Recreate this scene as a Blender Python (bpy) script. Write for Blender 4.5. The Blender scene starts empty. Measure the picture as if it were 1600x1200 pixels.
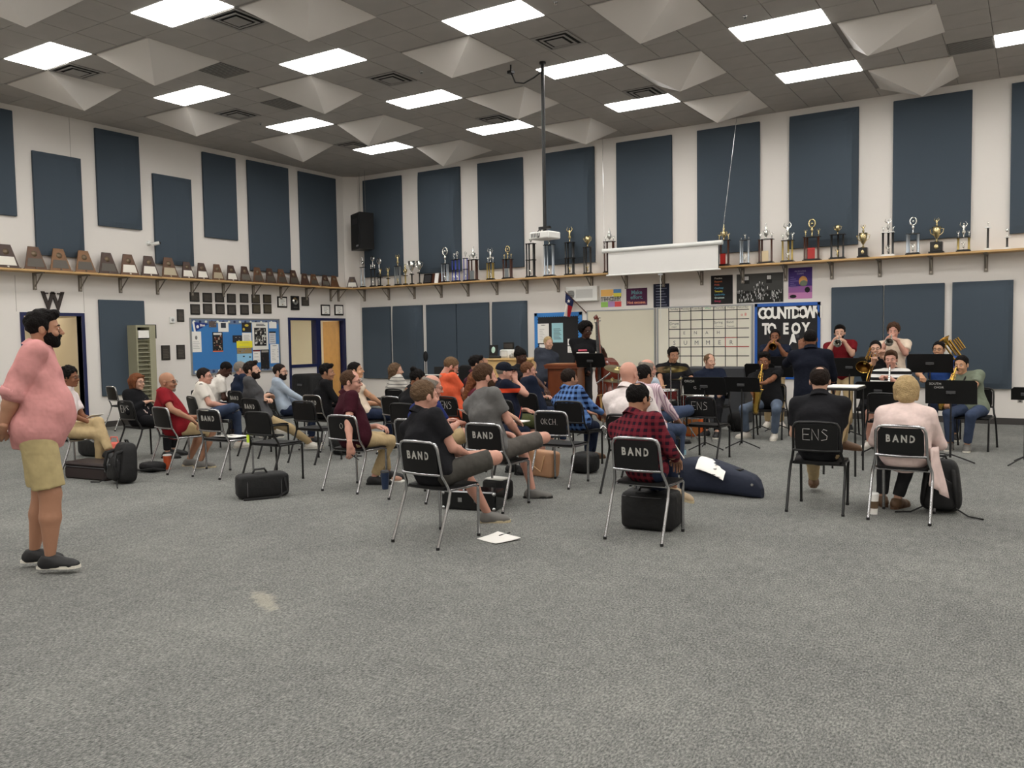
import bpy, math, random
import numpy as np
from mathutils import Vector, Matrix
random.seed(7)
SC = bpy.context.scene
COL = SC.collection
PI = math.pi

# ---------------------------------------------------------------- camera, light, exposure
FPX = 1307.44
CR = Vector((0.84688576, 0.53153232, -0.01605904))
CU = Vector((-0.01641105, 0.0563083, 0.99827854))
CF = Vector((-0.53152157, 0.84516434, -0.0564097))
CAMZ = 1.61
cd = bpy.data.cameras.new('camera'); cd.sensor_width = 36; cd.lens = 36 * FPX / 1600; cd.clip_start = .05
cam = bpy.data.objects.new('camera', cd); COL.objects.link(cam)
m = Matrix((CR, CU, -CF)).transposed().to_4x4(); m.translation = (0, 0, CAMZ); cam.matrix_world = m
SC.camera = cam
SC.view_settings.view_transform = 'Standard'; SC.view_settings.look = 'None'
SC.view_settings.gamma = 1; SC.view_settings.use_curve_mapping = False
SC.view_settings.exposure = 0.0
LAMP = 17.0            # strength of the fluorescent diffusers
w = bpy.data.worlds.new('world'); w.use_nodes = True; SC.world = w
w.node_tree.nodes['Background'].inputs[0].default_value = (.02, .02, .02, 1)
w.node_tree.nodes['Background'].inputs[1].default_value = .5

# ---------------------------------------------------------------- the room's measures
XW, YW, ZC = -15.13, 16.31, 5.76      # left wall, back wall, ceiling
XR, YF = 4.6, -5.0                    # unseen right and front walls
def ray(px, py):
    return CF + CR * ((px - 800) / FPX) - CU * ((py - 600) / FPX)
def on_y(px, py, Y):                  # point at depth Y of the room seen at a place of the photograph
    d = ray(px, py); return Vector((d.x * Y / d.y, Y, CAMZ + d.z * Y / d.y))
def on_x(px, py, X):
    d = ray(px, py); return Vector((X, d.y * X / d.x, CAMZ + d.z * X / d.x))
def on_z(px, py, Z=0):
    d = ray(px, py); t = (Z - CAMZ) / d.z; return Vector((d.x * t, d.y * t, Z))
def bk(px, py, off=0):                # (x, z) on the back wall
    q = on_y(px, py, YW - off); return q.x, q.z
def lf(px, py, off=0):                # (y, z) on the left wall
    q = on_x(px, py, XW + off); return q.y, q.z

# ---------------------------------------------------------------- materials
MATS = {}
def lin(c):
    return tuple(((v / 255) / 12.92 if v / 255 <= .04045 else ((v / 255 + .055) / 1.055) ** 2.4) for v in c)
def mat(name, c, rough=.7, metal=0, bump=0, bscale=60, emit=0, spec=.5, var=0, vscale=8, coat=0):
    """plain surface colour c (sRGB 0-255), optional fine relief and colour variation"""
    if name in MATS: return MATS[name]
    m = bpy.data.materials.new(name); m.use_nodes = True; MATS[name] = m
    nt = m.node_tree; b = nt.nodes['Principled BSDF']; L = nt.links
    col = (*lin(c), 1)
    b.inputs['Base Color'].default_value = col; b.inputs['Roughness'].default_value = rough
    b.inputs['Metallic'].default_value = metal; b.inputs['Specular IOR Level'].default_value = spec
    if coat: b.inputs['Coat Weight'].default_value = coat
    if emit:
        b.inputs['Emission Color'].default_value = col; b.inputs['Emission Strength'].default_value = emit
    if var or bump:
        tc = nt.nodes.new('ShaderNodeTexCoord')
    if var:
        n = nt.nodes.new('ShaderNodeTexNoise'); n.inputs['Scale'].default_value = vscale; n.inputs['Detail'].default_value = 3
        r = nt.nodes.new('ShaderNodeMapRange'); r.inputs[3].default_value = 1 - var; r.inputs[4].default_value = 1 + var
        r.inputs[1].default_value = .3; r.inputs[2].default_value = .7
        v = nt.nodes.new('ShaderNodeVectorMath'); v.operation = 'SCALE'; v.inputs[0].default_value = col[:3]
        L.new(tc.outputs['Object'], n.inputs['Vector']); L.new(n.outputs[0], r.inputs[0]); L.new(r.outputs[0], v.inputs['Scale']); L.new(v.outputs[0], b.inputs['Base Color'])
    if bump:
        n = nt.nodes.new('ShaderNodeTexNoise'); n.inputs['Scale'].default_value = bscale; n.inputs['Detail'].default_value = 2
        bp = nt.nodes.new('ShaderNodeBump'); bp.inputs['Strength'].default_value = bump; bp.inputs['Distance'].default_value = .02
        L.new(tc.outputs['Object'], n.inputs['Vector']); L.new(n.outputs[0], bp.inputs['Height']); L.new(bp.outputs[0], b.inputs['Normal'])
    return m
def cloth(name, c, rough=.9):
    return mat(name, c, rough, 0, bump=.9, bscale=9, spec=.12, var=.08, vscale=14)
def pattern(name, fn, rough=.9):
    """fn(nt, x, y, z sockets) -> colour socket, in the object's own coordinates"""
    if name in MATS: return MATS[name]
    m = bpy.data.materials.new(name); m.use_nodes = True; MATS[name] = m
    nt = m.node_tree; b = nt.nodes['Principled BSDF']; b.inputs['Roughness'].default_value = rough; b.inputs['Specular IOR Level'].default_value = .15
    tc = nt.nodes.new('ShaderNodeTexCoord'); s = nt.nodes.new('ShaderNodeSeparateXYZ'); nt.links.new(tc.outputs['Object'], s.inputs[0])
    nt.links.new(fn(nt, s.outputs[0], s.outputs[1], s.outputs[2], tc.outputs['Object']), b.inputs['Base Color'])
    n = nt.nodes.new('ShaderNodeTexNoise'); n.inputs['Scale'].default_value = 11
    bp = nt.nodes.new('ShaderNodeBump'); bp.inputs['Strength'].default_value = .5; bp.inputs['Distance'].default_value = .02
    nt.links.new(tc.outputs['Object'], n.inputs['Vector']); nt.links.new(n.outputs[0], bp.inputs['Height']); nt.links.new(bp.outputs[0], b.inputs['Normal'])
    return m
def mth(nt, op, a, b=None, c=None):
    n = nt.nodes.new('ShaderNodeMath'); n.operation = op
    for i, v in enumerate((a, b, c)):
        if v is None: continue
        if isinstance(v, (int, float)): n.inputs[i].default_value = v
        else: nt.links.new(v, n.inputs[i])
    return n.outputs[0]
def mixc(nt, f, a, b):
    n = nt.nodes.new('ShaderNodeMix'); n.data_type = 'RGBA'
    for k, v in ((0, f), (6, a), (7, b)):
        if isinstance(v, (int, float)): n.inputs[k].default_value = v
        elif isinstance(v, tuple): n.inputs[k].default_value = (*lin(v), 1)
        else: nt.links.new(v, n.inputs[k])
    return n.outputs[2]
def band(nt, v, period, duty, off=0):
    f = mth(nt, 'FRACT', mth(nt, 'MULTIPLY', mth(nt, 'ADD', v, off + 50), 1 / period))
    return mth(nt, 'LESS_THAN', f, duty)

# ---------------------------------------------------------------- mesh building
def q2(z): return Matrix.Rotation(z, 4, 'Z')
class MB:
    """collects shapes and links them as ONE mesh object; each shape may carry its own material"""
    def __init__(s): s.v = []; s.f = []; s.mi = []; s.sm = []; s.mats = []
    def _m(s, m):
        if m not in s.mats: s.mats.append(m)
        return s.mats.index(m)
    def add(s, vs, fs, m, smooth=False, M=None):
        o = len(s.v); k = s._m(m)
        if M is not None: vs = [M @ Vector(p) for p in vs]
        s.v += [tuple(p) for p in vs]
        for f in fs: s.f.append([i + o for i in f]); s.mi.append(k); s.sm.append(smooth)
        return s
    def box(s, x0, x1, y0, y1, z0, z1, m, M=None, bev=0):
        if bev:
            b = min(bev, abs(x1 - x0) / 2.1, abs(y1 - y0) / 2.1, abs(z1 - z0) / 2.1)
            vs = []; fs = []
            # chamfered box: 24 vertices
            for (X, sx) in ((x0, 1), (x1, -1)):
                for (Y, sy) in ((y0, 1), (y1, -1)):
                    for (Z, sz) in ((z0, 1), (z1, -1)):
                        vs += [(X, Y + sy * b, Z + sz * b), (X + sx * b, Y, Z + sz * b), (X + sx * b, Y + sy * b, Z)]
            bm_idx = lambda i, j, k, a: 3 * (4 * i + 2 * j + k) + a
            F = []
            for i in (0, 1):
                F.append([bm_idx(i, 0, 0, 0), bm_idx(i, 1, 0, 0), bm_idx(i, 1, 1, 0), bm_idx(i, 0, 1, 0)])
                F.append([bm_idx(0, i, 0, 1), bm_idx(1, i, 0, 1), bm_idx(1, i, 1, 1), bm_idx(0, i, 1, 1)])
                F.append([bm_idx(0, 0, i, 2), bm_idx(1, 0, i, 2), bm_idx(1, 1, i, 2), bm_idx(0, 1, i, 2)])
            for i in (0, 1):
                for j in (0, 1):
                    F.append([bm_idx(i, j, 0, 0), bm_idx(i, j, 1, 0), bm_idx(i, j, 1, 1), bm_idx(i, j, 0, 1)])
                    F.append([bm_idx(i, 0, j, 0), bm_idx(i, 1, j, 0), bm_idx(i, 1, j, 2), bm_idx(i, 0, j, 2)])
                    F.append([bm_idx(0, i, j, 1), bm_idx(1, i, j, 1), bm_idx(1, i, j, 2), bm_idx(0, i, j, 2)])
                    for k in (0, 1): F.append([bm_idx(i, j, k, a) for a in range(3)])
            c = Vector(((x0 + x1) / 2, (y0 + y1) / 2, (z0 + z1) / 2))
            G = []
            for f in F:
                p = [Vector(vs[i]) for i in f]; n = (p[1] - p[0]).cross(p[2] - p[0])
                G.append(f if n.dot(sum(p, Vector()) / len(p) - c) > 0 else f[::-1])
            return s.add(vs, G, m, False, M)
        vs = [(x0, y0, z0), (x1, y0, z0), (x1, y1, z0), (x0, y1, z0), (x0, y0, z1), (x1, y0, z1), (x1, y1, z1), (x0, y1, z1)]
        return s.add(vs, [(0, 3, 2, 1), (4, 5, 6, 7), (0, 1, 5, 4), (1, 2, 6, 5), (2, 3, 7, 6), (3, 0, 4, 7)], m, False, M)
    def cb(s, c, d, m, M=None, bev=0):       # box by centre and size
        return s.box(c[0] - d[0] / 2, c[0] + d[0] / 2, c[1] - d[1] / 2, c[1] + d[1] / 2, c[2] - d[2] / 2, c[2] + d[2] / 2, m, M, bev)
    def lathe(s, prof, m, M=None, n=16, cap=True):   # prof: (radius, z)
        vs = []; fs = []
        for r, z in prof:
            for i in range(n): a = 2 * PI * i / n; vs.append((r * math.cos(a), r * math.sin(a), z))
        k = len(prof)
        for j in range(k - 1):
            for i in range(n): i2 = (i + 1) % n; fs.append((j * n + i, j * n + i2, (j + 1) * n + i2, (j + 1) * n + i))
        s.add(vs, fs, m, True, M)
        if cap:
            s.add(vs[:n], [list(range(n))[::-1]], m, False, M); s.add(vs[-n:], [list(range(n))], m, False, M)
        return s
    def tube(s, pts, r, m, n=8, M=None, closed=False, flat=None):
        P = [Vector(p) for p in pts]; k = len(P); R = r if isinstance(r, (list, tuple)) else [r] * k
        vs = []; up = None
        for i, p in enumerate(P):
            if closed: t = P[(i + 1) % k] - P[i - 1]
            else: t = P[min(i + 1, k - 1)] - P[max(i - 1, 0)]
            t.normalize()
            if up is None:
                up = Vector((0, 0, 1)) if abs(t.z) < .9 else Vector((1, 0, 0))
            a = t.cross(up)
            if a.length < 1e-5: a = t.cross(Vector((0, 1, 0)))
            a.normalize(); b = a.cross(t); up = b
            for j in range(n):
                an = 2 * PI * (j + .5) / n; vs.append(p + a * math.cos(an) * R[i] + b * math.sin(an) * R[i])
        fs = []
        for i in range(k if closed else k - 1):
            for j in range(n):
                j2 = (j + 1) % n; i2 = (i + 1) % k; fs.append((i * n + j, i * n + j2, i2 * n + j2, i2 * n + j))
        s.add(vs, fs, m, n > 5, M)
        if not closed:
            s.add(vs[:n], [list(range(n))[::-1]], m, False, M); s.add(vs[-n:], [list(range(n))], m, False, M)
        return s
    def ball(s, c, r, m, M=None, n=10):
        rr = r if isinstance(r, (list, tuple)) else (r, r, r); vs = []; fs = []; k = max(4, n // 2 + 1)
        for j in range(k + 1):
            t = PI * j / k
            for i in range(n):
                a = 2 * PI * i / n; vs.append((c[0] + rr[0] * math.sin(t) * math.cos(a), c[1] + rr[1] * math.sin(t) * math.sin(a), c[2] - rr[2] * math.cos(t)))
        for j in range(k):
            for i in range(n): i2 = (i + 1) % n; fs.append((j * n + i, j * n + i2, (j + 1) * n + i2, (j + 1) * n + i))
        return s.add(vs, fs, m, True, M)
    def prism(s, poly, z0, z1, m, M=None):   # polygon in x,y (ccw) raised along z
        n = len(poly); vs = [(x, y, z0) for x, y in poly] + [(x, y, z1) for x, y in poly]
        fs = [list(range(n))[::-1], list(range(n, 2 * n))] + [(i, (i + 1) % n, n + (i + 1) % n, n + i) for i in range(n)]
        return s.add(vs, fs, m, False, M)
    def quad(s, a, b, c, d, m, M=None): return s.add([a, b, c, d], [(0, 1, 2, 3)], m, False, M)
    def text(s, txt, size, m, M=None, depth=.002, align='CENTER', bold=0, sx=1):
        cu = bpy.data.curves.new('t', 'FONT'); cu.body = txt; cu.size = size; cu.extrude = depth / 2; cu.resolution_u = 2
        cu.align_x = align; cu.align_y = 'CENTER'; cu.offset = bold
        o = bpy.data.objects.new('t', cu); me = o.to_mesh()
        vs = [(p.co.x * sx, p.co.y, p.co.z) for p in me.vertices]; fs = [list(p.vertices) for p in me.polygons]
        o.to_mesh_clear(); bpy.data.objects.remove(o); bpy.data.curves.remove(cu)
        return s.add(vs, fs, m, False, M)
    def mesh(s, name):
        me = bpy.data.meshes.new(name); me.from_pydata(s.v, [], s.f)
        for m in s.mats: me.materials.append(m)
        me.polygons.foreach_set('material_index', s.mi); me.polygons.foreach_set('use_smooth', s.sm); me.update()
        return me
    def build(s, name, parent=None, loc=None, rz=0, **kw):
        o = bpy.data.objects.new(name, s.mesh(name)); COL.objects.link(o)
        if parent is not None: o.parent = parent
        if loc is not None: o.location = loc
        if rz: o.rotation_euler.z = rz
        tag(o, **kw); return o
def tag(o, label=None, cat=None, group=None, kind=None):
    if label: o['label'] = label
    if cat: o['category'] = cat
    if group: o['group'] = group
    if kind: o['kind'] = kind
    return o
def thing(name, label, cat, loc=(0, 0, 0), rz=0, group=None):
    o = bpy.data.objects.new(name, None); COL.objects.link(o); o.empty_display_size = .1
    o.location = loc; o.rotation_euler.z = rz
    return tag(o, label, cat, group)
def dup(root, loc, rz=0, label=None, group=None, scale=None):
    r = root.copy(); COL.objects.link(r); r.location = loc; r.rotation_euler.z = rz
    if label: r['label'] = label
    if group: r['group'] = group
    if scale: r.scale = scale
    for ch in list(root.children):
        c = ch.copy(); COL.objects.link(c); c.parent = r
        for g in ch.children:
            d = g.copy(); COL.objects.link(d); d.parent = c
    return r
# ================================================================ THE SETTING
M_wall = mat('painted_wall', (228, 223, 217), .85, bump=.05, bscale=90)
M_tile = mat('ceiling_tile', (176, 172, 167), .95, bump=.3, bscale=120, var=.04, vscale=3)
M_gap = mat('ceiling_grid', (150, 147, 143), .9)
M_base = mat('rubber_baseboard', (62, 59, 57), .6)
M_navy = mat('navy_enamel', (25, 33, 76), .4)
M_cream = mat('cream_wall', (232, 222, 200), .9)
# carpet: grey loop pile, speckled, with faint wide blotches
def carpet():
    m = bpy.data.materials.new('carpet'); m.use_nodes = True; nt = m.node_tree; b = nt.nodes['Principled BSDF']; L = nt.links
    b.inputs['Roughness'].default_value = 1; b.inputs['Specular IOR Level'].default_value = .05
    tc = nt.nodes.new('ShaderNodeTexCoord'); mp = nt.nodes.new('ShaderNodeMapping'); mp.inputs['Scale'].default_value = (1, .45, 1); mp.inputs['Rotation'].default_value = (0, 0, .0)
    L.new(tc.outputs['Object'], mp.inputs[0])
    n1 = nt.nodes.new('ShaderNodeTexNoise'); n1.inputs['Scale'].default_value = 105; n1.inputs['Detail'].default_value = 4; n1.inputs['Roughness'].default_value = .75; L.new(mp.outputs[0], n1.inputs['Vector'])
    n2 = nt.nodes.new('ShaderNodeTexNoise'); n2.inputs['Scale'].default_value = 1.1; n2.inputs['Detail'].default_value = 4; L.new(tc.outputs['Object'], n2.inputs['Vector'])
    n3 = nt.nodes.new('ShaderNodeTexNoise'); n3.inputs['Scale'].default_value = 16; n3.inputs['Detail'].default_value = 3; L.new(mp.outputs[0], n3.inputs['Vector'])
    s = mth(nt, 'ADD', mth(nt, 'ADD', mth(nt, 'MULTIPLY', n1.outputs[0], 1.15), mth(nt, 'MULTIPLY', n2.outputs[0], .16)), mth(nt, 'MULTIPLY', n3.outputs[0], .16))
    r = nt.nodes.new('ShaderNodeValToRGB'); L.new(mth(nt, 'SUBTRACT', s, .235), r.inputs[0])
    e = r.color_ramp.elements; e[0].position = .28; e[0].color = (*lin((74, 75, 74)), 1); e[1].position = .74; e[1].color = (*lin((176, 175, 168)), 1)
    x = e.new(.5); x.color = (*lin((126, 127, 124)), 1)
    # one pale worn patch
    s2 = nt.nodes.new('ShaderNodeSeparateXYZ'); L.new(tc.outputs['Object'], s2.inputs[0]); p = on_z(414, 938)
    dx = mth(nt, 'DIVIDE', mth(nt, 'ADD', mth(nt, 'SUBTRACT', s2.outputs[0], p.x), mth(nt, 'MULTIPLY', mth(nt, 'SUBTRACT', s2.outputs[1], p.y), -1.0)), .27)
    dy = mth(nt, 'DIVIDE', mth(nt, 'ADD', mth(nt, 'SUBTRACT', s2.outputs[1], p.y), mth(nt, 'MULTIPLY', mth(nt, 'SUBTRACT', s2.outputs[0], p.x), .62)), .07)
    d = mth(nt, 'SQRT', mth(nt, 'ADD', mth(nt, 'MULTIPLY', dx, dx), mth(nt, 'MULTIPLY', dy, dy)))
    f = mth(nt, 'MULTIPLY', mth(nt, 'SUBTRACT', mth(nt, 'ADD', 1.25, mth(nt, 'MULTIPLY', mth(nt, 'SUBTRACT', n3.outputs[0], .5), 2.4)), d), 1.6)
    cl = nt.nodes.new('ShaderNodeClamp'); L.new(f, cl.inputs[0])
    L.new(mixc(nt, mth(nt, 'MULTIPLY', cl.outputs[0], .34), r.outputs[0], (205, 196, 176)), b.inputs['Base Color'])
    bp = nt.nodes.new('ShaderNodeBump'); bp.inputs['Strength'].default_value = .9; bp.inputs['Distance'].default_value = .012
    L.new(n1.outputs[0], bp.inputs['Height']); L.new(bp.outputs[0], b.inputs['Normal'])
    return m
M_carpet = carpet()
XB = XW - 4.2                                    # far side of the rooms behind the left wall
MB().box(XB - .1, XR + .1, YF - .1, YW + 1.2, -.1, 0, M_carpet).build('floor', kind='structure')
ceil = MB().box(XW - .12, XR + .1, YF - .1, YW + .1, ZC + .015, ZC + .12, M_gap).build('ceiling', kind='structure')
MB().box(XW - .12, XR, YW, YW + .12, 0, ZC, M_wall).build('wall_back', kind='structure')
MB().box(XR, XR + .12, YF, YW, 0, ZC, M_wall).build('wall_right', kind='structure')
MB().box(XW - .12, XR, YF - .12, YF, 0, ZC, M_wall).build('wall_front', kind='structure')
# left wall with the doorway and the office opening
D1, D2, DH = 7.93, 8.99, 2.13                    # doorway
W1, W2 = 14.12, 15.98                            # office window + door
WS = .95                                         # sill height
wl = MB()
for y0, y1, z0, z1 in ((YF, D1, 0, ZC), (D1, D2, DH, ZC), (D2, W1, 0, ZC), (W1, W2, DH, ZC), (W2, YW, 0, ZC), (W1, 14.98, 0, WS)):
    wl.box(XW - .14, XW, y0, y1, z0, z1, M_wall)
wl.build('wall_left', kind='structure')
# shallow splayed corner
MB().prism([(XW, 16.07), (XW + .28, YW), (XW, YW)], 0, ZC, M_wall).build('wall_corner', kind='structure')
# baseboards
bb = MB()
for y0, y1 in ((YF, D1 - .05), (D2 + .05, W1 + .86), (W2 + .05, 16.07)): bb.box(XW, XW + .012, y0, y1, 0, .11, M_base)
bb.build('baseboard_left', kind='structure')
MB().box(XW + .29, XR, YW - .012, YW, 0, .11, M_base).build('baseboard_back', kind='structure')
# fine vertical joints of the wall boards
M_joint = mat('wall_joint', (168, 162, 154), .9)
for n, px in enumerate((25, 131)):
    y = lf(px, 470)[0]
    MB().box(XW, XW + .002, y - .004, y + .004, DH + .06, 2.82, M_joint).build('trim_%d' % (n + 1), kind='structure')
y = lf(113, 300)[0]
MB().box(XW, XW + .002, y - .004, y + .004, 2.94, ZC, M_joint).build('trim_3', kind='structure')
# rooms behind the left wall
br = MB()
br.box(XB - .1, XB, 6.4, YW + 1.1, 0, 2.8, M_cream); br.box(XB, XW - .14, 6.3, 6.4, 0, 2.8, M_cream)
br.box(XB, XW - .14, 11.4, 11.5, 0, 2.8, M_cream); br.box(XB, XW - .14, YW + 1.0, YW + 1.1, 0, 2.8, M_cream)
br.box(XB, XW - .14, 6.4, YW + 1.1, 2.8, 2.9, M_cream); br.box(XW - .14, XW, YW, YW + 1.1, 0, 2.8, M_cream)
br.build('wall_rooms_behind', kind='structure')
M_lampw = mat('lit_diffuser_warm', (255, 246, 230), .5, emit=34)
for n, (y, x) in enumerate(((8.6, -17), (14.6, -17.4))):
    o = thing('ceiling_light', ['ceiling light of the small room seen through the left doorway', 'ceiling light of the office behind the window'][n], 'light', (x, y, 2.8))
    MB().box(-.62, .62, -.32, .32, -.05, 0, mat('light_frame', (225, 225, 222), .5)).build('frame', o)
    MB().box(-.58, .58, -.28, .28, -.056, -.05, M_lampw).build('diffuser', o)

# ceiling tiles: 2 ft lattice that the lamps and diffusers of the ceiling follow
GX, GY, T = -6.70, 9.05, .6096
LX = [GX + 3.048 * i for i in range(-2, 4)]; LY = [GY + 2.438 * j for j in range(-5, 3)]
PYR = [(-14.02, 7.27), (-11.57, 7.27), (-8.52, 7.27), (-14.02, 9.72), (-10.97, 9.72), (-7.93, 9.72), (-4.88, 9.72), (-14.02, 12.16), (-11.57, 12.16), (-8.52, 12.16),
       (-5.48, 12.16), (-2.38, 12.16), (-11.57, 14.6), (-8.52, 14.6), (-5.48, 14.6), (-2.38, 14.6), (-10.97, 4.85), (-14.02, 4.85), (-7.93, 4.85)]
PYA = [(-13.20, 8.06), (-11.1, 7.88), (-7.9, 7.85), (-13.2, 10.2), (-10.2, 10.45), (-7.3, 10.1), (-4.45, 10.35), (-13.3, 12.95), (-11.2, 12.65), (-7.72, 12.62),
       (-4.80, 12.7), (-2.05, 12.6), (-11.2, 15.1), (-7.65, 15.05), (-4.95, 14.95), (-1.65, 15.25), (-10.3, 5.6), (-13.4, 5.4), (-7.3, 5.4)]
def free(x0, y0):
    cx, cy = x0 + T / 2, y0 + T / 2
    if any(a - .05 < cx < a + 1.27 and b - .05 < cy < b + .66 for a in LX for b in LY): return False
    if any(a < cx < a + 1.22 and b < cy < b + 1.22 for a, b in PYR): return False
    return True
tiles = []
i0 = int((XW - GX) / T) - 1
for i in range(i0, int((XR - GX) / T) + 1):
    for j in range(int((YF - GY) / T) - 1, int((YW - GY) / T) + 2):
        x0, y0 = GX + i * T, GY + j * T
        if not free(x0, y0): continue
        a, b_, c_, d_ = max(x0, XW), min(x0 + T, XR), max(y0, YF), min(y0 + T, YW)
        if b_ - a < .05 or d_ - c_ < .05: continue
        v = Vector(((a + b_) / 2, (c_ + d_) / 2, ZC - CAMZ)); z = v.dot(CF)
        vis = z > 1 and abs(v.dot(CR) / z) < 830 / FPX and -v.dot(CU) / z > -640 / FPX
        tiles.append((not vis, v.length, a, b_, c_, d_))
tiles.sort()
me_t = MB().box(-T / 2 + .005, T / 2 - .005, -T / 2 + .005, T / 2 - .005, 0, .015, M_tile).mesh('ceiling_tile')
rest = MB()
for k, (nv, _, a, b_, c_, d_) in enumerate(tiles):
    if k < 300 and not nv:
        o = bpy.data.objects.new('ceiling_tile', me_t); COL.objects.link(o); o.parent = ceil
        o.location = ((a + b_) / 2, (c_ + d_) / 2, ZC); o.scale = ((b_ - a) / T, (d_ - c_) / T, 1)
    else: rest.box(a + .008, b_ - .008, c_ + .008, d_ - .008, ZC, ZC + .015, M_tile)
rest.build('ceiling_tiles', ceil, kind='stuff')
# lamps
M_lamp = mat('lit_diffuser', (255, 252, 247), .5, emit=LAMP)
M_frame = mat('light_frame', (225, 225, 222), .5)
lamp0 = None
rowname = {-1: 'nearest', 0: 'second', 1: 'third', 2: 'row along the back wall'}
for i, lx in enumerate(LX):
    for j, ly in enumerate(LY):
        jj = j - 5
        v = Vector((lx + .61, ly + .3, ZC - CAMZ)); z = v.dot(CF); see = z > 1 and abs(v.dot(CR) / z) < 900 / FPX and -v.dot(CU) / z > -680 / FPX
        rw = ['front row', 'second row', 'third row', 'row nearest the trophy shelf']
        if see: lab = 'glowing ceiling lamp, number %s from the left, %s' % (['one', 'two', 'three', 'four', 'five', 'six'][i], rw[max(0, min(3, jj + 1))])
        else: lab = 'white glowing rectangular ceiling lamp outside the picture'
        grp = None if see else 'ceiling lamps outside the picture'
        if lamp0 is None:
            lamp0 = o = thing('ceiling_light', lab, 'light', (lx, ly, ZC), 0, grp)
            MB().box(0, 1.2192, 0, .6096, .002, .03, M_frame).build('frame', o)
            MB().box(.01, 1.209, .01, .60, -.004, .002, M_lamp).build('diffuser', o)
        else:
            o = dup(lamp0, (lx, ly, ZC), 0, lab)
            if 'group' in o: del o['group']
            if grp: o['group'] = grp
# pyramid sound diffusers hanging in the grid
M_pyr = mat('diffuser_plastic', (214, 209, 203), .55)
pl = ['with its tip toward the left wall']
NUM = ['first', 'second', 'third', 'fourth', 'fifth', 'sixth']
rows = sorted(set(b for a, b in PYR))
for (a, b), (ax, ay) in zip(PYR, PYA):
    r = rows.index(b); row = sorted(p for p in PYR if p[1] == b); k = row.index((a, b))
    d = .37
    vs = [(a + .01, b + .01, ZC), (a + 1.21, b + .01, ZC), (a + 1.21, b + 1.21, ZC), (a + .01, b + 1.21, ZC), (ax, ay, ZC - d)]
    mb = MB(); vs = [(x - a, y - b, z - ZC) for x, y, z in vs]
    up = [(x, y, .014) for x, y, z in vs[:4]]
    mb.add(vs + up, [(1, 0, 4), (2, 1, 4), (3, 2, 4), (0, 3, 4), (5, 6, 7, 8), (0, 1, 6, 5), (1, 2, 7, 6), (2, 3, 8, 7), (3, 0, 5, 8)], M_pyr)
    mb.build('ceiling_diffuser', loc=(a, b, ZC), label='grey ceiling pyramid diffuser, %s from the left in the %s row from the back wall' % (NUM[k], NUM[len(rows) - 1 - r]), cat='sound diffuser')
# air vents and return grilles
M_vent = mat('vent_metal', (150, 147, 143), .5); M_dark = mat('vent_dark', (14, 14, 14), .9)
VN = [((-8.72, 7.5), 'by the second lamp of the front row'), ((-12.2, 7.5), 'below the lamp nearest the left wall'), ((-12.2, 10.56), 'beside the second-row lamp on the left'), ((-12.2, 13.6), 'toward the far left corner'), ((-5.6, 10.56), 'right of the projector pole'), ((-8.72, 10.56), 'in the middle of the ceiling'), ((-8.72, 13.6), 'near the back wall left of the pole'), ((-5.6, 13.6), 'near the back wall right of the pole')]
for (x, y), wh in VN:
    x = GX + T * round((x - T / 2 - GX) / T) + T / 2; y = GY + T * round((y - T / 2 - GY) / T) + T / 2
    o = thing('air_vent', 'square grey ceiling air vent with stepped louvres %s' % wh, 'vent', (x, y, ZC))
    f = MB()
    for k, (r0, r1, z) in enumerate(((.29, .245, -.004), (.20, .165, -.014), (.125, .0, -.022))):
        for (x0, x1, y0, y1) in ((-r0, r0, -r0, -r1), (-r0, r0, r1, r0), (-r0, -r1, -r1, r1), (r1, r0, -r1, r1)) if r1 else ((-r0, r0, -r0, r0),):
            f.box(x0, x1, y0, y1, z - .006, z, M_vent)
    f.build('louvre', o)
    MB().box(-.29, .29, -.29, .29, -.003, .0, M_dark).build('duct', o)
for (x, y), wh in (((-10.4, 8.76), 'between lamps on the left'), ((-11.31, 10.58), 'further back on the left'), ((-.71, 14.19), 'near the right edge of the picture')):
    x = GX + T * round((x - T / 2 - GX) / T) + T / 2; y = GY + T * round((y - T / 2 - GY) / T) + T / 2
    mb = MB().box(-.29, .29, -.29, .29, -.006, 0, mat('return_grille', (96, 94, 91), .7))
    for k in range(12): mb.box(-.28, .28, -.27 + .047 * k, -.26 + .047 * k, -.010, -.006, M_vent)
    mb.build('return_grille', loc=(x, y, ZC), label='flat dark grey return grille in the ceiling %s' % wh, cat='vent')
# sprinklers and small camera dome
for n, q in enumerate(((658, 111), (1164, 24), (407, 192), (868, 3))):
    p = on_z(*q, ZC)
    MB().lathe([(.03, 0), (.03, -.008), (.01, -.012), (.008, -.03), (.02, -.034)][::-1], mat('chrome', (190, 190, 190), .2, 1), n=10).build('sprinkler', loc=p, label='tiny ceiling sprinkler head %s' % ['left of the projector pole', 'above the right hand lamps', 'by the left lamps', 'at the top edge of the picture'][n], cat='sprinkler')

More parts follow.
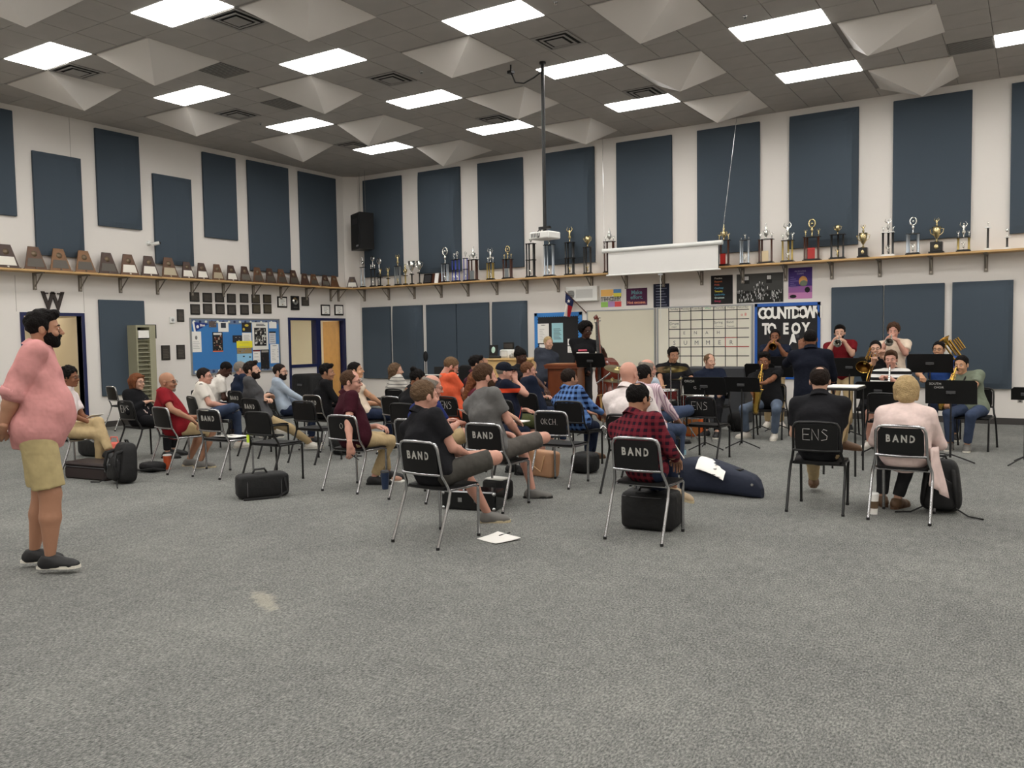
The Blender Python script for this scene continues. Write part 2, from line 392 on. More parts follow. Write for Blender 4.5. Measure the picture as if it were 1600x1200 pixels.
# acoustic wall panels
M_panel = mat('panel_fabric', (74, 84, 94), .95, bump=.15, bscale=200, spec=.1)
def panel(w, h, style):
    """fabric panel in its own frame: x along the wall, z up, +y out of the wall; style 0 flat, 1 folded with a curved ridge"""
    mb = MB()
    t = .05
    if style == 0:
        return mb.box(0, w, -t, 0, 0, h, M_panel, bev=.008)
    n, k = 14, 20; vs = []; fs = []
    for j in range(k + 1):
        v = j / k
        for i in range(n + 1):
            u = i / n; c = max(.0, 1 - (2 * v - 1) ** 2) ** .5
            edge = .06 + .22 * (1 - c)
            e = min(1, (1 - u) / edge, u / .5 if style == 2 else (u / .9 + .25))
            vs.append((u * w, t + (.15 if style == 1 else .08) * e * (.08 + .92 * c), v * h))
    for j in range(k):
        for i in range(n): a = j * (n + 1) + i; fs.append((a + 1, a, a + n + 1, a + n + 2))
    mb.add(vs, fs, M_panel)
    m0 = len(vs)
    rim = [i for i in range(n + 1)] + [j * (n + 1) + n for j in range(1, k + 1)] + [k * (n + 1) + i for i in range(n - 1, -1, -1)] + [j * (n + 1) for j in range(k - 1, 0, -1)]
    b = [(vs[i][0], 0, vs[i][2]) for i in rim]; N = len(rim)
    mb.add([vs[i] for i in rim] + b, [(i, (i + 1) % N, N + (i + 1) % N, N + i) for i in range(N)], M_panel)
    mb.v = [(x, -y, z) for x, y, z in mb.v]; mb.f = [f[::-1] for f in mb.f]; return mb
def rp(x0, x1, z0, z1, style, lab):      # on the back wall
    panel(x1 - x0, z1 - z0, style).build('acoustic_panel', loc=(x0, YW - .003, z0), label=lab, cat='acoustic panel')
def lp(y0, y1, z0, z1, style, lab):
    panel(y1 - y0, z1 - z0, style).build('acoustic_panel', loc=(XW + .003, y0, z0), rz=PI / 2, label=lab, cat='acoustic panel')
st = [0, 1, 0, 1, 0, 0, 1, 0, 1, 0]
XX = [(-14.63, -13.37), (-12.83, -11.6), (-11.09, -9.86), (-9.31, -8.08), (-7.56, -6.33), (-5.8, -4.56), (-4.0, -2.79), (-2.22, -1.0), (-.43, .8), (1.3, 2.5)]
WN = ['behind the hanging loudspeaker', 'second from the corner', 'third from the corner', 'behind the projector pole', 'just left of the projection screen', 'above the screen\'s right end', 'seventh from the corner', 'eighth from the corner', 'cut by the right edge of the picture', 'beyond the right edge of the picture']
for (a, b), s_, wn in zip(XX, st, WN): rp(a, b, 3.18, 5.63, s_, 'tall blue grey panel, back wall, ' + wn)
for a, b, s_, wn in ((-14.76, -13.82, 0, 'narrow, nearest the room corner'), (-13.72, -12.8, 1, 'narrow, second from the corner with a curved fold'), (-12.68, -11.78, 0, 'flat, third from the corner'), (-11.76, -10.84, 0, 'flat, joined to the right of the third one'),
                  (-10.73, -9.81, 1, 'beside the black notice board'), (-3.24, -2.36, 0, 'just right of the countdown board'), (-2.34, -1.38, 0, 'joined pair, the right one'), (-1.26, -.36, 2, 'rightmost, with curved ridges')):
    rp(a, b, .6, 2.42, s_, 'low blue grey panel, back wall, ' + wn)
for y0, y1, z0, z1, s_, wn in ((6.7, 7.9, 3.84, 5.65, 0, 'cut by the left edge of the picture'), (8.21, 9.09, 3.2, 5.03, 2, 'second from the left edge, lower'), (9.4, 10.3, 3.84, 5.66, 2, 'third from the left edge, higher'), (10.59, 11.48, 3.2, 5.0, 2, 'fourth from the left edge, lower'),
                           (11.79, 12.66, 3.84, 5.64, 0, 'short, fifth from the left edge'), (12.98, 14.2, 3.2, 5.67, 0, 'tall, second from the corner'), (14.52, 15.78, 3.2, 5.66, 0, 'tall, nearest the corner')):
    lp(y0, y1, z0, z1, s_, 'blue grey panel above the left wall shelf, ' + wn)
lp(9.33, 10.28, .6, 2.44, 0, 'low blue grey fabric panel on the left wall beside the doorway')

# doorway 1: navy frame, wooden leaf folded back
def framebox(mb, y0, y1, z0, z1, t=.055, d=(.0, .0)):
    X0, X1 = XW - .15, XW + .025
    mb.box(X0, X1, y0, y0 + t, z0, z1, M_navy); mb.box(X0, X1, y1 - t, y1, z0, z1, M_navy); mb.box(X0, X1, y0 + t, y1 - t, z1 - t, z1, M_navy)
mb = MB(); framebox(mb, 7.88, 9.05, 0, 2.18, .06)
dr = mb.build('door_1', kind='structure')
M_oak = mat('oak_veneer', (196, 148, 82), .45, var=.08, vscale=6)
mb = MB().box(XW - 1.1, XW - .16, 9.0, 9.045, .01, 2.1, mat('door_edge_paint', (196, 180, 150), .6)); mb.build('leaf', dr)
# doorway 2: office window and open oak door
mb = MB(); framebox(mb, W1 - .04, W2 + .04, 0, 2.15, .06)
dr = mb.build('door_2', kind='structure')
MB().box(XW - .15, XW + .025, 14.98, 15.13, 0, 2.09, M_navy).build('mullion', dr)
MB().box(XW - .15, XW + .025, W1, 14.98, WS, WS + .07, M_navy).build('window_rail', dr)
gl = bpy.data.materials.new('glass'); gl.use_nodes = True; g_ = gl.node_tree.nodes['Principled BSDF']
g_.inputs['Transmission Weight'].default_value = 1; g_.inputs['Roughness'].default_value = 0; g_.inputs['IOR'].default_value = 1.05; g_.inputs['Base Color'].default_value = (.95, .97, .95, 1)
MB().box(XW - .06, XW - .055, W1, 14.98, WS + .07, 2.09, gl).build('window_1', kind='structure')
yl = lf(494, 550)[0]; yr = lf(527, 550)[0]
leaf = MB().box(0, .045, 0, .88, .01, 2.08, M_oak, M=Matrix.Translation((XW - .12, 15.88, 0)) @ Matrix.Rotation(math.radians(70), 4, 'Z')).build('leaf', dr)
MB().tube([(0, 0, 0), (.05, 0, 0), (.05, -.1, 0)], .01, mat('brass', (176, 150, 90), .3, 1), M=Matrix.Translation((XW - .12 + .0, 15.88, 1.0)) @ Matrix.Rotation(math.radians(70), 4, 'Z') @ Matrix.Translation((.045, .8, 0))).build('door_handle', dr)
# office: window with blind in its far wall, shelf of papers, switch plate, grey cabinet
o = thing('office_window', 'pale window with lowered blind inside the office', 'window', (XB, 15.35, 1.2))
MB().box(.0, .03, 0, .95, 0, 1.2, mat('window_frame_white', (225, 228, 228), .5)).build('frame', o)
mb = MB()
for k in range(26): mb.box(.035, .05, .04, .91, .03 + .044 * k, .065 + .044 * k, mat('blind', (176, 186, 212), .6))
mb.build('slat', o)
o = thing('ledge_boxes', 'white papers and pinkish box on a ledge seen through the office window', 'box', (XB + .012, 15.2, 1.08))
MB().box(0, .3, 0, .95, -.06, 0, mat('grey_ledge', (178, 176, 168), .7)).build('ledge', o)
MB().box(.05, .2, .1, .42, 0, .3, mat('paper', (240, 238, 232), .9)).build('papers', o)
MB().box(.05, .2, .45, .85, 0, .24, mat('pink_box', (214, 176, 158), .8)).build('box', o)
MB().box(0, .4, 0, .62, 0, .72, mat('grey_paint', (132, 134, 132), .5), bev=.01).box(.4, .41, .03, .59, .38, .70, mat('grey_paint_dark', (110, 112, 110), .5)).build('filing_cabinet', loc=(XB + .02, 15.3, 0), label='low grey filing cabinet inside the office behind the window', cat='cabinet')
p = on_x(480, 540, XB + .01)
MB().box(0, .01, -.12, .12, -.15, .15, mat('steel_plate', (150, 150, 146), .35, .6)).box(.01, .02, -.06, .06, -.06, .0, M_dark).build('wall_plate', loc=(XB, min(p.y, 17.1), p.z), label='square steel plate on the office wall beside the window', cat='wall plate')
# ================================================================ SHELF, TROPHIES, PLAQUES
M_pine = mat('pine_shelf', (196, 158, 104), .55, var=.12, vscale=5)
M_brk = mat('bracket_grey', (128, 120, 110), .5, .3)
M_black = mat('black_plastic', (16, 16, 17), .45)
M_chrome = mat('chrome', (190, 190, 190), .2, 1)
M_gold = mat('gold_plated', (204, 188, 142), .25, 1)
M_silver = mat('silver_plated', (220, 220, 216), .2, 1)
M_white = mat('white_plastic', (228, 228, 224), .5)
M_paper = mat('paper', (240, 238, 232), .9)
ZS, SD = 2.91, .38                              # shelf top and depth
MB().box(XW, XW + SD, 3.0, YW - SD, ZS - .032, ZS, M_pine).build('wall_shelf', label='long pine shelf on the left wall carrying the wooden plaques', cat='shelf')
MB().box(XW, XR, YW - SD, YW, ZS - .032, ZS, M_pine).build('wall_shelf', label='long pine shelf on the back wall carrying the trophies', cat='shelf')
def bracket(loc, rz, lab, grp):
    mb = MB()
    mb.box(-.03, .03, 0, .03, -.30, 0, M_brk); mb.box(-.03, .03, 0, .30, -.02, 0, M_brk)
    mb.box(-.012, .012, .03, .036, -.28, -.05, mat('bracket_slot', (176, 168, 156), .5))
    mb.tube([(0, .02, -.25), (0, .27, -.02)], .012, M_brk, n=6)
    return mb.build('shelf_bracket', loc=loc, rz=rz, label=lab, cat='bracket', group=grp)
ORD = ['leftmost', 'second', 'third', 'fourth', 'fifth', 'sixth', 'seventh', 'eighth', 'ninth', 'tenth', 'eleventh', 'twelfth', 'thirteenth', 'fourteenth', 'fifteenth', 'sixteenth', 'seventeenth', 'eighteenth', 'nineteenth', 'twentieth', 'twenty-first', 'twenty-second']; BI = 0
b0 = bracket((XW, 7.0, ZS - .032), -PI / 2, 'grey steel bracket under the shelf on the left wall', 'brackets under the left shelf')
for px, py in ((53, 432), (124, 436), (187, 438), (245, 441), (299, 444), (348, 447), (395, 449), (438, 452), (478, 453), (516, 455), (537, 456)):
    dup(b0, (XW, min(lf(px, py)[0], 15.8), ZS - .032), -PI / 2, '%s full grey steel bracket from the left under the left shelf' % ORD[BI]); BI += 1
b0.location.y = 5.8; b0['label'] = 'grey steel bracket under the left shelf, outside the picture'
BI = 0; b1 = bracket((.6, YW, ZS - .032), PI, 'grey steel bracket under the trophy shelf beyond the picture\'s right edge', 'brackets under the back shelf')
for px, py in ((570, 456), (608, 455), (648, 454), (690, 452), (732, 450), (777, 448), (824, 445), (873, 442), (925, 438), (979, 436), (1037, 432), (1097, 428), (1161, 424), (1228, 420), (1300, 418), (1375, 412), (1455, 408), (1541, 404)):
    dup(b1, (bk(px, py)[0], YW, ZS - .032), PI, '%s grey steel bracket from the corner under the trophy shelf' % ORD[BI].replace('leftmost', 'first')); BI += 1

# trapezoid wooden plaques leaning on the left shelf
def plaque(w, h, wood, plate, seal):
    o = thing('wooden_plaque', '-', 'plaque', (0, 0, 0))
    Mw = mat('plaque_wood_' + wood, dict(dark=(66, 44, 34), mid=(92, 62, 40), light=(124, 86, 50))[wood], .45, var=.15, vscale=14)
    R = Matrix.Rotation(math.radians(9), 4, 'X')
    t = .45
    poly = [(-w / 2, 0), (w / 2, 0), (w / 2 * t, h), (-w / 2 * t, h)]
    X = Matrix.Translation((0, .06, .0)) @ Matrix.Rotation(math.radians(80), 4, 'X')
    MB().prism(poly, -.02, .0, Mw, M=X).prism([(-w / 2 - .01, 0), (w / 2 + .01, 0), (w / 2 + .01, .025), (-w / 2 - .01, .025)], -.03, .02, Mw, M=X).build('board', o)
    if plate:
        Mp = mat('plaque_plate_' + plate, dict(white=(226, 222, 212), grey=(104, 100, 92), dark=(82, 76, 68), tan=(176, 164, 140))[plate], .35, .2 if plate != 'white' else 0)
        a, b = .14 * h, .50 * h; wa = w / 2 * (1 - (1 - t) * .14) * .82; wb = w / 2 * (1 - (1 - t) * .5) * .82
        MB().prism([(-wa, a), (wa, a), (wb, b), (-wb, b)], 0, .004, Mp, M=X).box(-.012, .012, .045 * h, .11 * h, .0, .02, Mp, M=X).build('plate', o)
    MB().lathe([(.001, .006), (.13 * w, .004), (.13 * w, 0)], mat('plaque_seal', (120, 104, 84), .4, .4), M=X @ Matrix.Translation((0, h * .70, 0)), n=14).build('seal', o)
    return o
PL = [(16, 0, 38, 'dark', 'white'), (60, 0, 38, 'mid', 'dark'), (99, 0, 38, 'light', 'dark'), (138, 0, 35, 'light', 'dark'), (174, 0, 34, 'dark', 'dark'), (207, 0, 32, 'mid', 'white'), (239, 0, 31, 'dark', 'white'), (270, 0, 31, 'mid', 'tan'),
      (298, 0, 24, 'dark', 'white'), (321, 0, 24, 'dark', 'white'), (345, 0, 24, 'mid', 'tan'), (367, 0, 24, 'dark', 'white'), (388, 0, 24, 'dark', 'grey'), (408, 0, 23, 'mid', 'dark'), (427, 0, 23, 'dark', 'dark'), (445, 0, 22, 'mid', 'dark'), (464, 0, 22, 'dark', 'dark'),
      (481, 0, 16, 'dark', None), (495, 0, 16, 'mid', 'dark'), (513, 0, 16, 'dark', 'grey'), (527, 0, 17, 'mid', None), (547, 0, 17, 'dark', 'white')]
cnt = {}
proto = {}
for n, (px, _, wp, wood, plate) in enumerate(PL):
    y = on_x(px, 420 + px * .05, XW + .30)[1]
    H = .42 if n < 8 else (.36 if n < 17 else .30)
    wood_l = dict(dark='dark brown', mid='brown', light='light brown')[wood]
    key = (H, wood, plate); W = {.42: .40, .36: .32, .30: .30}[H]
    lab = 'trapezoid %s wooden plaque%s, %s from the left' % (wood_l, {'white': ' with white plate', 'tan': ' with tan plate', 'grey': ' with grey plate', 'dark': ' with dull metal plate', None: ' without a bright plate'}[plate], ORD[n]) if n else 'dark trapezoid wooden plaque with white plate at the left end of the shelf'
    if n < 21: loc = (XW + .30, y, ZS)
    rz = PI / 2
    if n == 21: loc = (XW + .30, YW - .30, ZS); rz = math.radians(45)
    if key in proto:
        o = dup(proto[key], loc, rz, lab)
    else:
        o = proto[key] = plaque(W, H, wood, plate, 1); o.location = loc; o.rotation_euler.z = rz; o['label'] = lab
    o['group'] = 'wooden plaques on the left shelf'

# trophies on the back shelf
M_marble = mat('black_marble', (18, 16, 16), .25)
M_wal = mat('walnut', (72, 38, 24), .35)
M_red = mat('red_plate', (170, 36, 30), .4)
COLS = {'silver': mat('column_silver', (176, 184, 192), .3, .7), 'wood': M_wal, 'black': mat('column_black', (24, 24, 24), .35), 'blue': mat('column_blue', (54, 70, 168), .3, .3), 'gold': mat('column_gold', (168, 146, 84), .35, .6), 'dark': mat('column_dark', (40, 36, 32), .4), 'grey': mat('column_grey', (128, 134, 136), .4, .3)}
def fig(mb, z, h, m, style, x=0, y=0):
    X = Matrix.Translation((x, y, z))
    if style == 'cup':
        mb.lathe([(.22 * h, 0), (.05 * h, .08 * h), (.05 * h, .22 * h), (.14 * h, .34 * h), (.24 * h, .6 * h), (.28 * h, 1 * h), (.24 * h, 1 * h), (.18 * h, .6 * h), (.01, .4 * h)], m, M=X, n=12)
        for sx in (-1, 1): mb.tube([(sx * .24 * h, 0, .9 * h), (sx * .42 * h, 0, .85 * h), (sx * .36 * h, 0, .6 * h), (sx * .18 * h, 0, .45 * h)], .025 * h, m, n=5, M=X)
    elif style == 'urn':
        mb.lathe([(.14 * h, 0), (.04 * h, .06 * h), (.05 * h, .15 * h), (.13 * h, .3 * h), (.15 * h, .48 * h), (.08 * h, .56 * h), (.05 * h, .6 * h), (.09 * h, .72 * h), (.02 * h, .8 * h), (.05 * h, .9 * h), (.005, h)], m, M=X, n=12)
        for sx in (-1, 1): mb.tube([(sx * .13 * h, 0, .5 * h), (sx * .2 * h, 0, .52 * h), (sx * .19 * h, 0, .35 * h), (sx * .1 * h, 0, .24 * h)], .018 * h, m, n=5, M=X)
    elif style == 'ring':
        mb.lathe([(.14 * h, 0), (.03 * h, .08 * h), (.05 * h, .3 * h), (.1 * h, .4 * h), (.03 * h, .5 * h)], m, M=X, n=10)
        mb.tube([(math.cos(a) * .18 * h, 0, .74 * h + math.sin(a) * .24 * h) for a in [k * PI / 5 for k in range(10)]], .05 * h, m, n=6, M=X, closed=True)
        mb.ball((0, 0, .74 * h), .08 * h, m, M=X, n=8)
    elif style == 'disc':
        mb.lathe([(.1 * h, 0), (.025 * h, .06 * h), (.03 * h, .5 * h), (.025 * h, .6 * h)], m, M=X, n=8)
        mb.ball((0, 0, .8 * h), (.2 * h, .06 * h, .2 * h), m, M=X, n=12)
    else:   # winged figure
        mb.lathe([(.12 * h, 0), (.03 * h, .05 * h), (.05 * h, .2 * h), (.12 * h, .32 * h), (.06 * h, .5 * h), (.11 * h, .66 * h), (.04 * h, .78 * h)], m, M=X, n=8)
        mb.ball((0, 0, .84 * h), .06 * h, m, M=X, n=8)
        mb.tube([(-.1 * h, 0, .68 * h), (-.22 * h, 0, .78 * h), (-.16 * h, 0, .98 * h)], [.04 * h, .03 * h, .01 * h], m, n=5, M=X)
        mb.tube([(.1 * h, 0, .68 * h), (.2 * h, 0, .82 * h), (.1 * h, 0, 1.0 * h)], [.04 * h, .03 * h, .01 * h], m, n=5, M=X)
def trophy(px, pyt, w, lab, n=4, cols='wood', tier=1, fh=.3, style='urn', m=None, side=False, plate=None, base=None, solid=False):
    """px centre, pyt top in the photograph; w width; fh share of the height taken by the figure"""
    m = m or M_gold; base = base or M_marble
    Y = YW - .29
    p = on_y(px, pyt, Y); Ht = max(.12, p.z - ZS)
    o = thing('trophy', lab, 'trophy', (p.x, Y, ZS), 0, 'trophies on the back shelf')
    f = Ht * fh; body = Ht - f
    if n == 0:       # cup on a turned block
        mb = MB().box(-w * .5, w * .5, -w * .4, w * .4, 0, Ht * .05, base, bev=.005)
        mb.box(-w * .4, w * .4, -w * .32, w * .32, Ht * .05, body, base, bev=.006); mb.build('base', o)
        MB().ball((0, -w * .33, body * .55), (w * .16, .006, body * .2), M_gold, n=10).build('badge', o)
        mb = MB(); fig(mb, body, f * (.62 if style == 'two' else 1), m, 'cup' if style == 'two' else style)
        if style == 'two': fig(mb, body + f * .55, f * .45, m, 'wing')
        mb.build('cup', o); return o
    d = min(w * .6, .16)
    MB().box(-w / 2, w / 2, -d / 2, d / 2, 0, .022, base).box(-w * .43, w * .43, -d * .42, d * .42, .022, .036, base).build('base', o)
    spots = {1: [(0, 0)], 2: [(-w * .36, 0), (w * .36, 0)], 3: [(-w * .36, -d * .2), (w * .36, -d * .2), (0, d * .28)], 4: [(-w * .38, -d * .28), (w * .38, -d * .28), (-w * .3, d * .3), (w * .3, d * .3)]}[n]
    r = max(.009, min(.018, w * .085))
    if n == 1: r = w * .16
    for t in range(tier):
        z0 = .036 + (body - .036) * t / tier; z1 = .036 + (body - .036) * (t + 1) / tier - .014
        for (x, y) in spots:
            MB().lathe([(r * 1.25, z0), (r * 1.25, z0 + .008), (r, z0 + .012), (r, z1 - .012), (r * 1.25, z1 - .006), (r * 1.25, z1)], COLS[cols], n=8, M=Matrix.Translation((x, y, 0))).build('column', o)
        MB().box(-w * .46, w * .46, -d * .45, d * .45, z1, z1 + .014, base if not solid else M_white).build('deck', o)
    mb = MB(); fig(mb, body, f, m, style); mb.build('figure', o)
    if side:
        for sx in (-1, 1): mb = MB(); fig(mb, body, f * .42, m, 'wing', x=sx * w * .36); mb.build('side_figure', o)
    if n > 1 and not plate: mb = MB(); fig(mb, .036, min(.16, body * .4 / tier + .04), m, 'wing', y=-d * .1); mb.build('lower_figure', o)
    if plate: MB().box(-w * .2, w * .2, -d * .42, -d * .36, .036, .036 + min(.2, body * .45), plate).build('plate', o)
    return o
S = M_silver
TR = [(566, 401, .15, 'thin silver column trophy next to the room corner', dict(cols='silver', fh=.34, n=2, style='urn', m=S)),
 (582, 400, .17, 'dark trophy with two side balls right of the corner', dict(cols='black', fh=.42, side=True, style='disc', m=S, n=2)),
 (592, 403, .12, 'slim trophy with a round silver disc on a stalk', dict(cols='black', fh=.55, n=2, style='disc', m=S)),
 (594, 418, .12, 'short gold figure trophy in front of the dark one', dict(n=1, cols='black', fh=.5, style='wing')),
 (606, 417, .10, 'small gold figure trophy alone left of the thin column trophy', dict(n=1, cols='gold', fh=.6, style='wing')),
 (621, 397, .18, 'four column trophy with a gold figure on top, left of the small trio', dict(cols='grey', fh=.38, n=4, style='wing')),
 (633, 412, .12, 'small gold trophy, left one of the trio before the second panel gap', dict(n=1, cols='gold', fh=.55, style='urn')),
 (643, 408, .11, 'small silver and black trophy, middle one of the trio', dict(n=1, cols='black', fh=.55, style='cup', m=S)),
 (655, 408, .11, 'small trophy, right one of the trio', dict(n=1, cols='black', fh=.5, style='cup', m=S)),
 (695, 386, .20, 'tall silver column trophy with a silver disc figure', dict(cols='silver', fh=.47, n=4, style='ring', m=S)),
 (709, 396, .14, 'blue column trophy, left of the close pair', dict(cols='blue', fh=.22, n=2, style='disc', m=S, tier=2)),
 (714, 393, .15, 'blue column trophy, right of the close pair', dict(cols='blue', fh=.25, n=2, style='ring', m=S, tier=2)),
 (727, 393, .13, 'purple blue column trophy beside the walnut one', dict(cols='blue', fh=.22, n=2, style='ring', m=S, tier=2)),
 (739, 385, .26, 'broad walnut column trophy with silver urn over the panel gap', dict(cols='wood', fh=.38, style='urn', m=S, side=True, plate=COLS['grey'])),
 (766, 387, .19, 'gold column trophy with silver figure on the third panel', dict(cols='gold', fh=.46, style='wing', m=S, side=True)),
 (793, 384, .25, 'dark walnut trophy with gold figures and plate on the third panel', dict(cols='wood', fh=.40, side=True, style='ring', plate=COLS['grey'])),
 (829, 367, .23, 'two tier black column trophy left of the projector', dict(cols='black', tier=2, fh=.20, style='urn', m=S)),
 (858, 365, .26, 'big silver green column trophy behind the projector', dict(cols='silver', fh=.26, style='cup', m=S, base=M_marble)),
 (890, 354, .23, 'two tier black trophy with gold figure right of the projector', dict(cols='black', tier=2, fh=.32, style='wing')),
 (918, 369, .19, 'dark patterned column trophy with plain gold cup', dict(cols='dark', fh=.28, style='cup')),
 (952, 356, .25, 'brown column trophy with silver urn left of the projection screen', dict(cols='wood', fh=.30, style='urn', m=S, side=True)),
 (1131, 350, .25, 'walnut trophy with gold urn and red plate at the screen\'s right end', dict(cols='wood', fh=.38, style='urn', side=True, plate=M_red)),
 (1164, 365, .20, 'pale silver column trophy with small gold shield', dict(cols='silver', fh=.20, style='wing', m=S, side=True)),
 (1197, 348, .30, 'tall walnut trophy with silver urn and tan plate', dict(cols='wood', fh=.40, style='urn', m=S, side=True, plate=mat('tan_plate', (206, 186, 150), .5))),
 (1231, 347, .24, 'bronze column trophy with thin silver figure', dict(cols='gold', fh=.45, style='wing', m=S, side=True, n=3)),
 (1269, 342, .32, 'wide walnut trophy with large silver cup and bright red plate', dict(cols='wood', fh=.42, style='ring', side=True, plate=M_red)),
 (1309, 352, .28, 'black spiral column trophy with small gold cup', dict(cols='black', fh=.26, style='cup', n=3)),
 (1349, 350, .19, 'gold cup trophy with figure on a dark block, left one', dict(n=0, fh=.70, style='two')),
 (1388, 341, .22, 'black column trophy with white decks and silver star figure', dict(cols='black', fh=.36, style='wing', m=S, solid=True, side=True, base=M_white, n=3)),
 (1427, 339, .23, 'silver black column trophy with eagle ring figure', dict(cols='silver', fh=.44, style='ring', m=S)),
 (1464, 340, .24, 'gold cup trophy with star on a dark block, right one', dict(n=0, fh=.68, style='two')),
 (1506, 346, .22, 'low bronze column trophy with silver star figure', dict(cols='gold', fh=.52, style='wing', m=S, side=True, n=2)),
 (1544, 347, .10, 'single green black column trophy with silver top near the right edge', dict(cols='dark', fh=.18, n=1, style='disc', m=S, base=M_white)),
 (1574, 357, .10, 'shortest dark column trophy at the right end of the shelf', dict(cols='dark', fh=.40, n=1, style='disc', m=S, base=M_white))]
for a in TR: trophy(a[0], a[1], a[2], a[3], **a[4])
for px, wd, mm, lab in ((668, .26, M_marble, 'low dark framed award lying against the back wall'), (684, .10, M_paper, 'white card on the trophy shelf between dark frames'), (678, .16, M_wal, 'low brown wooden plaque behind the white card'), (690, .18, M_wal, 'brown wooden plaque left of the silver disc trophy')):
    x = on_y(px, 430, YW - .26).x
    mb = MB().box(-wd / 2, wd / 2, -.02, 0, 0, .24, mm, M=Matrix.Rotation(math.radians(-12), 4, 'X'))
    if mm is M_marble: mb.box(-wd / 2 + .03, wd / 2 - .03, -.024, -.02, .03, .21, mat('dark_plate', (52, 50, 52), .4), M=Matrix.Rotation(math.radians(-12), 4, 'X'))
    mb.build('standing_plaque', loc=(x, YW - (.26 if mm is not M_paper else .32), ZS), label=lab, cat='plaque')

# ---------------------------------------------------------------- wall mounted things, left wall
def LM(y, z): return Matrix.Translation((XW, y, z)) @ Matrix.Rotation(PI / 2, 4, 'Z') @ Matrix.Rotation(PI / 2, 4, 'X')   # x along wall, y up, z out into the room
def RM(x, z, off=0): return Matrix.Translation((x, YW - off, z)) @ Matrix.Rotation(PI / 2, 4, 'X')
def framed(MM, name, w, h, mf, mp, lab, cat, extra=None, bw=.02, grp=None):
    o = thing(name, lab, cat); o.matrix_world = MM
    if grp: o['group'] = grp
    MB().box(-w / 2, w / 2, -h / 2, h / 2, .001, .02, mf, bev=.004).build('frame', o)
    mb = MB().box(-w / 2 + bw, w / 2 - bw, -h / 2 + bw, h / 2 - bw, .02, .023, mp)
    if extra: extra(mb, w, h)
    mb.build('print', o); return o
M_fr = mat('frame_black', (22, 19, 18), .35); M_pl = mat('etched_plate', (74, 70, 66), .35, .3); M_pl2 = mat('etched_plate_gold', (84, 78, 62), .35, .3)
M_ink = mat('ink_grey', (70, 70, 72), .8); M_inkd = mat('ink_dark', (24, 24, 26), .8)
def lines(mb, w, h, m=M_ink, n=6, z=.024, x0=-.34, x1=.34, y0=-.32, y1=.2):
    for k in range(n):
        yy = h * (y0 + (y1 - y0) * k / max(1, n - 1)); mb.box(w * x0, w * (x1 - .08 * (k % 3)), yy - h * .012, yy + h * .012, z - .001, z, m)
for r_, row in enumerate(([(303.5, 464), (323.5, 465), (342.5, 465), (361, 466), (381, 466), (399, 467), (417, 467)], [(304.5, 483.5), (324, 482.5), (343.5, 483), (361.5, 484), (381.5, 484), (400, 482.5), (417.5, 482.5)])):
    for c_, (px, py) in enumerate(row):
        y, z = lf(px, py)
        mp = M_pl if c_ < 5 else M_pl2
        framed(LM(y, z), 'award_plaque', .235, .20 + .02 * (r_ == 1), M_fr, mp, 'dark award plaque above the blue notice board, %s row, %s' % (['upper', 'lower'][r_], ['leftmost', 'second from left', 'third from left', 'fourth', 'fifth', 'sixth with a brass sheet', 'rightmost with a brass sheet'][c_]), 'plaque',
               lambda mb, w, h: lines(mb, w, h, mat('etch', (112, 106, 98), .4), 5), grp='award plaques in two rows')
def cert(px, py, w, h, lab, kind, wall='L'):
    y, z = lf(px, py)
    if kind == 'cert':
        ex = lambda mb, w, h: (lines(mb, w, h, n=5, x0=-.22, x1=.25), mb.ball((0, -h * .22, .024), (.014, .014, .004), mat('seal_gold', (150, 120, 50), .4), n=8))
        return framed(LM(y, z), 'framed_certificate', w, h, M_fr, M_paper, lab, 'certificate', ex, bw=.035)
    if kind == 'disc':
        ex = lambda mb, w, h: (mb.lathe([(.001, .03), (.09, .028), (.09, .024)], M_silver, M=Matrix.Translation((0, h * .14, 0)), n=20), mb.lathe([(.001, .033), (.03, .031)], M_inkd, M=Matrix.Translation((0, h * .14, 0)), n=12), mb.box(-.06, .06, -h * .34, -h * .26, .023, .025, M_pl))
        return framed(LM(y, z), 'framed_record', w, h, M_fr, M_inkd, lab, 'award', ex, bw=.02)
    return framed(LM(y, z), 'award_plaque', w, h, M_fr, M_pl, lab, 'plaque', lambda mb, w, h: lines(mb, w, h, mat('etch', (112, 106, 98), .4), 6), bw=.015)
cert(440.5, 472, .30, .26, 'small black framed certificate right of the rows of dark plaques', 'cert')
cert(460.5, 473.5, .27, .34, 'black frame holding a silver record disc', 'disc')
cert(476.5, 471, .24, .21, 'small black plaque right of the silver record', 'plaque')
cert(508, 484.5, .32, .27, 'black framed certificate above the oak door, left one', 'cert')
cert(529, 484.5, .32, .27, 'black framed certificate above the oak door, right one', 'cert')
cert(281.5, 493, .17, .26, 'small dark plaque beside the white thermostat', 'plaque')
cert(258.5, 551, .20, .30, 'dark rounded plaque at eye level, left of the pair', 'plaque')
cert(282, 550, .20, .30, 'dark rounded plaque at eye level, right of the pair', 'plaque')
y, z = lf(235, 518)
framed(LM(y, z), 'photo_plaque', .25, .28, M_fr, M_inkd, 'dark plaque with small photos above the grey mail sorter', 'plaque', lambda mb, w, h: [mb.box(-w * .35 + k % 3 * w * .25, -w * .35 + k % 3 * w * .25 + w * .2, -h * .35 + k // 3 * h * .16, -h * .35 + k // 3 * h * .16 + h * .12, .023, .025, M_paper) for k in (0, 1, 2, 3, 4, 5, 9, 10)])
y, z = lf(268, 500)
MB().cb((0, 0, .02), (.12, .13, .03), M_white, bev=.01).lathe([(.03, .035), (.03, .045), (.001, .046)], mat('grey_dial', (160, 160, 158), .5), n=14).build('thermostat', label='white thermostat on the left wall', cat='thermostat').matrix_world = LM(y, z)
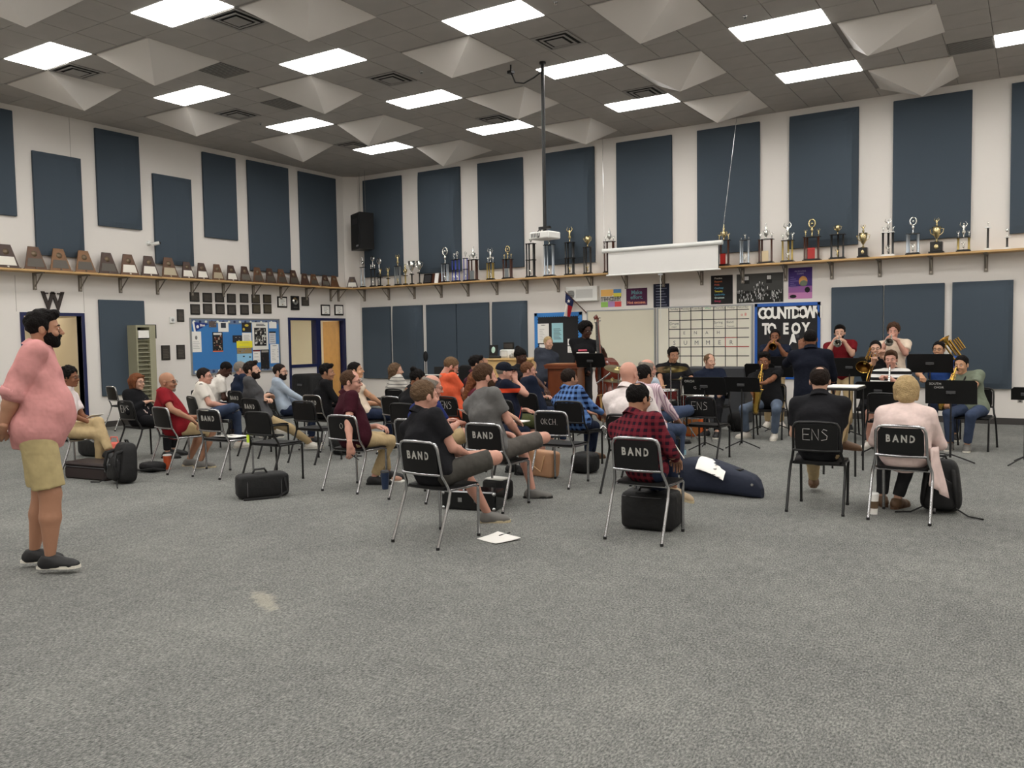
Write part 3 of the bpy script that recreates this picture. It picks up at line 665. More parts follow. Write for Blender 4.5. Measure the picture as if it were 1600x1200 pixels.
# small camera on the left wall
y, z = lf(232, 380)
o = thing('security_camera', 'small white security camera above the left shelf', 'camera'); o.matrix_world = LM(y, z)
MB().lathe([(.05, 0), (.05, .02), (.02, .035)], M_white, n=14).build('mount', o)
MB().tube([(0, 0, .03), (0, -.03, .1), (.03, -.02, .16), (.1, 0, .2)], [.012, .016, .035, .035], M_white, n=10).ball((.105, 0, .2), .032, M_inkd).build('camera_body', o)
# letter W
y, z = lf(82, 472)
o = MB().text('W', .46, mat('dark_bronze', (44, 34, 30), .5), depth=.03, bold=.012, sx=.82)
# add serifs
for x in (-.13, 0, .13): o.box(x - .045, x + .045, .145, .165, -.015, .015, MATS['dark_bronze'])
o = o.build('wall_letter', label='dark capital letter W mounted above the doorway', cat='letter'); o.matrix_world = LM(y, z) @ Matrix.Translation((0, 0, .02))
# blue notice board
M_alu = mat('aluminium', (168, 170, 170), .35, .6); M_bluep = mat('blue_paper', (60, 124, 188), .85, bump=.5, bscale=7)
by0, bz1 = lf(295.5, 496.5); by1, _ = lf(435.5, 497.5); bz0 = .90
BW_, BH_ = by1 - by0, bz1 - bz0
BM = LM((by0 + by1) / 2, (bz0 + bz1) / 2)
o = thing('notice_board', 'large bright blue notice board with pinned posters on the left wall', 'notice board'); o.matrix_world = BM
MB().box(-BW_ / 2 + .03, BW_ / 2 - .03, -BH_ / 2 + .03, BH_ / 2 - .03, .002, .02, M_bluep).build('backing', o)
mb = MB()
for a in ((-BW_ / 2, BW_ / 2, BH_ / 2 - .03, BH_ / 2), (-BW_ / 2, BW_ / 2, -BH_ / 2, -BH_ / 2 + .03), (-BW_ / 2, -BW_ / 2 + .03, -BH_ / 2 + .03, BH_ / 2 - .03), (BW_ / 2 - .03, BW_ / 2, -BH_ / 2 + .03, BH_ / 2 - .03)): mb.box(*a, 0, .03, M_alu)
mb.build('frame', o)
mb = MB(); random.seed(3)
M_bord = mat('border_print', (104, 122, 152), .8)
for (a, b) in ((BH_ / 2 - .13, BH_ / 2 - .03), (-BH_ / 2 + .03, -BH_ / 2 + .11)):
    mb.box(-BW_ / 2 + .03, BW_ / 2 - .03, a, b, .02, .023, M_bord)
    for k in range(16):
        x = -BW_ / 2 + .1 + k * (BW_ - .2) / 15; mb.ball((x, (a + b) / 2, .023), (.035, .03, .003), [mat('border_pale', (222, 226, 210), .8), mat('border_navy', (40, 52, 90), .8)][k % 2], n=8)
mb.build('border', o)
def bpos(px, py):
    y, z = lf(px, py); return y - (by0 + by1) / 2, z - (bz0 + bz1) / 2
def pin(name, x0, y0, x1, y1, mm, lab, deco=None, lay=0, wall=None):
    a = bpos(x0, y0); b = bpos(x1, y1); w, h = abs(b[0] - a[0]), abs(a[1] - b[1]); zz = .024 + .004 * lay
    mb = MB().box(-w / 2, w / 2, -h / 2, h / 2, zz, zz + .002, mm)
    if deco: deco(mb, w, h, zz + .002)
    q = mb.build(name, label=lab, cat='paper'); q.matrix_world = BM @ Matrix.Translation(((a[0] + b[0]) / 2, (a[1] + b[1]) / 2, 0)); return q
def busy(c1, c2, n, seed, top=None):
    def f(mb, w, h, z):
        R = random.Random(seed)
        for k in range(n):
            x, y = R.uniform(-.42, .36) * w, R.uniform(-.42, .3) * h; mb.box(x, x + R.uniform(.04, .14) * w, y, y + R.uniform(.02, .12) * h, z, z + .001, mat(*c1) if R.random() < .6 else mat(*c2))
        if top: mb.box(-w * .4, w * .4, h * .36, h * .46, z, z + .0012, mat(*top))
    return f
def txt(m, n=5):
    def f(mb, w, h, z): lines(mb, w, h, m, n, z + .001)
    return f
M_navyp = mat('navy_paper', (30, 52, 128), .8)
pen = bpos(301, 503); pen2 = bpos(325, 506); pen3 = bpos(304, 518)
mb = MB().prism([(pen3[0], pen3[1]), (pen2[0], pen2[1]), (pen[0], pen[1])], .024, .027, M_navyp).prism([(pen3[0] - .03, pen3[1] - .02), (pen3[0] + .01, pen3[1] - .0), (pen[0] + .01, pen[1] + .02), (pen[0] - .03, pen[1] + .0)], .024, .029, M_paper)
mb.ball((pen[0] + .10, (pen[1] + pen3[1]) / 2, .027), (.035, .035, .002), M_paper, n=10)
mb.text('Blue', .07, M_paper, M=Matrix.Translation((pen[0] + .22, pen[1] - .07, .029)) @ Matrix.Rotation(.05, 4, 'Z'), bold=.002)
q = mb.build('pennant', label='navy felt pennant with white lettering on the blue board', cat='pennant'); q.matrix_world = BM
K = ('poster_black', (26, 24, 26), .8); Wt = ('poster_white', (232, 230, 222), .8)
pin('flyer', 297, 518, 314, 550, M_paper, 'tall white flyer with small crest at the board\'s left end', lambda mb, w, h, z: (mb.ball((0, h * .2, z), (w * .12, h * .1, .002), mat('crest_grey', (130, 128, 124), .8), n=10), lines(mb, w, h, mat('pale_ink', (190, 188, 184), .8), 5, z + .001, y1=0)))
pin('poster', 330.5, 519, 347.5, 549.5, mat(*K), 'dark concert poster with orange foot on the blue board', lambda mb, w, h, z: (busy(('poster_rust', (120, 60, 44), .8), ('poster_cream', (190, 170, 150), .8), 26, 5, Wt)(mb, w, h, z), mb.box(-w / 2, w / 2, -h / 2, -h * .44, z, z + .002, mat('poster_orange', (226, 120, 84), .8))))
pin('flyer', 325, 502, 337, 511.5, mat('poster_brownish', (96, 84, 80), .8), 'small brownish photo card beside the pennant', busy(Wt, K, 6, 2))
pin('flyer', 339.5, 503, 356, 518.5, M_paper, 'white sheet with a dark square near the board\'s top', lambda mb, w, h, z: mb.box(-w * .25, w * .25, -h * .1, h * .4, z, z + .001, mat('dark_slate', (48, 54, 66), .8)))
pin('poster', 376.5, 504, 391.5, 519, mat('poster_blackish', (44, 42, 40), .8), 'dark square poster with a yellow round motif', lambda mb, w, h, z: (mb.ball((w * .02, h * .2, z), (w * .22, h * .14, .002), mat('mustard', (212, 190, 70), .8), n=10), mb.ball((-w * .3, -h * .2, z), (w * .12, h * .16, .002), mat('mustard', (212, 190, 70), .8), n=10)))
pin('flyer', 377, 520, 392, 534, M_paper, 'white text sheet left of the black and white poster', txt(M_ink))
pin('flyer', 362, 524, 377, 535, mat('poster_dark', (40, 40, 48), .8), 'dark small card in the middle of the board', busy(Wt, K, 4, 6), 1)
pin('flyer', 368, 533, 393, 543, mat('yellow_paper', (236, 226, 50), .8), 'bright yellow strip flyer', txt(mat('blue_ink', (60, 90, 170), .8), 2), 2)
pin('flyer', 369, 543, 392, 552, mat('photo_tan', (150, 130, 90), .8), 'tan photo sheet below the yellow strip', busy(('poster_blue2', (60, 140, 210), .8), K, 8, 9), 1)
pin('poster', 369, 553, 393, 572, mat('light_blue_paper', (150, 202, 232), .8), 'light blue sheet at the bottom middle of the board', busy(('poster_black', (26, 24, 26), .8), Wt, 4, 4))
pin('poster', 392, 503.5, 418, 546, mat(*Wt), 'large white poster with black and white photo collage', lambda mb, w, h, z: (mb.box(-w * .38, w * .38, -h * .36, h * .3, z, z + .001, mat(*K)), busy(('poster_midgrey', (150, 146, 136), .8), Wt, 60, 12)(mb, w * .82, h * .76, z + .001), lines(mb, w, h, M_inkd, 2, z + .002, y0=.38, y1=.43, x0=-.25)), 2)
pin('flyer', 419, 503, 431, 513, M_paper, 'small white sheet in the board\'s upper right corner', None)
pin('flyer', 419, 518, 430, 537, mat('grey_paper', (206, 208, 212), .8), 'grey flyer with dark head line at the right', lambda mb, w, h, z: (mb.box(-w / 2, w / 2, h * .38, h / 2, z, z + .001, M_inkd), lines(mb, w, h, M_ink, 4, z + .001)))
pin('flyer', 394, 547, 406, 566, M_paper, 'white sheet with dark red heading below the collage poster', lambda mb, w, h, z: (mb.box(-w / 2, w / 2, h * .38, h / 2, z, z + .001, mat('dark_red_ink', (110, 30, 30), .8)), lines(mb, w, h, M_ink, 3, z + .001)))
pin('poster', 406, 546.5, 420, 576, mat(*K), 'narrow black poster at the bottom right of the board', busy(('poster_deep', (60, 44, 44), .8), ('poster_deep', (60, 44, 44), .8), 6, 3, ('poster_grey', (150, 146, 140), .8)))
pin('flyer', 421, 538, 435, 567, M_paper, 'white calendar sheet at the board\'s right edge', lambda mb, w, h, z: (mb.text('CALENDAR', h * .055, M_inkd, M=Matrix.Translation((0, h * .42, z)), depth=.001, bold=.001), lines(mb, w, h, mat('pale_ink', (190, 188, 184), .8), 7, z + .001, x1=.1), [mb.text(c, h * .11, M_inkd, M=Matrix.Translation((w * .38, h * (.22 - .13 * i), z)), depth=.001) for i, c in enumerate('2018')]))

# ---------------------------------------------------------------- back wall boards and posters
def rect(px0, py0, px1, py1, off=0):
    a = bk(px0, py0, off); b = bk(px1, py1, off); return (a[0] + b[0]) / 2, (a[1] + b[1]) / 2, abs(b[0] - a[0]), abs(a[1] - b[1])
def wallprint(name, cx, cz, w, h, mm, lab, deco=None, off=.0, cat='poster', t=.004):
    mb = MB().box(-w / 2, w / 2, -h / 2, h / 2, .001, t, mm)
    if deco: deco(mb, w, h, t)
    q = mb.build(name, label=lab, cat=cat); q.matrix_world = RM(cx, cz, off); return q
def boardframe(o, w, h, m, t=.03, d=.03):
    mb = MB()
    for a in ((-w / 2, w / 2, h / 2 - t, h / 2), (-w / 2, w / 2, -h / 2, -h / 2 + t), (-w / 2, -w / 2 + t, -h / 2 + t, h / 2 - t), (w / 2 - t, w / 2, -h / 2 + t, h / 2 - t)): mb.box(*a, .0, d, m)
    return mb.build('frame', o)
# black notice board with blue scalloped edge
cx, cz, w, h = -9.02, 1.44, 1.20, 1.38
nb = thing('notice_board', 'black notice board with blue scalloped border behind the pianist', 'notice board'); nb.matrix_world = RM(cx, cz)
M_skyb = mat('border_sky_blue', (56, 128, 200), .7); M_blkp = mat('black_paper', (34, 33, 35), .9, bump=.3, bscale=8)
MB().box(-w / 2, w / 2, -h / 2, h / 2, .001, .02, M_blkp).build('backing', nb)
mb = MB()
for a in ((-w / 2, w / 2, h / 2 - .07, h / 2), (-w / 2, w / 2, -h / 2, -h / 2 + .07), (-w / 2, -w / 2 + .07, -h / 2, h / 2), (w / 2 - .07, w / 2, -h / 2, h / 2)): mb.box(*a, .02, .025, M_skyb)
for k in range(20): mb.lathe([(.028, 0), (.028, .0225)], M_skyb, M=Matrix.Translation((-w / 2 + .06 + k * (w - .12) / 19, h / 2 - .07, 0)), n=8)
for k in range(22):
    for sx in (-1, 1): mb.lathe([(.028, 0), (.028, .0225)], M_skyb, M=Matrix.Translation((sx * (w / 2 - .07), -h / 2 + .06 + k * (h - .12) / 21, 0)), n=8)
mb.build('border', nb)
cal = lambda mb, w, h, z: (mb.text('CALENDAR', h * .05, M_inkd, M=Matrix.Translation((0, h * .42, z)), depth=.001, bold=.001), lines(mb, w, h, mat('pale_ink', (190, 188, 184), .8), 7, z + .001, x1=.1))
for (a, b, c, d_), mm, lab, dc in (((840, 506, 858, 536), M_paper, 'white calendar sheet on the black board', cal), ((862, 505, 880, 535), mat('aqua_paper', (160, 206, 214), .8), 'light blue sheet on the black board', lambda mb, w, h, z: lines(mb, w, h, M_ink, 8, z + .001)), ((887, 529.5, 901, 539.5), M_paper, 'upper small white sheet on the black board', lambda mb, w, h, z: lines(mb, w, h, M_ink, 3, z + .001)), ((887, 541, 901, 551), M_paper, 'lower small white sheet on the black board', lambda mb, w, h, z: lines(mb, w, h, M_ink, 3, z + .001)), ((843, 538, 852, 551), M_paper, 'white slip behind the blond pianist', None)):
    wallprint('flyer', *rect(a, b, c, d_, .026), mm, lab, dc, .026, 'paper')
# whiteboards
M_wb = mat('whiteboard', (226, 222, 206), .3); M_wbs = mat('whiteboard_cream', (216, 210, 190), .35)
wb = thing('whiteboard', 'wide empty whiteboard behind the double bass player', 'whiteboard'); x0, x1, z0, z1 = -8.30, -6.72, .92, 2.15
wb.matrix_world = RM((x0 + x1) / 2, (z0 + z1) / 2); w, h = x1 - x0, z1 - z0
MB().box(-w / 2, w / 2, -h / 2, h / 2, .001, .02, M_wbs).build('panel', wb); boardframe(wb, w, h, M_alu, .025, .028)
w2 = thing('whiteboard', 'whiteboard ruled with a black tape calendar grid', 'whiteboard'); x0, x1, z0, z1 = -6.68, -4.70, .90, 2.17
w2.matrix_world = RM((x0 + x1) / 2, (z0 + z1) / 2); w, h = x1 - x0, z1 - z0
MB().box(-w / 2, w / 2, -h / 2, h / 2, .001, .02, M_wb).build('panel', w2); boardframe(w2, w, h, M_alu, .03, .03)
MB().box(-w / 2 - 1.6, w / 2, -h / 2 - .03, -h / 2, .0, .07, M_alu).build('pen_tray', w2)
mb = MB(); M_tape = mat('black_tape', (20, 20, 20), .5); M_rt = mat('red_tape', (170, 50, 44), .5)
gx0, gx1 = -w / 2 + .26, w / 2 - .07
zl = [h / 2 - .10 - k * (h - .2) / 5.9 for k in range(6)]
cw = (gx1 - gx0) / 7
for z_ in zl[:]: mb.box(gx0 - .0, gx1, z_ - .008, z_ + .008, .02, .0215, M_tape)
for k in range(7): mb.box(gx0 + cw * k - .008, gx0 + cw * k + .008, -h / 2 + .03, zl[0] + .1, .02, .022, M_tape)
mb.box(gx0 + cw * 5, gx0 + cw * 6, zl[3] - .007, zl[3] + .007, .0215, .023, M_rt); mb.box(gx0 + cw * 5 - .007, gx0 + cw * 5 + .007, zl[4], zl[3], .0215, .023, M_rt); mb.box(gx0 + cw * 5, gx0 + cw * 7, zl[4] - .007, zl[4] + .007, .0215, .023, M_rt)
mb.build('grid_tape', w2)
mb = MB(); M_mk = mat('marker_ink', (96, 96, 100), .8); M_mg = mat('marker_green', (90, 190, 150), .8); M_mr = mat('marker_red', (214, 90, 84), .8)
rowh = zl[0] - zl[1]
for k, (t, mm) in enumerate(zip(('Sunday', 'Monday', 'Tuesday', 'Wed', 'Thursday', 'Friday', 'Saturday'), (M_mk, M_mk, M_mk, M_mg, M_mk, M_mk, M_mk))):
    mb.text(t, .06, mm, M=Matrix.Translation((gx0 + cw * (k + .5), zl[0] + .045, .0205)), depth=.001)
mb.text('Drum', .085, M_mk, M=Matrix.Translation((gx0 + cw * 1.5 - cw, zl[1] - .07, .0205)), depth=.001); mb.text('major', .05, M_mk, M=Matrix.Translation((gx0 + cw * .5, zl[1] - .13, .0205)), depth=.001)
for k, t in ((4, 'Spring'), (5, 'Band')): mb.text(t, .07, M_mk, M=Matrix.Translation((gx0 + cw * (k + .5) - cw * .1, zl[1] - .06, .0205)), depth=.001); mb.text('Concert', .045, M_mk, M=Matrix.Translation((gx0 + cw * (k + .45), zl[1] - .14, .0205)), depth=.001)
for k, t in enumerate('SUMMER'): mb.text(t, .12, M_mk, M=Matrix.Translation((gx0 + cw * (k + .5), zl[3] - .1, .0205)), depth=.001)
for k, t in enumerate('ENAH'): mb.text(t, .09, M_mk, M=Matrix.Translation((gx0 + cw * (k + 1.4), zl[2] - .08, .0205)), depth=.001)
mb.text('o 8', .09, M_mr, M=Matrix.Translation((gx1 - cw * .45, zl[0] - .1, .0205)), depth=.001)
mb.build('marker_writing', w2)
for k, (dx, mm) in enumerate(((-.45, M_inkd), (-.1, M_paper), (.3, M_paper), (.42, M_mr), (.55, M_inkd), (.7, M_paper))):
    q = MB().box(-.05, .05, 0, .03, .03, .06, mm).build('board_eraser' if k == 0 else 'marker_pen', label=['black eraser on the tray under the calendar board', 'white marker left of the tray\'s middle', 'white marker in the tray\'s middle', 'red capped marker on the tray', 'dark marker on the tray', 'white marker at the tray\'s right end'][k], cat='eraser' if k == 0 else 'pen'); q.matrix_world = RM(-5.69 + dx, .90, 0) @ Matrix.Translation((0, 0, 0))
# countdown board
x0, x1, z0, z1 = -4.66, -3.44, .72, 2.17; w, h = x1 - x0, z1 - z0
cb_ = thing('countdown_board', 'black paper board with blue border reading COUNTDOWN TO EOY', 'notice board'); cb_.matrix_world = RM((x0 + x1) / 2, (z0 + z1) / 2)
M_rb = mat('royal_border', (24, 86, 170), .4)
MB().box(-w / 2, w / 2, -h / 2, h / 2, .001, .02, M_blkp).build('backing', cb_)
mb = MB()
for a in ((-w / 2, w / 2, h / 2 - .06, h / 2), (-w / 2, w / 2, -h / 2, -h / 2 + .06), (-w / 2, -w / 2 + .05, -h / 2, h / 2), (w / 2 - .05, w / 2, -h / 2, h / 2)): mb.box(*a, .02, .028, M_rb)
mb.build('border', cb_)
mb = MB(); cx_ = -w / 2 + .09
for ch in 'COUNTDOWN':
    mb.text(ch, .30, M_paper, M=Matrix.Translation((cx_ + .05, h / 2 - .20, .024 + .0005 * (len(mb.v) % 7))), depth=.004, bold=.012, sx=.72); cx_ += .128
for ch, xx in (('T', -.40), ('O', -.28), ('E', -.02), ('O', .17), ('Y', .35)):
    mb.text(ch, .29, M_paper, M=Matrix.Translation((xx, h / 2 - .50, .024)), depth=.004, bold=.012, sx=.72)
mb.build('cut_letters', cb_)
mb = MB().prism([(.10, -.02), (.18, -.04), (.14, .12), (.17, .2), (.09, .12), (.04, -.1)], .021, .024, M_paper).lathe([(.035, 0), (.035, .003)], M_ink, M=Matrix.Translation((.20, .09, .022)), n=12)
mb.build('paper_cutout', cb_)
# narrow tall strip between the boards, posters above
wallprint('poster', *rect(1170, 480, 1176, 565), M_white, 'narrow white strip beside the calendar whiteboard', None)
cols_ = [((0, 1, .66, 1), (240, 186, 110)), ((0, .55, .62, 1), (238, 186, 104)), ((.62, 1, .78, 1), (90, 140, 190)), ((.62, 1, .58, .78), (236, 226, 90)), ((0, .35, 0, .3), (150, 196, 100)), ((.35, .68, 0, .32), (176, 140, 190)), ((.68, 1, 0, .3), (222, 84, 84))]
def quote(mb, w, h, z):
    for k, ((a, b, c, d), cc) in enumerate(cols_): mb.box(-w / 2 + a * w, -w / 2 + b * w, -h / 2 + c * h, -h / 2 + d * h, z, z + .0005 + .0003 * k, mat('quote_%d' % k, cc, .8))
    R = random.Random(4)
    for r in range(3):
        for k in range(13): mb.box(-w / 2 + k * w / 13, -w / 2 + k * w / 13 + w * R.uniform(.03, .065), -h / 2 + h * (.33 + .09 * r), -h / 2 + h * (.40 + .09 * r), z + .001, z + .004, M_inkd)
wallprint('poster', *rect(939, 453, 971, 479), mat('poster_white', (232, 230, 222), .8), 'colour block poster with black lettering above the whiteboard', quote)
wallprint('poster', *rect(978.5, 451, 1011.5, 476.5), mat('plum_paper', (78, 30, 66), .8), 'plum poster reading Make effort Not excuses', lambda mb, w, h, z: (mb.text('Make', h * .32, mat('poster_teal', (100, 140, 150), .8), M=Matrix.Translation((0, h * .25, z)), depth=.002, bold=.003), mb.text('effort.', h * .32, mat('poster_teal', (100, 140, 150), .8), M=Matrix.Translation((0, -h * .03, z)), depth=.002, bold=.003), mb.text('Not excuses.', h * .22, mat('poster_peach', (226, 150, 120), .8), M=Matrix.Translation((0, -h * .33, z)), depth=.002, bold=.002)))
wallprint('poster', *rect(1021, 444, 1046, 480), mat('midnight_paper', (22, 26, 48), .8), 'midnight blue poster with pale lines of text behind the pull cord', lambda mb, w, h, z: lines(mb, w, h, mat('pale_blue_ink', (130, 136, 156), .8), 8, z + .001, y0=-.4, y1=.42))
def tenacity(mb, w, h, z):
    cs = [(200, 190, 180), (200, 110, 60), (190, 90, 70), (90, 160, 190), (230, 214, 70), (80, 150, 180), (200, 220, 214), (180, 60, 90)]
    for k, (t, c) in enumerate(zip(('Practice', 'Respect', 'Pride', 'Courtesy', 'Tenacity', 'Leadership', 'Greatness', 'Energy'), cs)):
        mb.text(t, h * .085, mat('word_%d' % k, c, .8), M=Matrix.Translation((-w * .34, h * (.40 - .113 * k), z)), depth=.001, align='LEFT', bold=.001)
wallprint('poster', *rect(1111, 431, 1145, 474.5), mat('poster_black', (26, 24, 26), .8), 'black poster with a column of coloured words', tenacity)
def group(mb, w, h, z):
    R = random.Random(8); g = [mat('photo_%d' % k, (k, k, k - 2), .8) for k in (30, 70, 110, 160, 205)]
    mb.box(-w * .5, w * .5, -h * .05, h * .5, z, z + .0005, g[1])
    for x in (-.28, .2): mb.box(w * (x - .06), w * (x + .06), h * .18, h * .44, z, z + .001, g[0]); mb.box(w * (x - .045), w * (x + .045), h * .3, h * .42, z, z + .0015, g[4])
    for k in range(170):
        x = R.uniform(-.48, .46); top = .28 * math.exp(-(x / .16) ** 2) - .08
        y = R.uniform(-.42, top); mb.box(w * x, w * (x + .018), h * y, h * (y + R.uniform(.04, .09)), z + .001, z + .002 + .0001 * (k % 5), g[R.choice((0, 2, 3, 4, 4, 0))])
    mb.box(-w / 2, w / 2, -h / 2, -h * .43, z, z + .001, g[4])
wallprint('poster', *rect(1151, 429, 1224, 475), mat('photo_30', (30, 30, 28), .8), 'wide black and white group photograph of people before a building', group)
def concert(mb, w, h, z):
    mb.box(-w / 2, w / 2, -h / 2, -h * .1, z, z + .0005, mat('mauve', (150, 96, 156), .8)); mb.box(-w / 2, w / 2, -h / 2, -h * .3, z, z + .0008, mat('pink_mauve', (196, 130, 180), .8))
    mb.ball((w * .12, h * .06, z), (w * .19, h * .17, .003), mat('poster_amber', (206, 150, 90), .8), n=12); mb.ball((w * .14, h * .0, z), (w * .17, h * .11, .005), mat('moss', (110, 120, 100), .8), n=12)
    mb.ball((w * .3, -h * .22, z), (w * .12, h * .1, .003), M_inkd, n=8); mb.ball((-w * .3, -h * .42, z), (w * .16, h * .06, .003), M_inkd, n=8)
    for k, t in enumerate(('MUSICIANS', 'CORPS')): mb.text(t, h * .07, mat('word_lilac', (170, 160, 190), .8), M=Matrix.Translation((0, h * (.38 - .08 * k), z)), depth=.001)
    lines(mb, w, h, mat('lilac_ink', (110, 96, 150), .8), 6, z + .001, x0=-.42, x1=-.1, y0=-.12, y1=.2)
wallprint('poster', *rect(1232, 419, 1269, 466), mat('violet_paper', (64, 44, 112), .8), 'violet poster with orange figure and dark hands right of the group photograph', concert)
wallprint('outlet_plate', *rect(1590, 620, 1598, 629.5), mat('outlet_grey', (150, 146, 140), .5), 'small grey outlet plate low on the wall at the right edge', lambda mb, w, h, z: [mb.box(-.02, .02, h * (s - .1), h * (s + .1), z, z + .002, M_inkd) for s in (-.22, .22)], 0, 'outlet')

# clock / speaker box
cx, cz, w, h = rect(888, 449, 937, 470)
o = thing('wall_console', 'white wall console box with round and square speaker grilles', 'speaker'); o.matrix_world = RM(cx, cz)
MB().box(-w / 2, w / 2, -h / 2, h / 2, 0, .12, M_white, bev=.01).build('case', o)
mb = MB().lathe([(.085, .12), (.085, .126), (.001, .127)], mat('grille_grey', (176, 176, 172), .6), M=Matrix.Translation((-w * .33, 0, 0)), n=18)
for k in range(7): mb.box(-w * .33 - .08, -w * .33 + .08, -.07 + k * .022, -.062 + k * .022, .127, .13, M_ink)
mb.build('round_grille', o)
mb = MB().box(-w * .17, w * .36, -h * .28, h * .3, .12, .124, mat('grille_grey2', (206, 206, 202), .6))
for k in range(9): mb.box(-w * .15, w * .34, -h * .24 + k * h * .058, -h * .235 + k * h * .058, .124, .126, mat('grille_grey', (176, 176, 172), .6))
mb.build('square_grille', o)
# flag on a slanted pole
o = thing('flag', 'state flag with blue field, white star, white and red stripes on a slanted pole', 'flag', (bk(917, 489)[0], YW, bk(917, 489)[1]))
a = Vector((0, -.02, 0)); b_ = Vector((-.36, -.32, .47))
MB().tube([a, b_], .011, M_wal).lathe([(.03, 0), (.03, .02)], M_alu, M=Matrix.Rotation(PI / 2, 4, 'X')).build('pole', o)
vs = []; fs = []; mi = []
N = 10; K_ = 14
mb = MB()
P = [[None] * (N + 1) for _ in range(K_ + 1)]
for j in range(K_ + 1):
    for i in range(N + 1):
        u, v = i / N, j / K_    # u across the hoist (along pole), v down
        hp = b_.lerp(a, .04 + .36 * u); fold = .05 * math.sin(u * 9 + v * 2) * (.3 + v)
        P[j][i] = (hp.x - .10 * v * (1 - u * .2) * .8, hp.y + fold, hp.z - .50 * v * (1 - .25 * u) )
for j in range(K_):
    for i in range(N):
        mm = mat('flag_blue', (26, 38, 84), .8) if j / K_ < .36 else (mat('flag_white', (222, 216, 208), .8) if i < N * .45 else mat('flag_red', (168, 28, 40), .8))
        mb.quad(P[j][i], P[j + 1][i], P[j + 1][i + 1], P[j][i + 1], mm)
st_ = []
for k in range(10):
    r_ = .045 if k % 2 == 0 else .018; a_ = PI / 2 + k * PI / 5; c_ = Vector(P[3][6]); st_.append((c_.x + r_ * math.cos(a_), c_.y - .045, c_.z + r_ * math.sin(a_)))
mb.add(st_, [list(range(10))], mat('flag_white', (222, 216, 208), .8))
f_ = mb.build('flag_cloth', o)
sm = f_.modifiers.new('thick', 'SOLIDIFY'); sm.thickness = .003

# hanging loudspeaker in the corner
Y = YW - .45
c0 = on_y(551, 336, Y); c1 = on_y(584, 389, Y)
o = thing('wall_loudspeaker', 'black loudspeaker hanging on cables in the room corner', 'speaker', ((c0.x + c1.x) / 2, Y, c1.z), math.radians(-28))
W_, H_ = (c1.x - c0.x) * .98, c0.z - c1.z
MB().prism([(-W_ / 2, -.2), (W_ / 2, -.2), (W_ * .34, .2), (-W_ * .34, .2)], 0, H_, M_black).build('cabinet', o)
MB().box(-W_ * .44, W_ * .44, -.215, -.2, .03, H_ - .03, mat('speaker_grille', (26, 26, 27), .7, bump=.4, bscale=300)).build('grille', o)
MB().box(W_ * .12, W_ * .36, -.219, -.215, .06, .10, mat('badge_grey', (176, 176, 176), .4)).build('badge', o)
MB().box(-W_ * .28, W_ * .28, -.217, -.213, H_ * .7, H_ * .85, mat('horn_dark', (8, 8, 8), .5)).build('horn', o)
for sx in (-1, 1): MB().tube([(sx * W_ * .3, 0, H_), (sx * W_ * .3, 0, ZC - c1.z)], .004, M_chrome, n=5).build('cable', o)
# projection screen hung in front of the shelf
Y = YW - .62
a = on_y(943, 393, Y); b_ = on_y(1129, 378, Y); zt = (a.z + b_.z) / 2; zb = (on_y(948, 432, Y).z + on_y(1124, 419, Y).z) / 2
o = thing('projection_screen', 'white roll-up projection screen partly lowered over the trophy shelf', 'screen', (a.x, Y, zt))
Ws = b_.x - a.x
MB().tube([(0, 0, 0), (Ws, 0, 0)], .045, M_white, n=12).lathe([(.05, -.02), (.05, .0)], M_white, M=Matrix.Rotation(PI / 2, 4, 'Y')).build('roller_case', o)
MB().box(.09, Ws - .07, .0, .004, zb - zt, -.02, mat('screen_fabric', (226, 224, 220), .8)).build('fabric', o)
MB().box(.09, .105, -.001, .0, zb - zt, -.03, M_black).box(Ws - .085, Ws - .07, -.001, .0, zb - zt, -.03, M_black).build('edge_band', o)
MB().tube([(.06, .002, zb - zt), (Ws - .04, .002, zb - zt)], .016, M_white, n=8).build('weight_bar', o)
xm = on_y(1032, 428, Y).x - a.x; zc_ = on_y(1032, 500, Y).z - zt
MB().tube([(xm, .0, zb - zt), (xm, 0, zc_)], .005, M_white, n=5).box(xm - .05, xm + .05, -.01, .01, zb - zt - .05, zb - zt - .02, M_alu).build('pull_cord', o)
t1 = on_y(1152, 182, Y + .2)
MB().tube([(Ws - .02, 0, .03), (t1.x - a.x, .2, ZC - zt)], .004, M_chrome, n=5).build('cable', o)
MB().tube([(.02, 0, .03), (-.10, .2, ZC - zt)], .003, M_chrome, n=5).build('cable', o)
# projector on its ceiling pole
px_, py_ = -6.43, 11.24
pz = on_y(846, 369, py_).z
o = thing('projector', 'white projector hanging from a long black ceiling pole', 'projector', (px_, py_, pz), math.radians(-8))
MB().box(-.19, .19, -.15, .15, -.055, .055, M_white, bev=.015).build('body', o)
MB().lathe([(.04, 0), (.04, .03), (.03, .03), (.001, .02)], M_inkd, M=Matrix.Translation((.10, .15, 0)) @ Matrix.Rotation(-PI / 2, 4, 'X')).build('lens', o)
mb = MB()
for k in range(6): mb.box(-.15 + k * .03, -.135 + k * .03, -.153, -.149, -.03, .03, M_ink)
mb.build('vent_slot', o)
MB().tube([(0, 0, .12), (0, 0, ZC - pz)], .027, M_black, n=10).lathe([(.05, ZC - pz - .03), (.05, ZC - pz)], M_black, n=12).build('pole', o)
MB().box(-.1, .1, -.03, .03, .10, .14, M_black).tube([(0, 0, .05), (0, 0, .12)], .03, M_black).tube([(-.08, 0, .12), (-.15, -.05, .03), (-.12, -.12, -.04), (0, -.155, -.03), (.0, -.1, .1)], .008, M_black, n=6).build('mount', o)
zt_ = ZC - pz
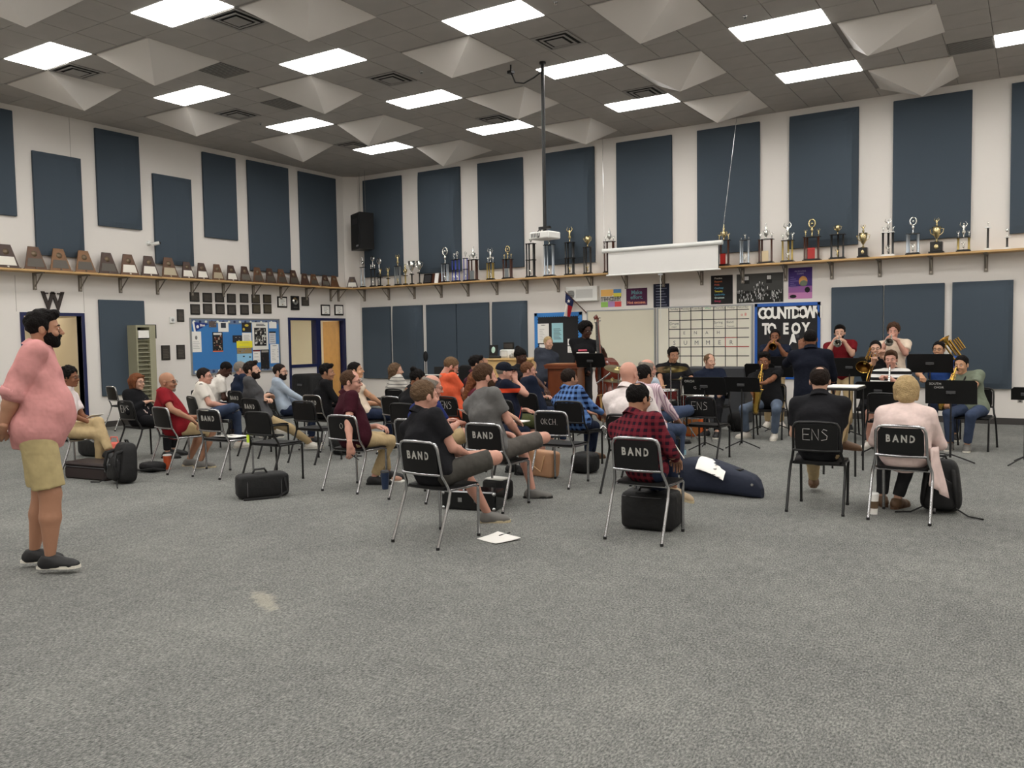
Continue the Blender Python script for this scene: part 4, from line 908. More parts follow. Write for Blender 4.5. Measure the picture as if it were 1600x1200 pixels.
MB().tube([(0, 0, zt_ - .13), (-.12, -.06, zt_ - .22), (-.25, -.15, zt_ - .30), (-.36, -.22, zt_ - .28), (-.42, -.25, zt_ - .12), (-.42, -.25, zt_ - .01)], .012, M_black, n=6).box(-.46, -.38, -.29, -.21, zt_ - .14, zt_ - .10, M_black).build('cable', o)
# ================================================================ CHAIRS
M_seat = mat('chair_plastic', (11, 11, 12), .55, spec=.3)
M_tubec = mat('chair_chrome', (176, 176, 178), .22, 1)
M_tubeb = mat('chair_black_tube', (14, 14, 15), .4)
M_let = mat('stencil_paint', (176, 174, 168), .8)
M_scratch = mat('chalk_paint', (196, 194, 190), .8)
def chair(frame, letters, loc, yaw, label, worn=False):
    Mt = M_tubec if frame == 'chrome' else M_tubeb
    o = thing('stacking_chair', label, 'chair', (loc[0], loc[1], 0), yaw, 'stacking chairs')
    # seat: slightly dished slab
    mb = MB(); n = 10; vs = []; fs = []
    for j in range(n + 1):
        for i in range(n + 1):
            u, v = i / n * 2 - 1, j / n * 2 - 1
            xx = u * .222 * (1 - .10 * max(0, -v) - .04 * v * v * 0); yy = -.02 + v * .215
            rr = 1 - .06 * (abs(u * v) ** 3)
            z = .452 - .010 * (1 - u * u) * (1 - v * v) - (.02 * max(0, v - .75) / .25)
            vs.append((xx * rr, yy * rr, z))
    for j in range(n):
        for i in range(n): a = j * (n + 1) + i; fs.append((a, a + 1, a + n + 2, a + n + 1))
    mb.add(vs, fs, M_seat, True)
    vb = [(x, y, .43) for x, y, z in vs]; mb.add(vb, [f[::-1] for f in fs], M_seat)
    rim = [i for i in range(n + 1)] + [j * (n + 1) + n for j in range(1, n + 1)] + [n * (n + 1) + i for i in range(n - 1, -1, -1)] + [j * (n + 1) for j in range(n - 1, 0, -1)]
    k = len(rim); mb.add([vs[i] for i in rim] + [vb[i] for i in rim], [((i + 1) % k, i, k + i, k + (i + 1) % k) for i in range(k)], M_seat)
    mb.build('seat', o)
    # curved back shell between the uprights
    mb = MB(); n = 8; m_ = 6; F = []; Bk = []
    for j in range(m_ + 1):
        v = j / m_; z = .565 + .228 * v; yb = -.275 - .027 * v
        hw = .182 - .004 * v
        if j == m_: hw -= .022
        if j == 0: hw -= .006
        for i in range(n + 1):
            u = i / n * 2 - 1; y = yb - .016 * (1 - u * u); F.append((u * hw, y + .008, z)); Bk.append((u * hw, y - .004, z))
    fs = []
    for j in range(m_):
        for i in range(n): a = j * (n + 1) + i; fs.append((a, a + n + 1, a + n + 2, a + 1))
    mb.add(F, fs, M_seat, True); mb.add(Bk, [f[::-1] for f in fs], M_seat, True)
    rim = [i for i in range(n + 1)] + [j * (n + 1) + n for j in range(1, m_ + 1)] + [m_ * (n + 1) + i for i in range(n - 1, -1, -1)] + [j * (n + 1) for j in range(m_ - 1, 0, -1)]
    k = len(rim); mb.add([F[i] for i in rim] + [Bk[i] for i in rim], [(i, (i + 1) % k, k + (i + 1) % k, k + i) for i in range(k)], M_seat)
    b = mb.build('backrest', o)
    if letters:
        mb = MB(); LX_ = lambda x: Matrix.Translation((x, -.2965 - .0165 * (1 - (x / .18) ** 2), .70)) @ Matrix.Rotation(PI / 2 + math.radians(6), 4, 'X') @ Matrix.Rotation(-x * 1.0, 4, 'Y')
        if letters == 'BAND':
            for c, x in zip('BAND', (-.095, -.035, .03, .09)):
                mb.text(c, .085, M_let, M=LX_(x), depth=.0015, bold=.003, sx=.78)
        elif letters == 'ENS' or letters == 'ORCH.' or letters == 'O':
            st = dict(E=[[(.06, .0), (0, 0), (0, .1), (.06, .1)], [(0, .05), (.05, .05)]], N=[[(0, 0), (0, .1), (.055, 0), (.055, .1)]], S=[[(.05, .09), (.02, .1), (.005, .08), (.05, .04), (.045, .01), (.0, .0)]],
                      O=[[(.03, 0), (0, .03), (0, .07), (.03, .1), (.06, .07), (.06, .03), (.03, 0)]], R=[[(0, 0), (0, .1), (.05, .08), (0, .05), (.05, 0)]], C=[[(.055, .09), (.02, .1), (0, .05), (.02, 0), (.055, .01)]], H=[[(0, 0), (0, .1)], [(.05, 0), (.05, .1)], [(0, .05), (.05, .05)]])
            st['.'] = [[(0, 0), (.006, .002)]]
            sc = 1.0 if letters == 'ENS' else .62; step = .078 * sc; x0 = -step * len(letters) / 2 + .008
            for k_, c in enumerate(letters):
                for pl in st[c]: mb.tube([LX_(x0 + k_ * step + x * sc) @ Vector((0, (y - .05) * sc, 0)) for x, y in pl], .0028 * (1 if letters == 'ENS' else .8), M_scratch, n=4)
        mb.build('lettering', b)
    r = .0125
    # back loop with cross bar
    lp_ = [(-.200, -.255, .545), (-.197, -.285, .70), (-.193, -.298, .765), (-.175, -.303, .797), (-.14, -.306, .807), (0, -.318, .812), (.14, -.306, .807), (.175, -.303, .797), (.193, -.298, .765), (.197, -.285, .70), (.200, -.255, .545)]
    MB().tube(lp_, r, Mt, n=8).tube([(-.200, -.272, .555), (0, -.290, .552), (.200, -.272, .555)], r * .95, Mt, n=8).build('back_frame', o)
    for s in (-1, 1):
        MB().tube([(s * .200, -.257, .55), (s * .216, -.215, .47), (s * .232, -.200, .415), (s * .237, -.225, .34), (s * .238, -.360, .012)], r, Mt, n=8).lathe([(.015, 0), (.015, .022)], M_black, M=Matrix.Translation((s * .238, -.362, 0)), n=8).build('leg', o)
        MB().tube([(s * .213, -.20, .428), (s * .214, .12, .426), (s * .213, .165, .41), (s * .209, .168, .36), (s * .206, .172, .012)], r, Mt, n=8).lathe([(.015, 0), (.015, .022)], M_black, M=Matrix.Translation((s * .206, .172, 0)), n=8).build('leg', o)
    for y in (-.17, .13): MB().tube([(-.213, y, .42), (.213, y, .42)], r * .8, Mt, n=6).build('seat_rail', o)
    return o
CH = dict(
 c1=('chrome', 'BAND', (-4.04, 5.377), -.08, 'chrome framed BAND chair nearest the camera, under the man in the black polo'),
 c4=('chrome', 'BAND', (-2.635, 6.273), 0, 'chrome framed BAND chair under the man in the dark red plaid shirt'),
 c5=('black', 'ENS', (-1.671, 7.98), .05, 'black ENS chair under the man in the black shirt on the right'),
 c6=('chrome', 'BAND', (-.957, 7.948), -.03, 'chrome framed BAND chair under the blond woman'),
 c2=('chrome', 'BAND', (-4.35, 6.69), .02, 'chrome framed BAND chair under the man in the grey tee shirt'),
 c3=('chrome', 'ORCH.', (-4.39, 8.03), .02, 'empty chrome framed chair with ORCH. lettered on the back'),
 c7=('black', 'ENS', (-3.59, 10.49), -.06, 'empty black chair with ENS scrawled on it between audience and saxophonist'),
 c8=('black', None, (-7.42, 6.7), .04, 'empty all black chair behind the black instrument case'),
 c9=('chrome', 'BAND', (-8.30, 6.73), .02, 'empty BAND chair with printed papers on its seat'),
 c10=('chrome', None, (-9.12, 6.70), -.14, 'unlettered chrome framed chair under the bald man in the red shirt'),
 c11=('black', 'ENS', (-10.62, 7.20), -.08, 'black ENS chair under the woman with auburn hair'),
 c12=('chrome', None, (-14.45, 9.42), -.15, 'empty chair standing alone by the left wall panel'),
 c13=('chrome', 'O', (-6.22, 6.78), .05, 'chrome framed chair with a single O under the man in the maroon polo'),
 c14=('black', None, (-8.11, 8.06), .02, 'empty all black chair in the second row beside the man in khaki trousers'),
 c15=('black', 'BAND', (-10.84, 9.25), -.12, 'black BAND chair under the grey haired man in navy, by the notice board'),
 c16=('black', 'BAND', (-9.2, 8.15), -.1, 'black BAND chair under the dark bearded man in the grey shirt'),
 c4w=('black', None, (-10.35, 8.1), -.35, 'unlettered black chair under the man in the white and black polo'),
 c5w=('black', None, (-11.62, 9.15), -.1, 'black chair under the man in the white shirt with bowed head'),
 c17=('black', None, (-9.85, 9.15), -.5, 'black chair turned right under the bearded man in the pale blue shirt'),
 c18=('chrome', 'BAND', (-8.87, 8.99), -.1, 'BAND chair under the black haired man in the black shirt'),
 c11b=('black', None, (-8.25, 9.15), -.15, 'black chair under the man in the cream shirt'),
 c19=('chrome', None, (-7.52, 9.16), -.15, 'empty chrome framed chair in front of the man in the striped shirt'),
 c12b=('black', None, (-8.6, 10.5), -.1, 'black chair under the long haired man in the striped shirt'),
 c13b=('black', None, (-6.6, 8.25), 0, 'black chair under the person with tied-up black hair'),
 c20=('black', 'ENS', (-6.72, 9.40), -.2, 'black ENS chair under the man in the orange polo'),
 c21=('chrome', None, (-5.235, 6.72), -.02, 'chrome framed chair under the grey haired man in the blue shirt'),
 c19b=('black', None, (-5.35, 8.05), 0, 'black chair hidden under the woman in the flowered maroon blouse'),
 c20b=('black', None, (-5.72, 9.15), -.1, 'black chair under the man in the navy cap'),
 c22b=('black', None, (-6.05, 10.35), -.15, 'black chair under the brown haired man in the navy tee shirt'),
 c16b=('black', None, (-7.05, 10.5), -.1, 'black chair under the man in the maroon shirt behind the orange polo'),
 c22=('black', None, (-4.82, 9.26), -.04, 'black chair under the man in the blue plaid shirt'),
 c23=('black', None, (-3.47, 7.95), -.12, 'black chair under the bald man in the white shirt'),
 c25b=('black', None, (-4.16, 10.0), -.12, 'black chair under the bald man with glasses in the pale shirt'),
 c26b=('black', None, (-3.68, 8.92), -.1, 'black chair under the man in the pink striped shirt'),
 c25=('black', None, (-1.63, 11.85), -.1, 'empty grey black chair in front of the boy in the striped shirt'),
 m13=('black', None, (-.72, 12.75), PI - .1, 'black chair under the saxophonist in the green tee shirt'),
 m5=('black', None, (-3.45, 12.85), PI + .1, 'black chair under the saxophonist in the black tee shirt'),
 m4=('black', None, (-4.45, 13.1), PI - .1, 'black chair under the fair haired seated player in navy'),
 m11=('black', None, (-1.72, 12.55), PI, 'black chair under the boy in the black and white striped shirt'),
 m9=('black', None, (-2.10, 13.5), PI, 'black chair under the trombone player'),
 m12=('black', None, (-1.15, 14.0), PI, 'black chair under the player in blue behind the tall music stand'),
 c1a=('chrome', None, (-10.15, 5.85), .1, 'chair under the person in khaki hidden behind the standing man'),
)
CO = {k: chair(*v) for k, v in CH.items()}
fl_ = on_z(10, 740)
chair('chrome', None, (-9.35, 3.75), .1, 'chair half cut off by the left edge of the picture')

# things lying on seats and floor
M_printp = mat('printed_paper', (214, 212, 206), .85)
def paper(pts, z, lab, name='sheet_of_paper', t=.004, deco=None, curl=0):
    c = sum((Vector(p) for p in pts), Vector((0, 0, 0))) / len(pts)
    mb = MB(); n = 5
    A, B_, C_, D_ = [Vector(p) for p in pts]
    V = []
    for j in range(n + 1):
        for i in range(n + 1):
            p = A.lerp(B_, i / n).lerp(D_.lerp(C_, i / n), j / n); V.append((p.x, p.y, z + t + curl * ((i / n) ** 3 + (j / n) ** 3 * .5)))
    fs = [(j * (n + 1) + i, j * (n + 1) + i + 1, (j + 1) * (n + 1) + i + 1, (j + 1) * (n + 1) + i) for j in range(n) for i in range(n)]
    mb.add(V, fs, M_paper); mb.add([(x, y, zz - t * .8) for x, y, zz in V], [f[::-1] for f in fs], M_paper)
    o = mb.build(name, label=lab, cat='paper'); return o
F3 = lambda x, y: on_z(x, y)
paper([F3(745, 842), F3(778, 833), F3(814, 844), F3(775, 851)], 0, 'white notepad page lying on the carpet by the nearest chair', curl=.012)
MB().tube([F3(780, 839) + Vector((0, 0, .012)), F3(797, 835) + Vector((0, 0, .014))], .005, M_inkd, n=6).build('pen', label='black pen lying on the white page on the carpet', cat='pen')
paper([F3(224, 728), F3(250, 726), F3(262, 731), F3(232, 734)], 0, 'white sheets on the floor beside the orange cup')
q = [Vector((-8.45, 6.66, 0)), Vector((-8.12, 6.66, 0)), Vector((-8.14, 6.90, 0)), Vector((-8.43, 6.88, 0))]
paper(q, .454, 'white printed sheets on the seat of the empty BAND chair')
o = MB().box(-.11, .10, -.08, .08, 0, .006, M_printp); R = random.Random(5)
for k in range(16): x, y = R.uniform(-.1, .06), R.uniform(-.07, .05); o.box(x, x + .03, y, y + .02, .006, .007, M_inkd)
o.build('leaflet', loc=(-8.36, 6.72, .459), rz=.1, label='black and white printed leaflet lying on the sheets on the BAND chair', cat='leaflet')

# cups and bottle
def cup(px, py, h, r, mm, ml, lab, straw=False, band_=None, z=0):
    p = on_z(px, py, z); o = thing('paper_cup', lab, 'cup', (p.x, p.y, z))
    MB().lathe([(r * .72, 0), (r, h * .94), (r, h * .95)], mm, n=18).build('cup_body', o)
    MB().lathe([(r * 1.06, h * .92), (r * 1.06, h * .96), (r * .92, h * .98), (r * .88, h)], ml, n=18).build('lid', o)
    if band_: MB().lathe([(r * .80, h * .28), (r * .98, h * .62)], band_, n=18, cap=False).build('sleeve', o); o.children[-1].scale = (1.04, 1.04, 1)
    if straw: MB().tube([(0, 0, h), (.01, 0, h + .05)], .004, M_white, n=5).build('straw', o)
    return o
cup(262, 733, .19, .052, mat('orange_cup', (196, 84, 44), .5), M_white, 'large orange paper cup with a white lid on the floor by the red shirted man')
cup(1365, 803, .19, .043, M_paper, M_white, 'white coffee cup with brown sleeve on the floor by the blond woman\'s chair', band_=mat('kraft_sleeve', (104, 84, 62), .8))
p = on_z(602, 764); o = thing('travel_mug', 'dark blue tumbler standing on the floor behind the maroon polo man\'s shoes', 'cup', (p.x, p.y, 0))
MB().lathe([(.034, 0), (.046, .17), (.046, .18)], mat('navy_tumbler', (32, 48, 78), .35), n=16).build('tumbler_body', o); MB().lathe([(.048, .178), (.048, .195), (.04, .2)], M_ink, n=16).build('lid', o)
p = on_z(620, 752); MB().ball((0, 0, .03), (.07, .05, .03), mat('peach_cloth', (190, 146, 124), .8), n=10).box(-.1, .1, -.05, .05, 0, .012, M_paper).build('crumpled_bag', loc=(p.x, p.y, 0), label='small peach coloured crumpled bag on the floor behind the blue tumbler', cat='bag')
p = on_z(1068, 716); o = thing('water_bottle', 'clear plastic water bottle on the floor beside the empty ENS chair', 'bottle', (p.x, p.y, 0))
M_pet = bpy.data.materials.new('clear_plastic'); M_pet.use_nodes = True; g_ = M_pet.node_tree.nodes['Principled BSDF']; g_.inputs['Transmission Weight'].default_value = .9; g_.inputs['Roughness'].default_value = .08; g_.inputs['Base Color'].default_value = (.8, .9, .95, 1); g_.inputs['IOR'].default_value = 1.2
MB().lathe([(.03, 0), (.033, .01), (.033, .13), (.028, .15), (.012, .185), (.012, .195)], M_pet, n=16).build('bottle_body', o); MB().lathe([(.034, .05), (.034, .11)], mat('bottle_label', (150, 190, 206), .5), n=16, cap=False).build('bottle_label', o); MB().lathe([(.014, .19), (.014, .21)], M_white, n=10).build('cap', o)

# bags and cases: soft rounded shells
M_nyl = mat('black_nylon', (11, 11, 12), .75, bump=.5, bscale=14)
M_nyln = mat('navy_nylon', (24, 32, 52), .75, bump=.5, bscale=10)
M_zip = mat('zipper_grey', (78, 78, 80), .5)
def soft(mb, c, d, m, e=.35, n=18, M=None, taper=0):
    """superellipsoid pillow shape"""
    vs = []; fs = []; k = n // 2
    sg = lambda v, p: math.copysign(abs(v) ** p, v)
    for j in range(k + 1):
        t = -PI / 2 + PI * j / k
        for i in range(n):
            a = 2 * PI * i / n; ct = sg(math.cos(t), e); z = sg(math.sin(t), e)
            sc = 1 - taper * (z + 1) / 2
            vs.append((c[0] + d[0] / 2 * ct * sg(math.cos(a), e) * sc, c[1] + d[1] / 2 * ct * sg(math.sin(a), e) * sc, c[2] + d[2] / 2 * z))
    for j in range(k):
        for i in range(n): i2 = (i + 1) % n; fs.append((j * n + i, j * n + i2, (j + 1) * n + i2, (j + 1) * n + i))
    mb.add(vs, fs, m, True, M); return mb
# oblong case in front of the black chair
a, b_ = on_z(372, 783), on_z(436, 777)
o = thing('instrument_case', 'black soft oblong instrument case with top handle on the carpet', 'case', ((a.x + b_.x) / 2 - .08, (a.y + b_.y) / 2 + .12, 0), math.atan2(b_.y - a.y, b_.x - a.x) + .06)
soft(MB(), (0, 0, .125), (.52, .24, .25), M_nyl, .3, 24).build('case_shell', o)
MB().tube([(-.1, -.02, .245), (-.08, -.02, .29), (.02, -.02, .295), (.05, -.02, .245)], .012, M_black, n=6).build('handle', o)
MB().tube([(.20, -.12, .2), (.22, -.16, .06), (.12, -.17, .012), (-.1, -.17, .012), (-.22, -.15, .01)], .014, M_nyl, n=5).build('strap', o)
for s in (-1, 1): MB().tube([(s * .17, -.118, .03), (s * .17, -.122, .12), (s * .17, -.11, .22)], .004, M_zip, n=5).build('zipper', o)
# navy double horn shaped case
a, b_ = on_z(1068, 770), on_z(1165, 783)
ang = math.atan2(b_.y - a.y, b_.x - a.x)
o = thing('instrument_case', 'navy soft saxophone gig bag lying on the carpet with a programme on top', 'case', (a.x + .1, a.y + .18, 0), ang + .05)
mb = MB(); n = 16; K_ = 18; vs = []; fs = []
for j in range(K_ + 1):
    u = j / K_; x = -.18 + .86 * u
    w_ = (.17 * (1 - max(0, (u - .25)) ** 1.2 * .62)) * (min(1, (u + .02) / .08) ** .5) * (min(1, (1.02 - u) / .10) ** .5); h_ = w_ * .95 + .01 if u < .45 else w_ * (.95 - .1 * (u - .45)) + .01
    for i in range(n):
        t = 2 * PI * i / n; sg = lambda v, p: math.copysign(abs(v) ** p, v)
        vs.append((x, w_ * sg(math.cos(t), .6) + .04 * math.sin(u * 3), h_ + h_ * sg(math.sin(t), .6)))
for j in range(K_):
    for i in range(n): i2 = (i + 1) % n; fs.append((j * n + i2, j * n + i, (j + 1) * n + i, (j + 1) * n + i2))
mb.add(vs, fs, M_nyln, True); mb.add(vs[:n], [list(range(n))], M_nyln).add(vs[-n:], [list(range(n))[::-1]], M_nyln).build('case_shell', o)
MB().box(.28, .46, -.02, .06, .22, .26, M_nyl).tube([(.0, .1, .27), (.1, .12, .32), (.2, .08, .27)], .012, M_nyl, n=5).build('pocket_flap', o)
MB().lathe([(.014, .0), (.014, .006)], M_chrome, M=Matrix.Translation((.62, -.10, .14)) @ Matrix.Rotation(PI / 2, 4, 'X'), n=10).build('buckle', o)
mb = MB(); V = []
for j in range(7):
    for i in range(5):
        u, v = j / 6, i / 4; x_ = .0 + .30 * u + .06 * v; y_ = .06 - .25 * v; V.append((x_, y_, .352 - .06 * u * u - 1.5 * max(0, -y_ - .02) ** 1.6 - .03 * u))
fs = [(j * 5 + i, (j + 1) * 5 + i, (j + 1) * 5 + i + 1, j * 5 + i + 1) for j in range(6) for i in range(4)]
mb.add(V, fs, M_paper, True).add([(x, y, z - .006) for x, y, z in V], [f[::-1] for f in fs], M_paper, True)
R = random.Random(2)
for k in range(14):
    q = V[R.choice(range(20, 33))]; mb.box(q[0] - .015, q[0] + .012, q[1] - .012, q[1] + .01, q[2] + .001, q[2] + .003, M_inkd)
q = mb.build('programme', label='white printed programme lying over the navy gig bag', cat='paper', loc=o.location.copy()); q.rotation_euler.z = o.rotation_euler.z
# backpacks
def backpack(p, rz, w_, d_, h_, lab, lean=0, strap=True):
    o = thing('backpack', lab, 'backpack', (p[0], p[1], 0), rz); X = Matrix.Translation((0, 0, .01)) @ Matrix.Rotation(lean, 4, 'X')
    soft(MB(), (0, 0, h_ / 2), (w_, d_, h_), M_nyl, .45, 24, X, .28).build('main_pack', o)
    soft(MB(), (0, -d_ * .42, h_ * .34), (w_ * .72, d_ * .5, h_ * .55), M_nyl, .45, 18, X, .2).build('front_pocket', o)
    for s in (-1, 1):
        MB().tube([(s * w_ * .2, d_ * .3, h_ * .92), (s * w_ * .3, -d_ * .66, h_ * .72), (s * w_ * .34, -d_ * .70, h_ * .4), (s * w_ * .36, -d_ * .5, .06)], [.018, .022, .018, .008], M_nyl, n=6, M=X).build('shoulder_strap', o)
        MB().tube([(s * w_ * .36, -d_ * .5, .06), (s * w_ * .62, -d_ * .7, .012), (s * w_ * .95, -d_ * .9, .008)], .007, M_nyl, n=5).build('webbing', o)
    MB().tube([(-.04, .02, h_ * .96), (-.03, .0, h_ * 1.05), (.03, .0, h_ * 1.05), (.04, .02, h_ * .96)], .01, M_nyl, n=6, M=X).build('grab_loop', o)
    mb = MB().tube([(-w_ * .3, -d_ * .5, h_ * .25), (-w_ * .27, -d_ * .52, h_ * .55), (0, -d_ * .5, h_ * .72), (w_ * .27, -d_ * .52, h_ * .55), (w_ * .3, -d_ * .5, h_ * .25)], .004, M_zip, n=5, M=X)
    mb.box(-.02, .02, -d_ * .72, -d_ * .70, h_ * .42, h_ * .45, M_zip, M=X); mb.build('zipper', o); return o
p = on_z(177, 757); backpack((p.x, p.y + .12), -.15, .36, .24, .46, 'black backpack with loose straps on the carpet behind the standing man', -.12)
p = on_z(168, 695)
o = thing('water_bottle', 'small clear bottle in the side pocket of the black backpack on the left', 'bottle', on_z(151, 756) + Vector((.02, .12, .12))); MB().lathe([(.03, 0), (.03, .14), (.014, .17)], M_pet, n=12).build('bottle_body', o); MB().lathe([(.015, .17), (.015, .19)], M_white, n=8).build('cap', o)
p = on_z(1468, 803); backpack((p.x + .0, p.y + .12), .0, .36, .26, .46, 'black backpack standing right of the blond woman\'s chair', -.05)
p = on_z(222, 742); o = soft(MB(), (0, 0, .06), (.34, .24, .12), M_nyl, .6, 16); o.tube([(-.2, -.1, .02), (.0, -.16, .03), (.2, -.12, .06), (.26, 0, .03)], .014, M_nyl, n=5); o.build('folded_jacket', loc=(p.x - .15, p.y + .25, 0), label='crumpled black jacket on the floor beside the backpack on the left', cat='jacket')
# flat brown-black case and coral handbag behind the standing man
p = on_z(128, 752); o = thing('instrument_case', 'low dark brown hard case on the floor behind the standing man', 'case', (p.x - .1, p.y + .25, 0), .1)
MB().box(-.36, .36, -.17, .17, 0, .145, mat('brown_black_case', (40, 28, 28), .5), bev=.02).build('case_lower', o); MB().box(-.362, .362, -.172, .172, .15, .2, mat('brown_black_case', (40, 28, 28), .5), bev=.02).build('case_lid', o); MB().box(-.364, .364, -.174, .174, .143, .152, M_zip).build('trim_band', o)
o = thing('handbag', 'small coral pink handbag behind the black backpack on the left', 'bag', on_z(146, 722) + Vector((.1, .25, .02)), .3)
M_coral = mat('coral_leather', (232, 112, 96), .45); soft(MB(), (0, 0, .12), (.28, .12, .22), M_coral, .35, 16, None, .1).build('bag_body', o); MB().tube([(-.07, 0, .21), (-.05, 0, .30), (.05, 0, .30), (.07, 0, .21)], .009, M_coral, n=6).build('handle', o)
soft(MB(), (0, 0, .14), (.5, .25, .28), M_nyl, .5, 18).tube([(-.2, -.1, .25), (0, -.14, .32), (.2, -.1, .22)], .014, M_chrome, n=5).build('black_bag', loc=on_z(108, 716) + Vector((.1, .3, 0)), label='black bag with a metal buckle behind the standing man\'s legs', cat='bag')
# case under the plaid man's chair
o = thing('instrument_case', 'black boxy case under the chair of the dark red plaid man', 'case', (-2.72, 6.52, 0), .1)
soft(MB(), (0, 0, .16), (.46, .44, .32), M_nyl, .3, 20).build('case_shell', o); MB().tube([(-.08, -.12, .32), (-.06, -.14, .35), (.06, -.14, .35), (.08, -.12, .32)], .01, M_black, n=6).build('handle', o); MB().tube([(-.2, -.2, .28), (0, -.222, .28), (.2, -.2, .28)], .004, M_zip, n=5).build('zipper', o)
paper([(-2.86, 6.30, 0), (-2.72, 6.28, 0), (-2.70, 6.42, 0), (-2.84, 6.44, 0)], .456, 'white paper edge on the seat behind the dark red plaid man')
# glossy hard case under the nearest man
p = on_z(706, 797); o = thing('hard_case', 'glossy black hard case with chrome corners under the chairs', 'case', (p.x + .12, p.y + .18, 0), .25)
M_gl = mat('gloss_black', (12, 12, 13), .15); MB().box(-.27, .27, -.13, .13, 0, .18, M_gl, bev=.012).build('case_shell', o)
for sx in (-1, 1):
    for z in (.02, .16): MB().ball((sx * .25, -.125, z), .02, M_chrome, n=8).build('corner_cap', o)
MB().box(-.1, -.06, -.14, -.13, .08, .12, M_chrome).box(.06, .1, -.14, -.13, .08, .12, M_chrome).build('latch', o)
p = on_z(752, 782); o = soft(MB(), (0, 0, .1), (.28, .2, .2), M_nyl, .35, 16); o.box(-.1, .1, -.08, .08, .2, .212, M_paper); o.build('black_pouch', loc=(p.x + .1, p.y + .15, 0), label='small black bag with white card behind the nearest man\'s foot', cat='bag')
# tan leather tote
p = on_z(845, 747); o = thing('tote_bag', 'tan leather tote bag on the floor beside the grey shorts knee', 'bag', (p.x - .02, p.y + .12, 0), -.25)
M_tan = mat('tan_leather', (186, 142, 108), .55, var=.06); soft(MB(), (0, 0, .15), (.36, .14, .30), M_tan, .25, 20, None, -.12).build('bag_body', o)
for s in (-1, 1): MB().tube([(-.08, s * .06, .28), (-.07, s * .09, .24), (-.06, s * .11, .12), (.05, s * .11, .07), (.07, s * .09, .2), (.08, s * .06, .28)], .008, mat('tan_handle', (206, 166, 124), .5), n=6).build('handle', o)
soft(MB(), (0, 0, .12), (.3, .3, .24), M_nyl, .5, 16).build('black_bag', loc=(-4.5, 8.75, 0), label='black bag on the floor behind the ORCH. chair', cat='bag')
soft(MB(), (0, 0, .14), (.34, .24, .28), M_nyl, .6, 16).tube([(.1, -.1, .03), (.3, -.12, .015), (.42, -.05, .01)], .01, M_nyl, n=5).build('black_bag', loc=(-8.25, 8.6, 0), label='black rucksack under the chair of the khaki trousered man', cat='bag')
soft(MB(), (0, 0, .16), (.34, .26, .32), M_nyl, .6, 16).build('black_bag', loc=(-4.15, 13.55, 0), label='black bag on the floor behind the black tee saxophonist\'s stand', cat='bag')
# bright label tag on the empty black chair
MB().tube([(0, 0, 0), (0, 0, -.09)], .016, mat('lime_tag', (206, 236, 60), .6), n=8).build('luggage_tag', loc=(-7.60, 6.42, .545), label='lime green tag hanging at the back corner of the empty black chair', cat='tag')

# ---------------------------------------------------------------- furniture at the back
o = thing('lectern', 'reddish brown wooden lectern in front of the pianist', 'lectern')
Y0 = 12.35
l0 = on_y(860, 600, Y0); r0 = on_y(904, 600, Y0 + .42)
M_mah = mat('mahogany', (112, 58, 32), .35, var=.12, vscale=5); M_mahd = mat('mahogany_light', (138, 84, 48), .4, var=.1, vscale=5)
X0 = on_y(856, 600, Y0).x; o.location = (X0, Y0, 0); o.rotation_euler.z = math.radians(12)
MB().box(0, .52, 0, .02, .0, 1.06, M_mah).box(0, .02, 0, .48, 0, 1.06, M_mah).box(.50, .52, 0, .48, 0, 1.06, M_mahd).box(.02, .5, .46, .48, 0, 1.06, M_mah).box(.02, .5, .02, .46, 0, .05, M_mah).build('body', o)
MB().prism([(-.04, 1.06), (.56, 1.06), (.56, 1.10), (-.04, 1.10)], -.52, .05, M_mah, M=Matrix.Rotation(PI / 2, 4, 'X')).box(-.05, .57, -.06, .53, 1.10, 1.125, M_mah, M=Matrix.Translation((0, 0, 0))).build('top', o)
MB().box(-.02, .54, -.04, .5, 1.125, 1.14, M_mahd).box(.5, .53, -.03, .49, 1.13, 1.2, M_mah).build('reading_slope', o)
MB().lathe([(.012, 0), (.016, .02)], mat('brass', (176, 150, 90), .3, 1), M=Matrix.Translation((.26, 0, .8)) @ Matrix.Rotation(PI / 2, 4, 'X')).build('knob', o)
# low pale desk with frames, white clock and a grey speaker
Yd = 14.6; a = on_y(757, 560, Yd); b_ = on_y(808, 560, Yd)
o = thing('desk', 'pale maple desk against the low wall panels', 'desk', (a.x, Yd, 0)); wd = b_.x - a.x + .35; zt_ = a.z
M_maple = mat('maple_desk', (222, 184, 124), .5, var=.05)
MB().box(0, wd, 0, .7, zt_ - .04, zt_, M_maple, bev=.006).build('desk_top', o); MB().box(.04, wd - .04, .04, .06, zt_ - .5, zt_ - .04, M_maple).build('front_panel', o)
for x in (.02, wd - .06): MB().box(x, x + .04, .04, .64, 0, zt_ - .04, M_maple).build('side_panel', o)
def deskitem(px0, py0, px1, py1, Y, z): A = on_y(px0, py0, Y); B = on_y(px1, py1, Y); return A.x, B.x, z, A.z
x0, x1, z0, z1 = deskitem(764, 539, 777, 560, Yd + .3, zt_); o = thing('picture_frame', 'black framed picture with a pale green oval on the maple desk', 'frame', ((x0 + x1) / 2, Yd + .3, zt_))
MB().box(-(x1 - x0) / 2, (x1 - x0) / 2, -.01, .01, 0, z1 - z0, M_fr, M=Matrix.Rotation(-.12, 4, 'X')).build('frame', o); MB().ball((0, -.012, (z1 - z0) * .62), (.05, .002, .07), mat('pale_green_print', (196, 226, 210), .6), M=Matrix.Rotation(-.12, 4, 'X')).build('print', o)  # dark frame, flat pale green oval on its face
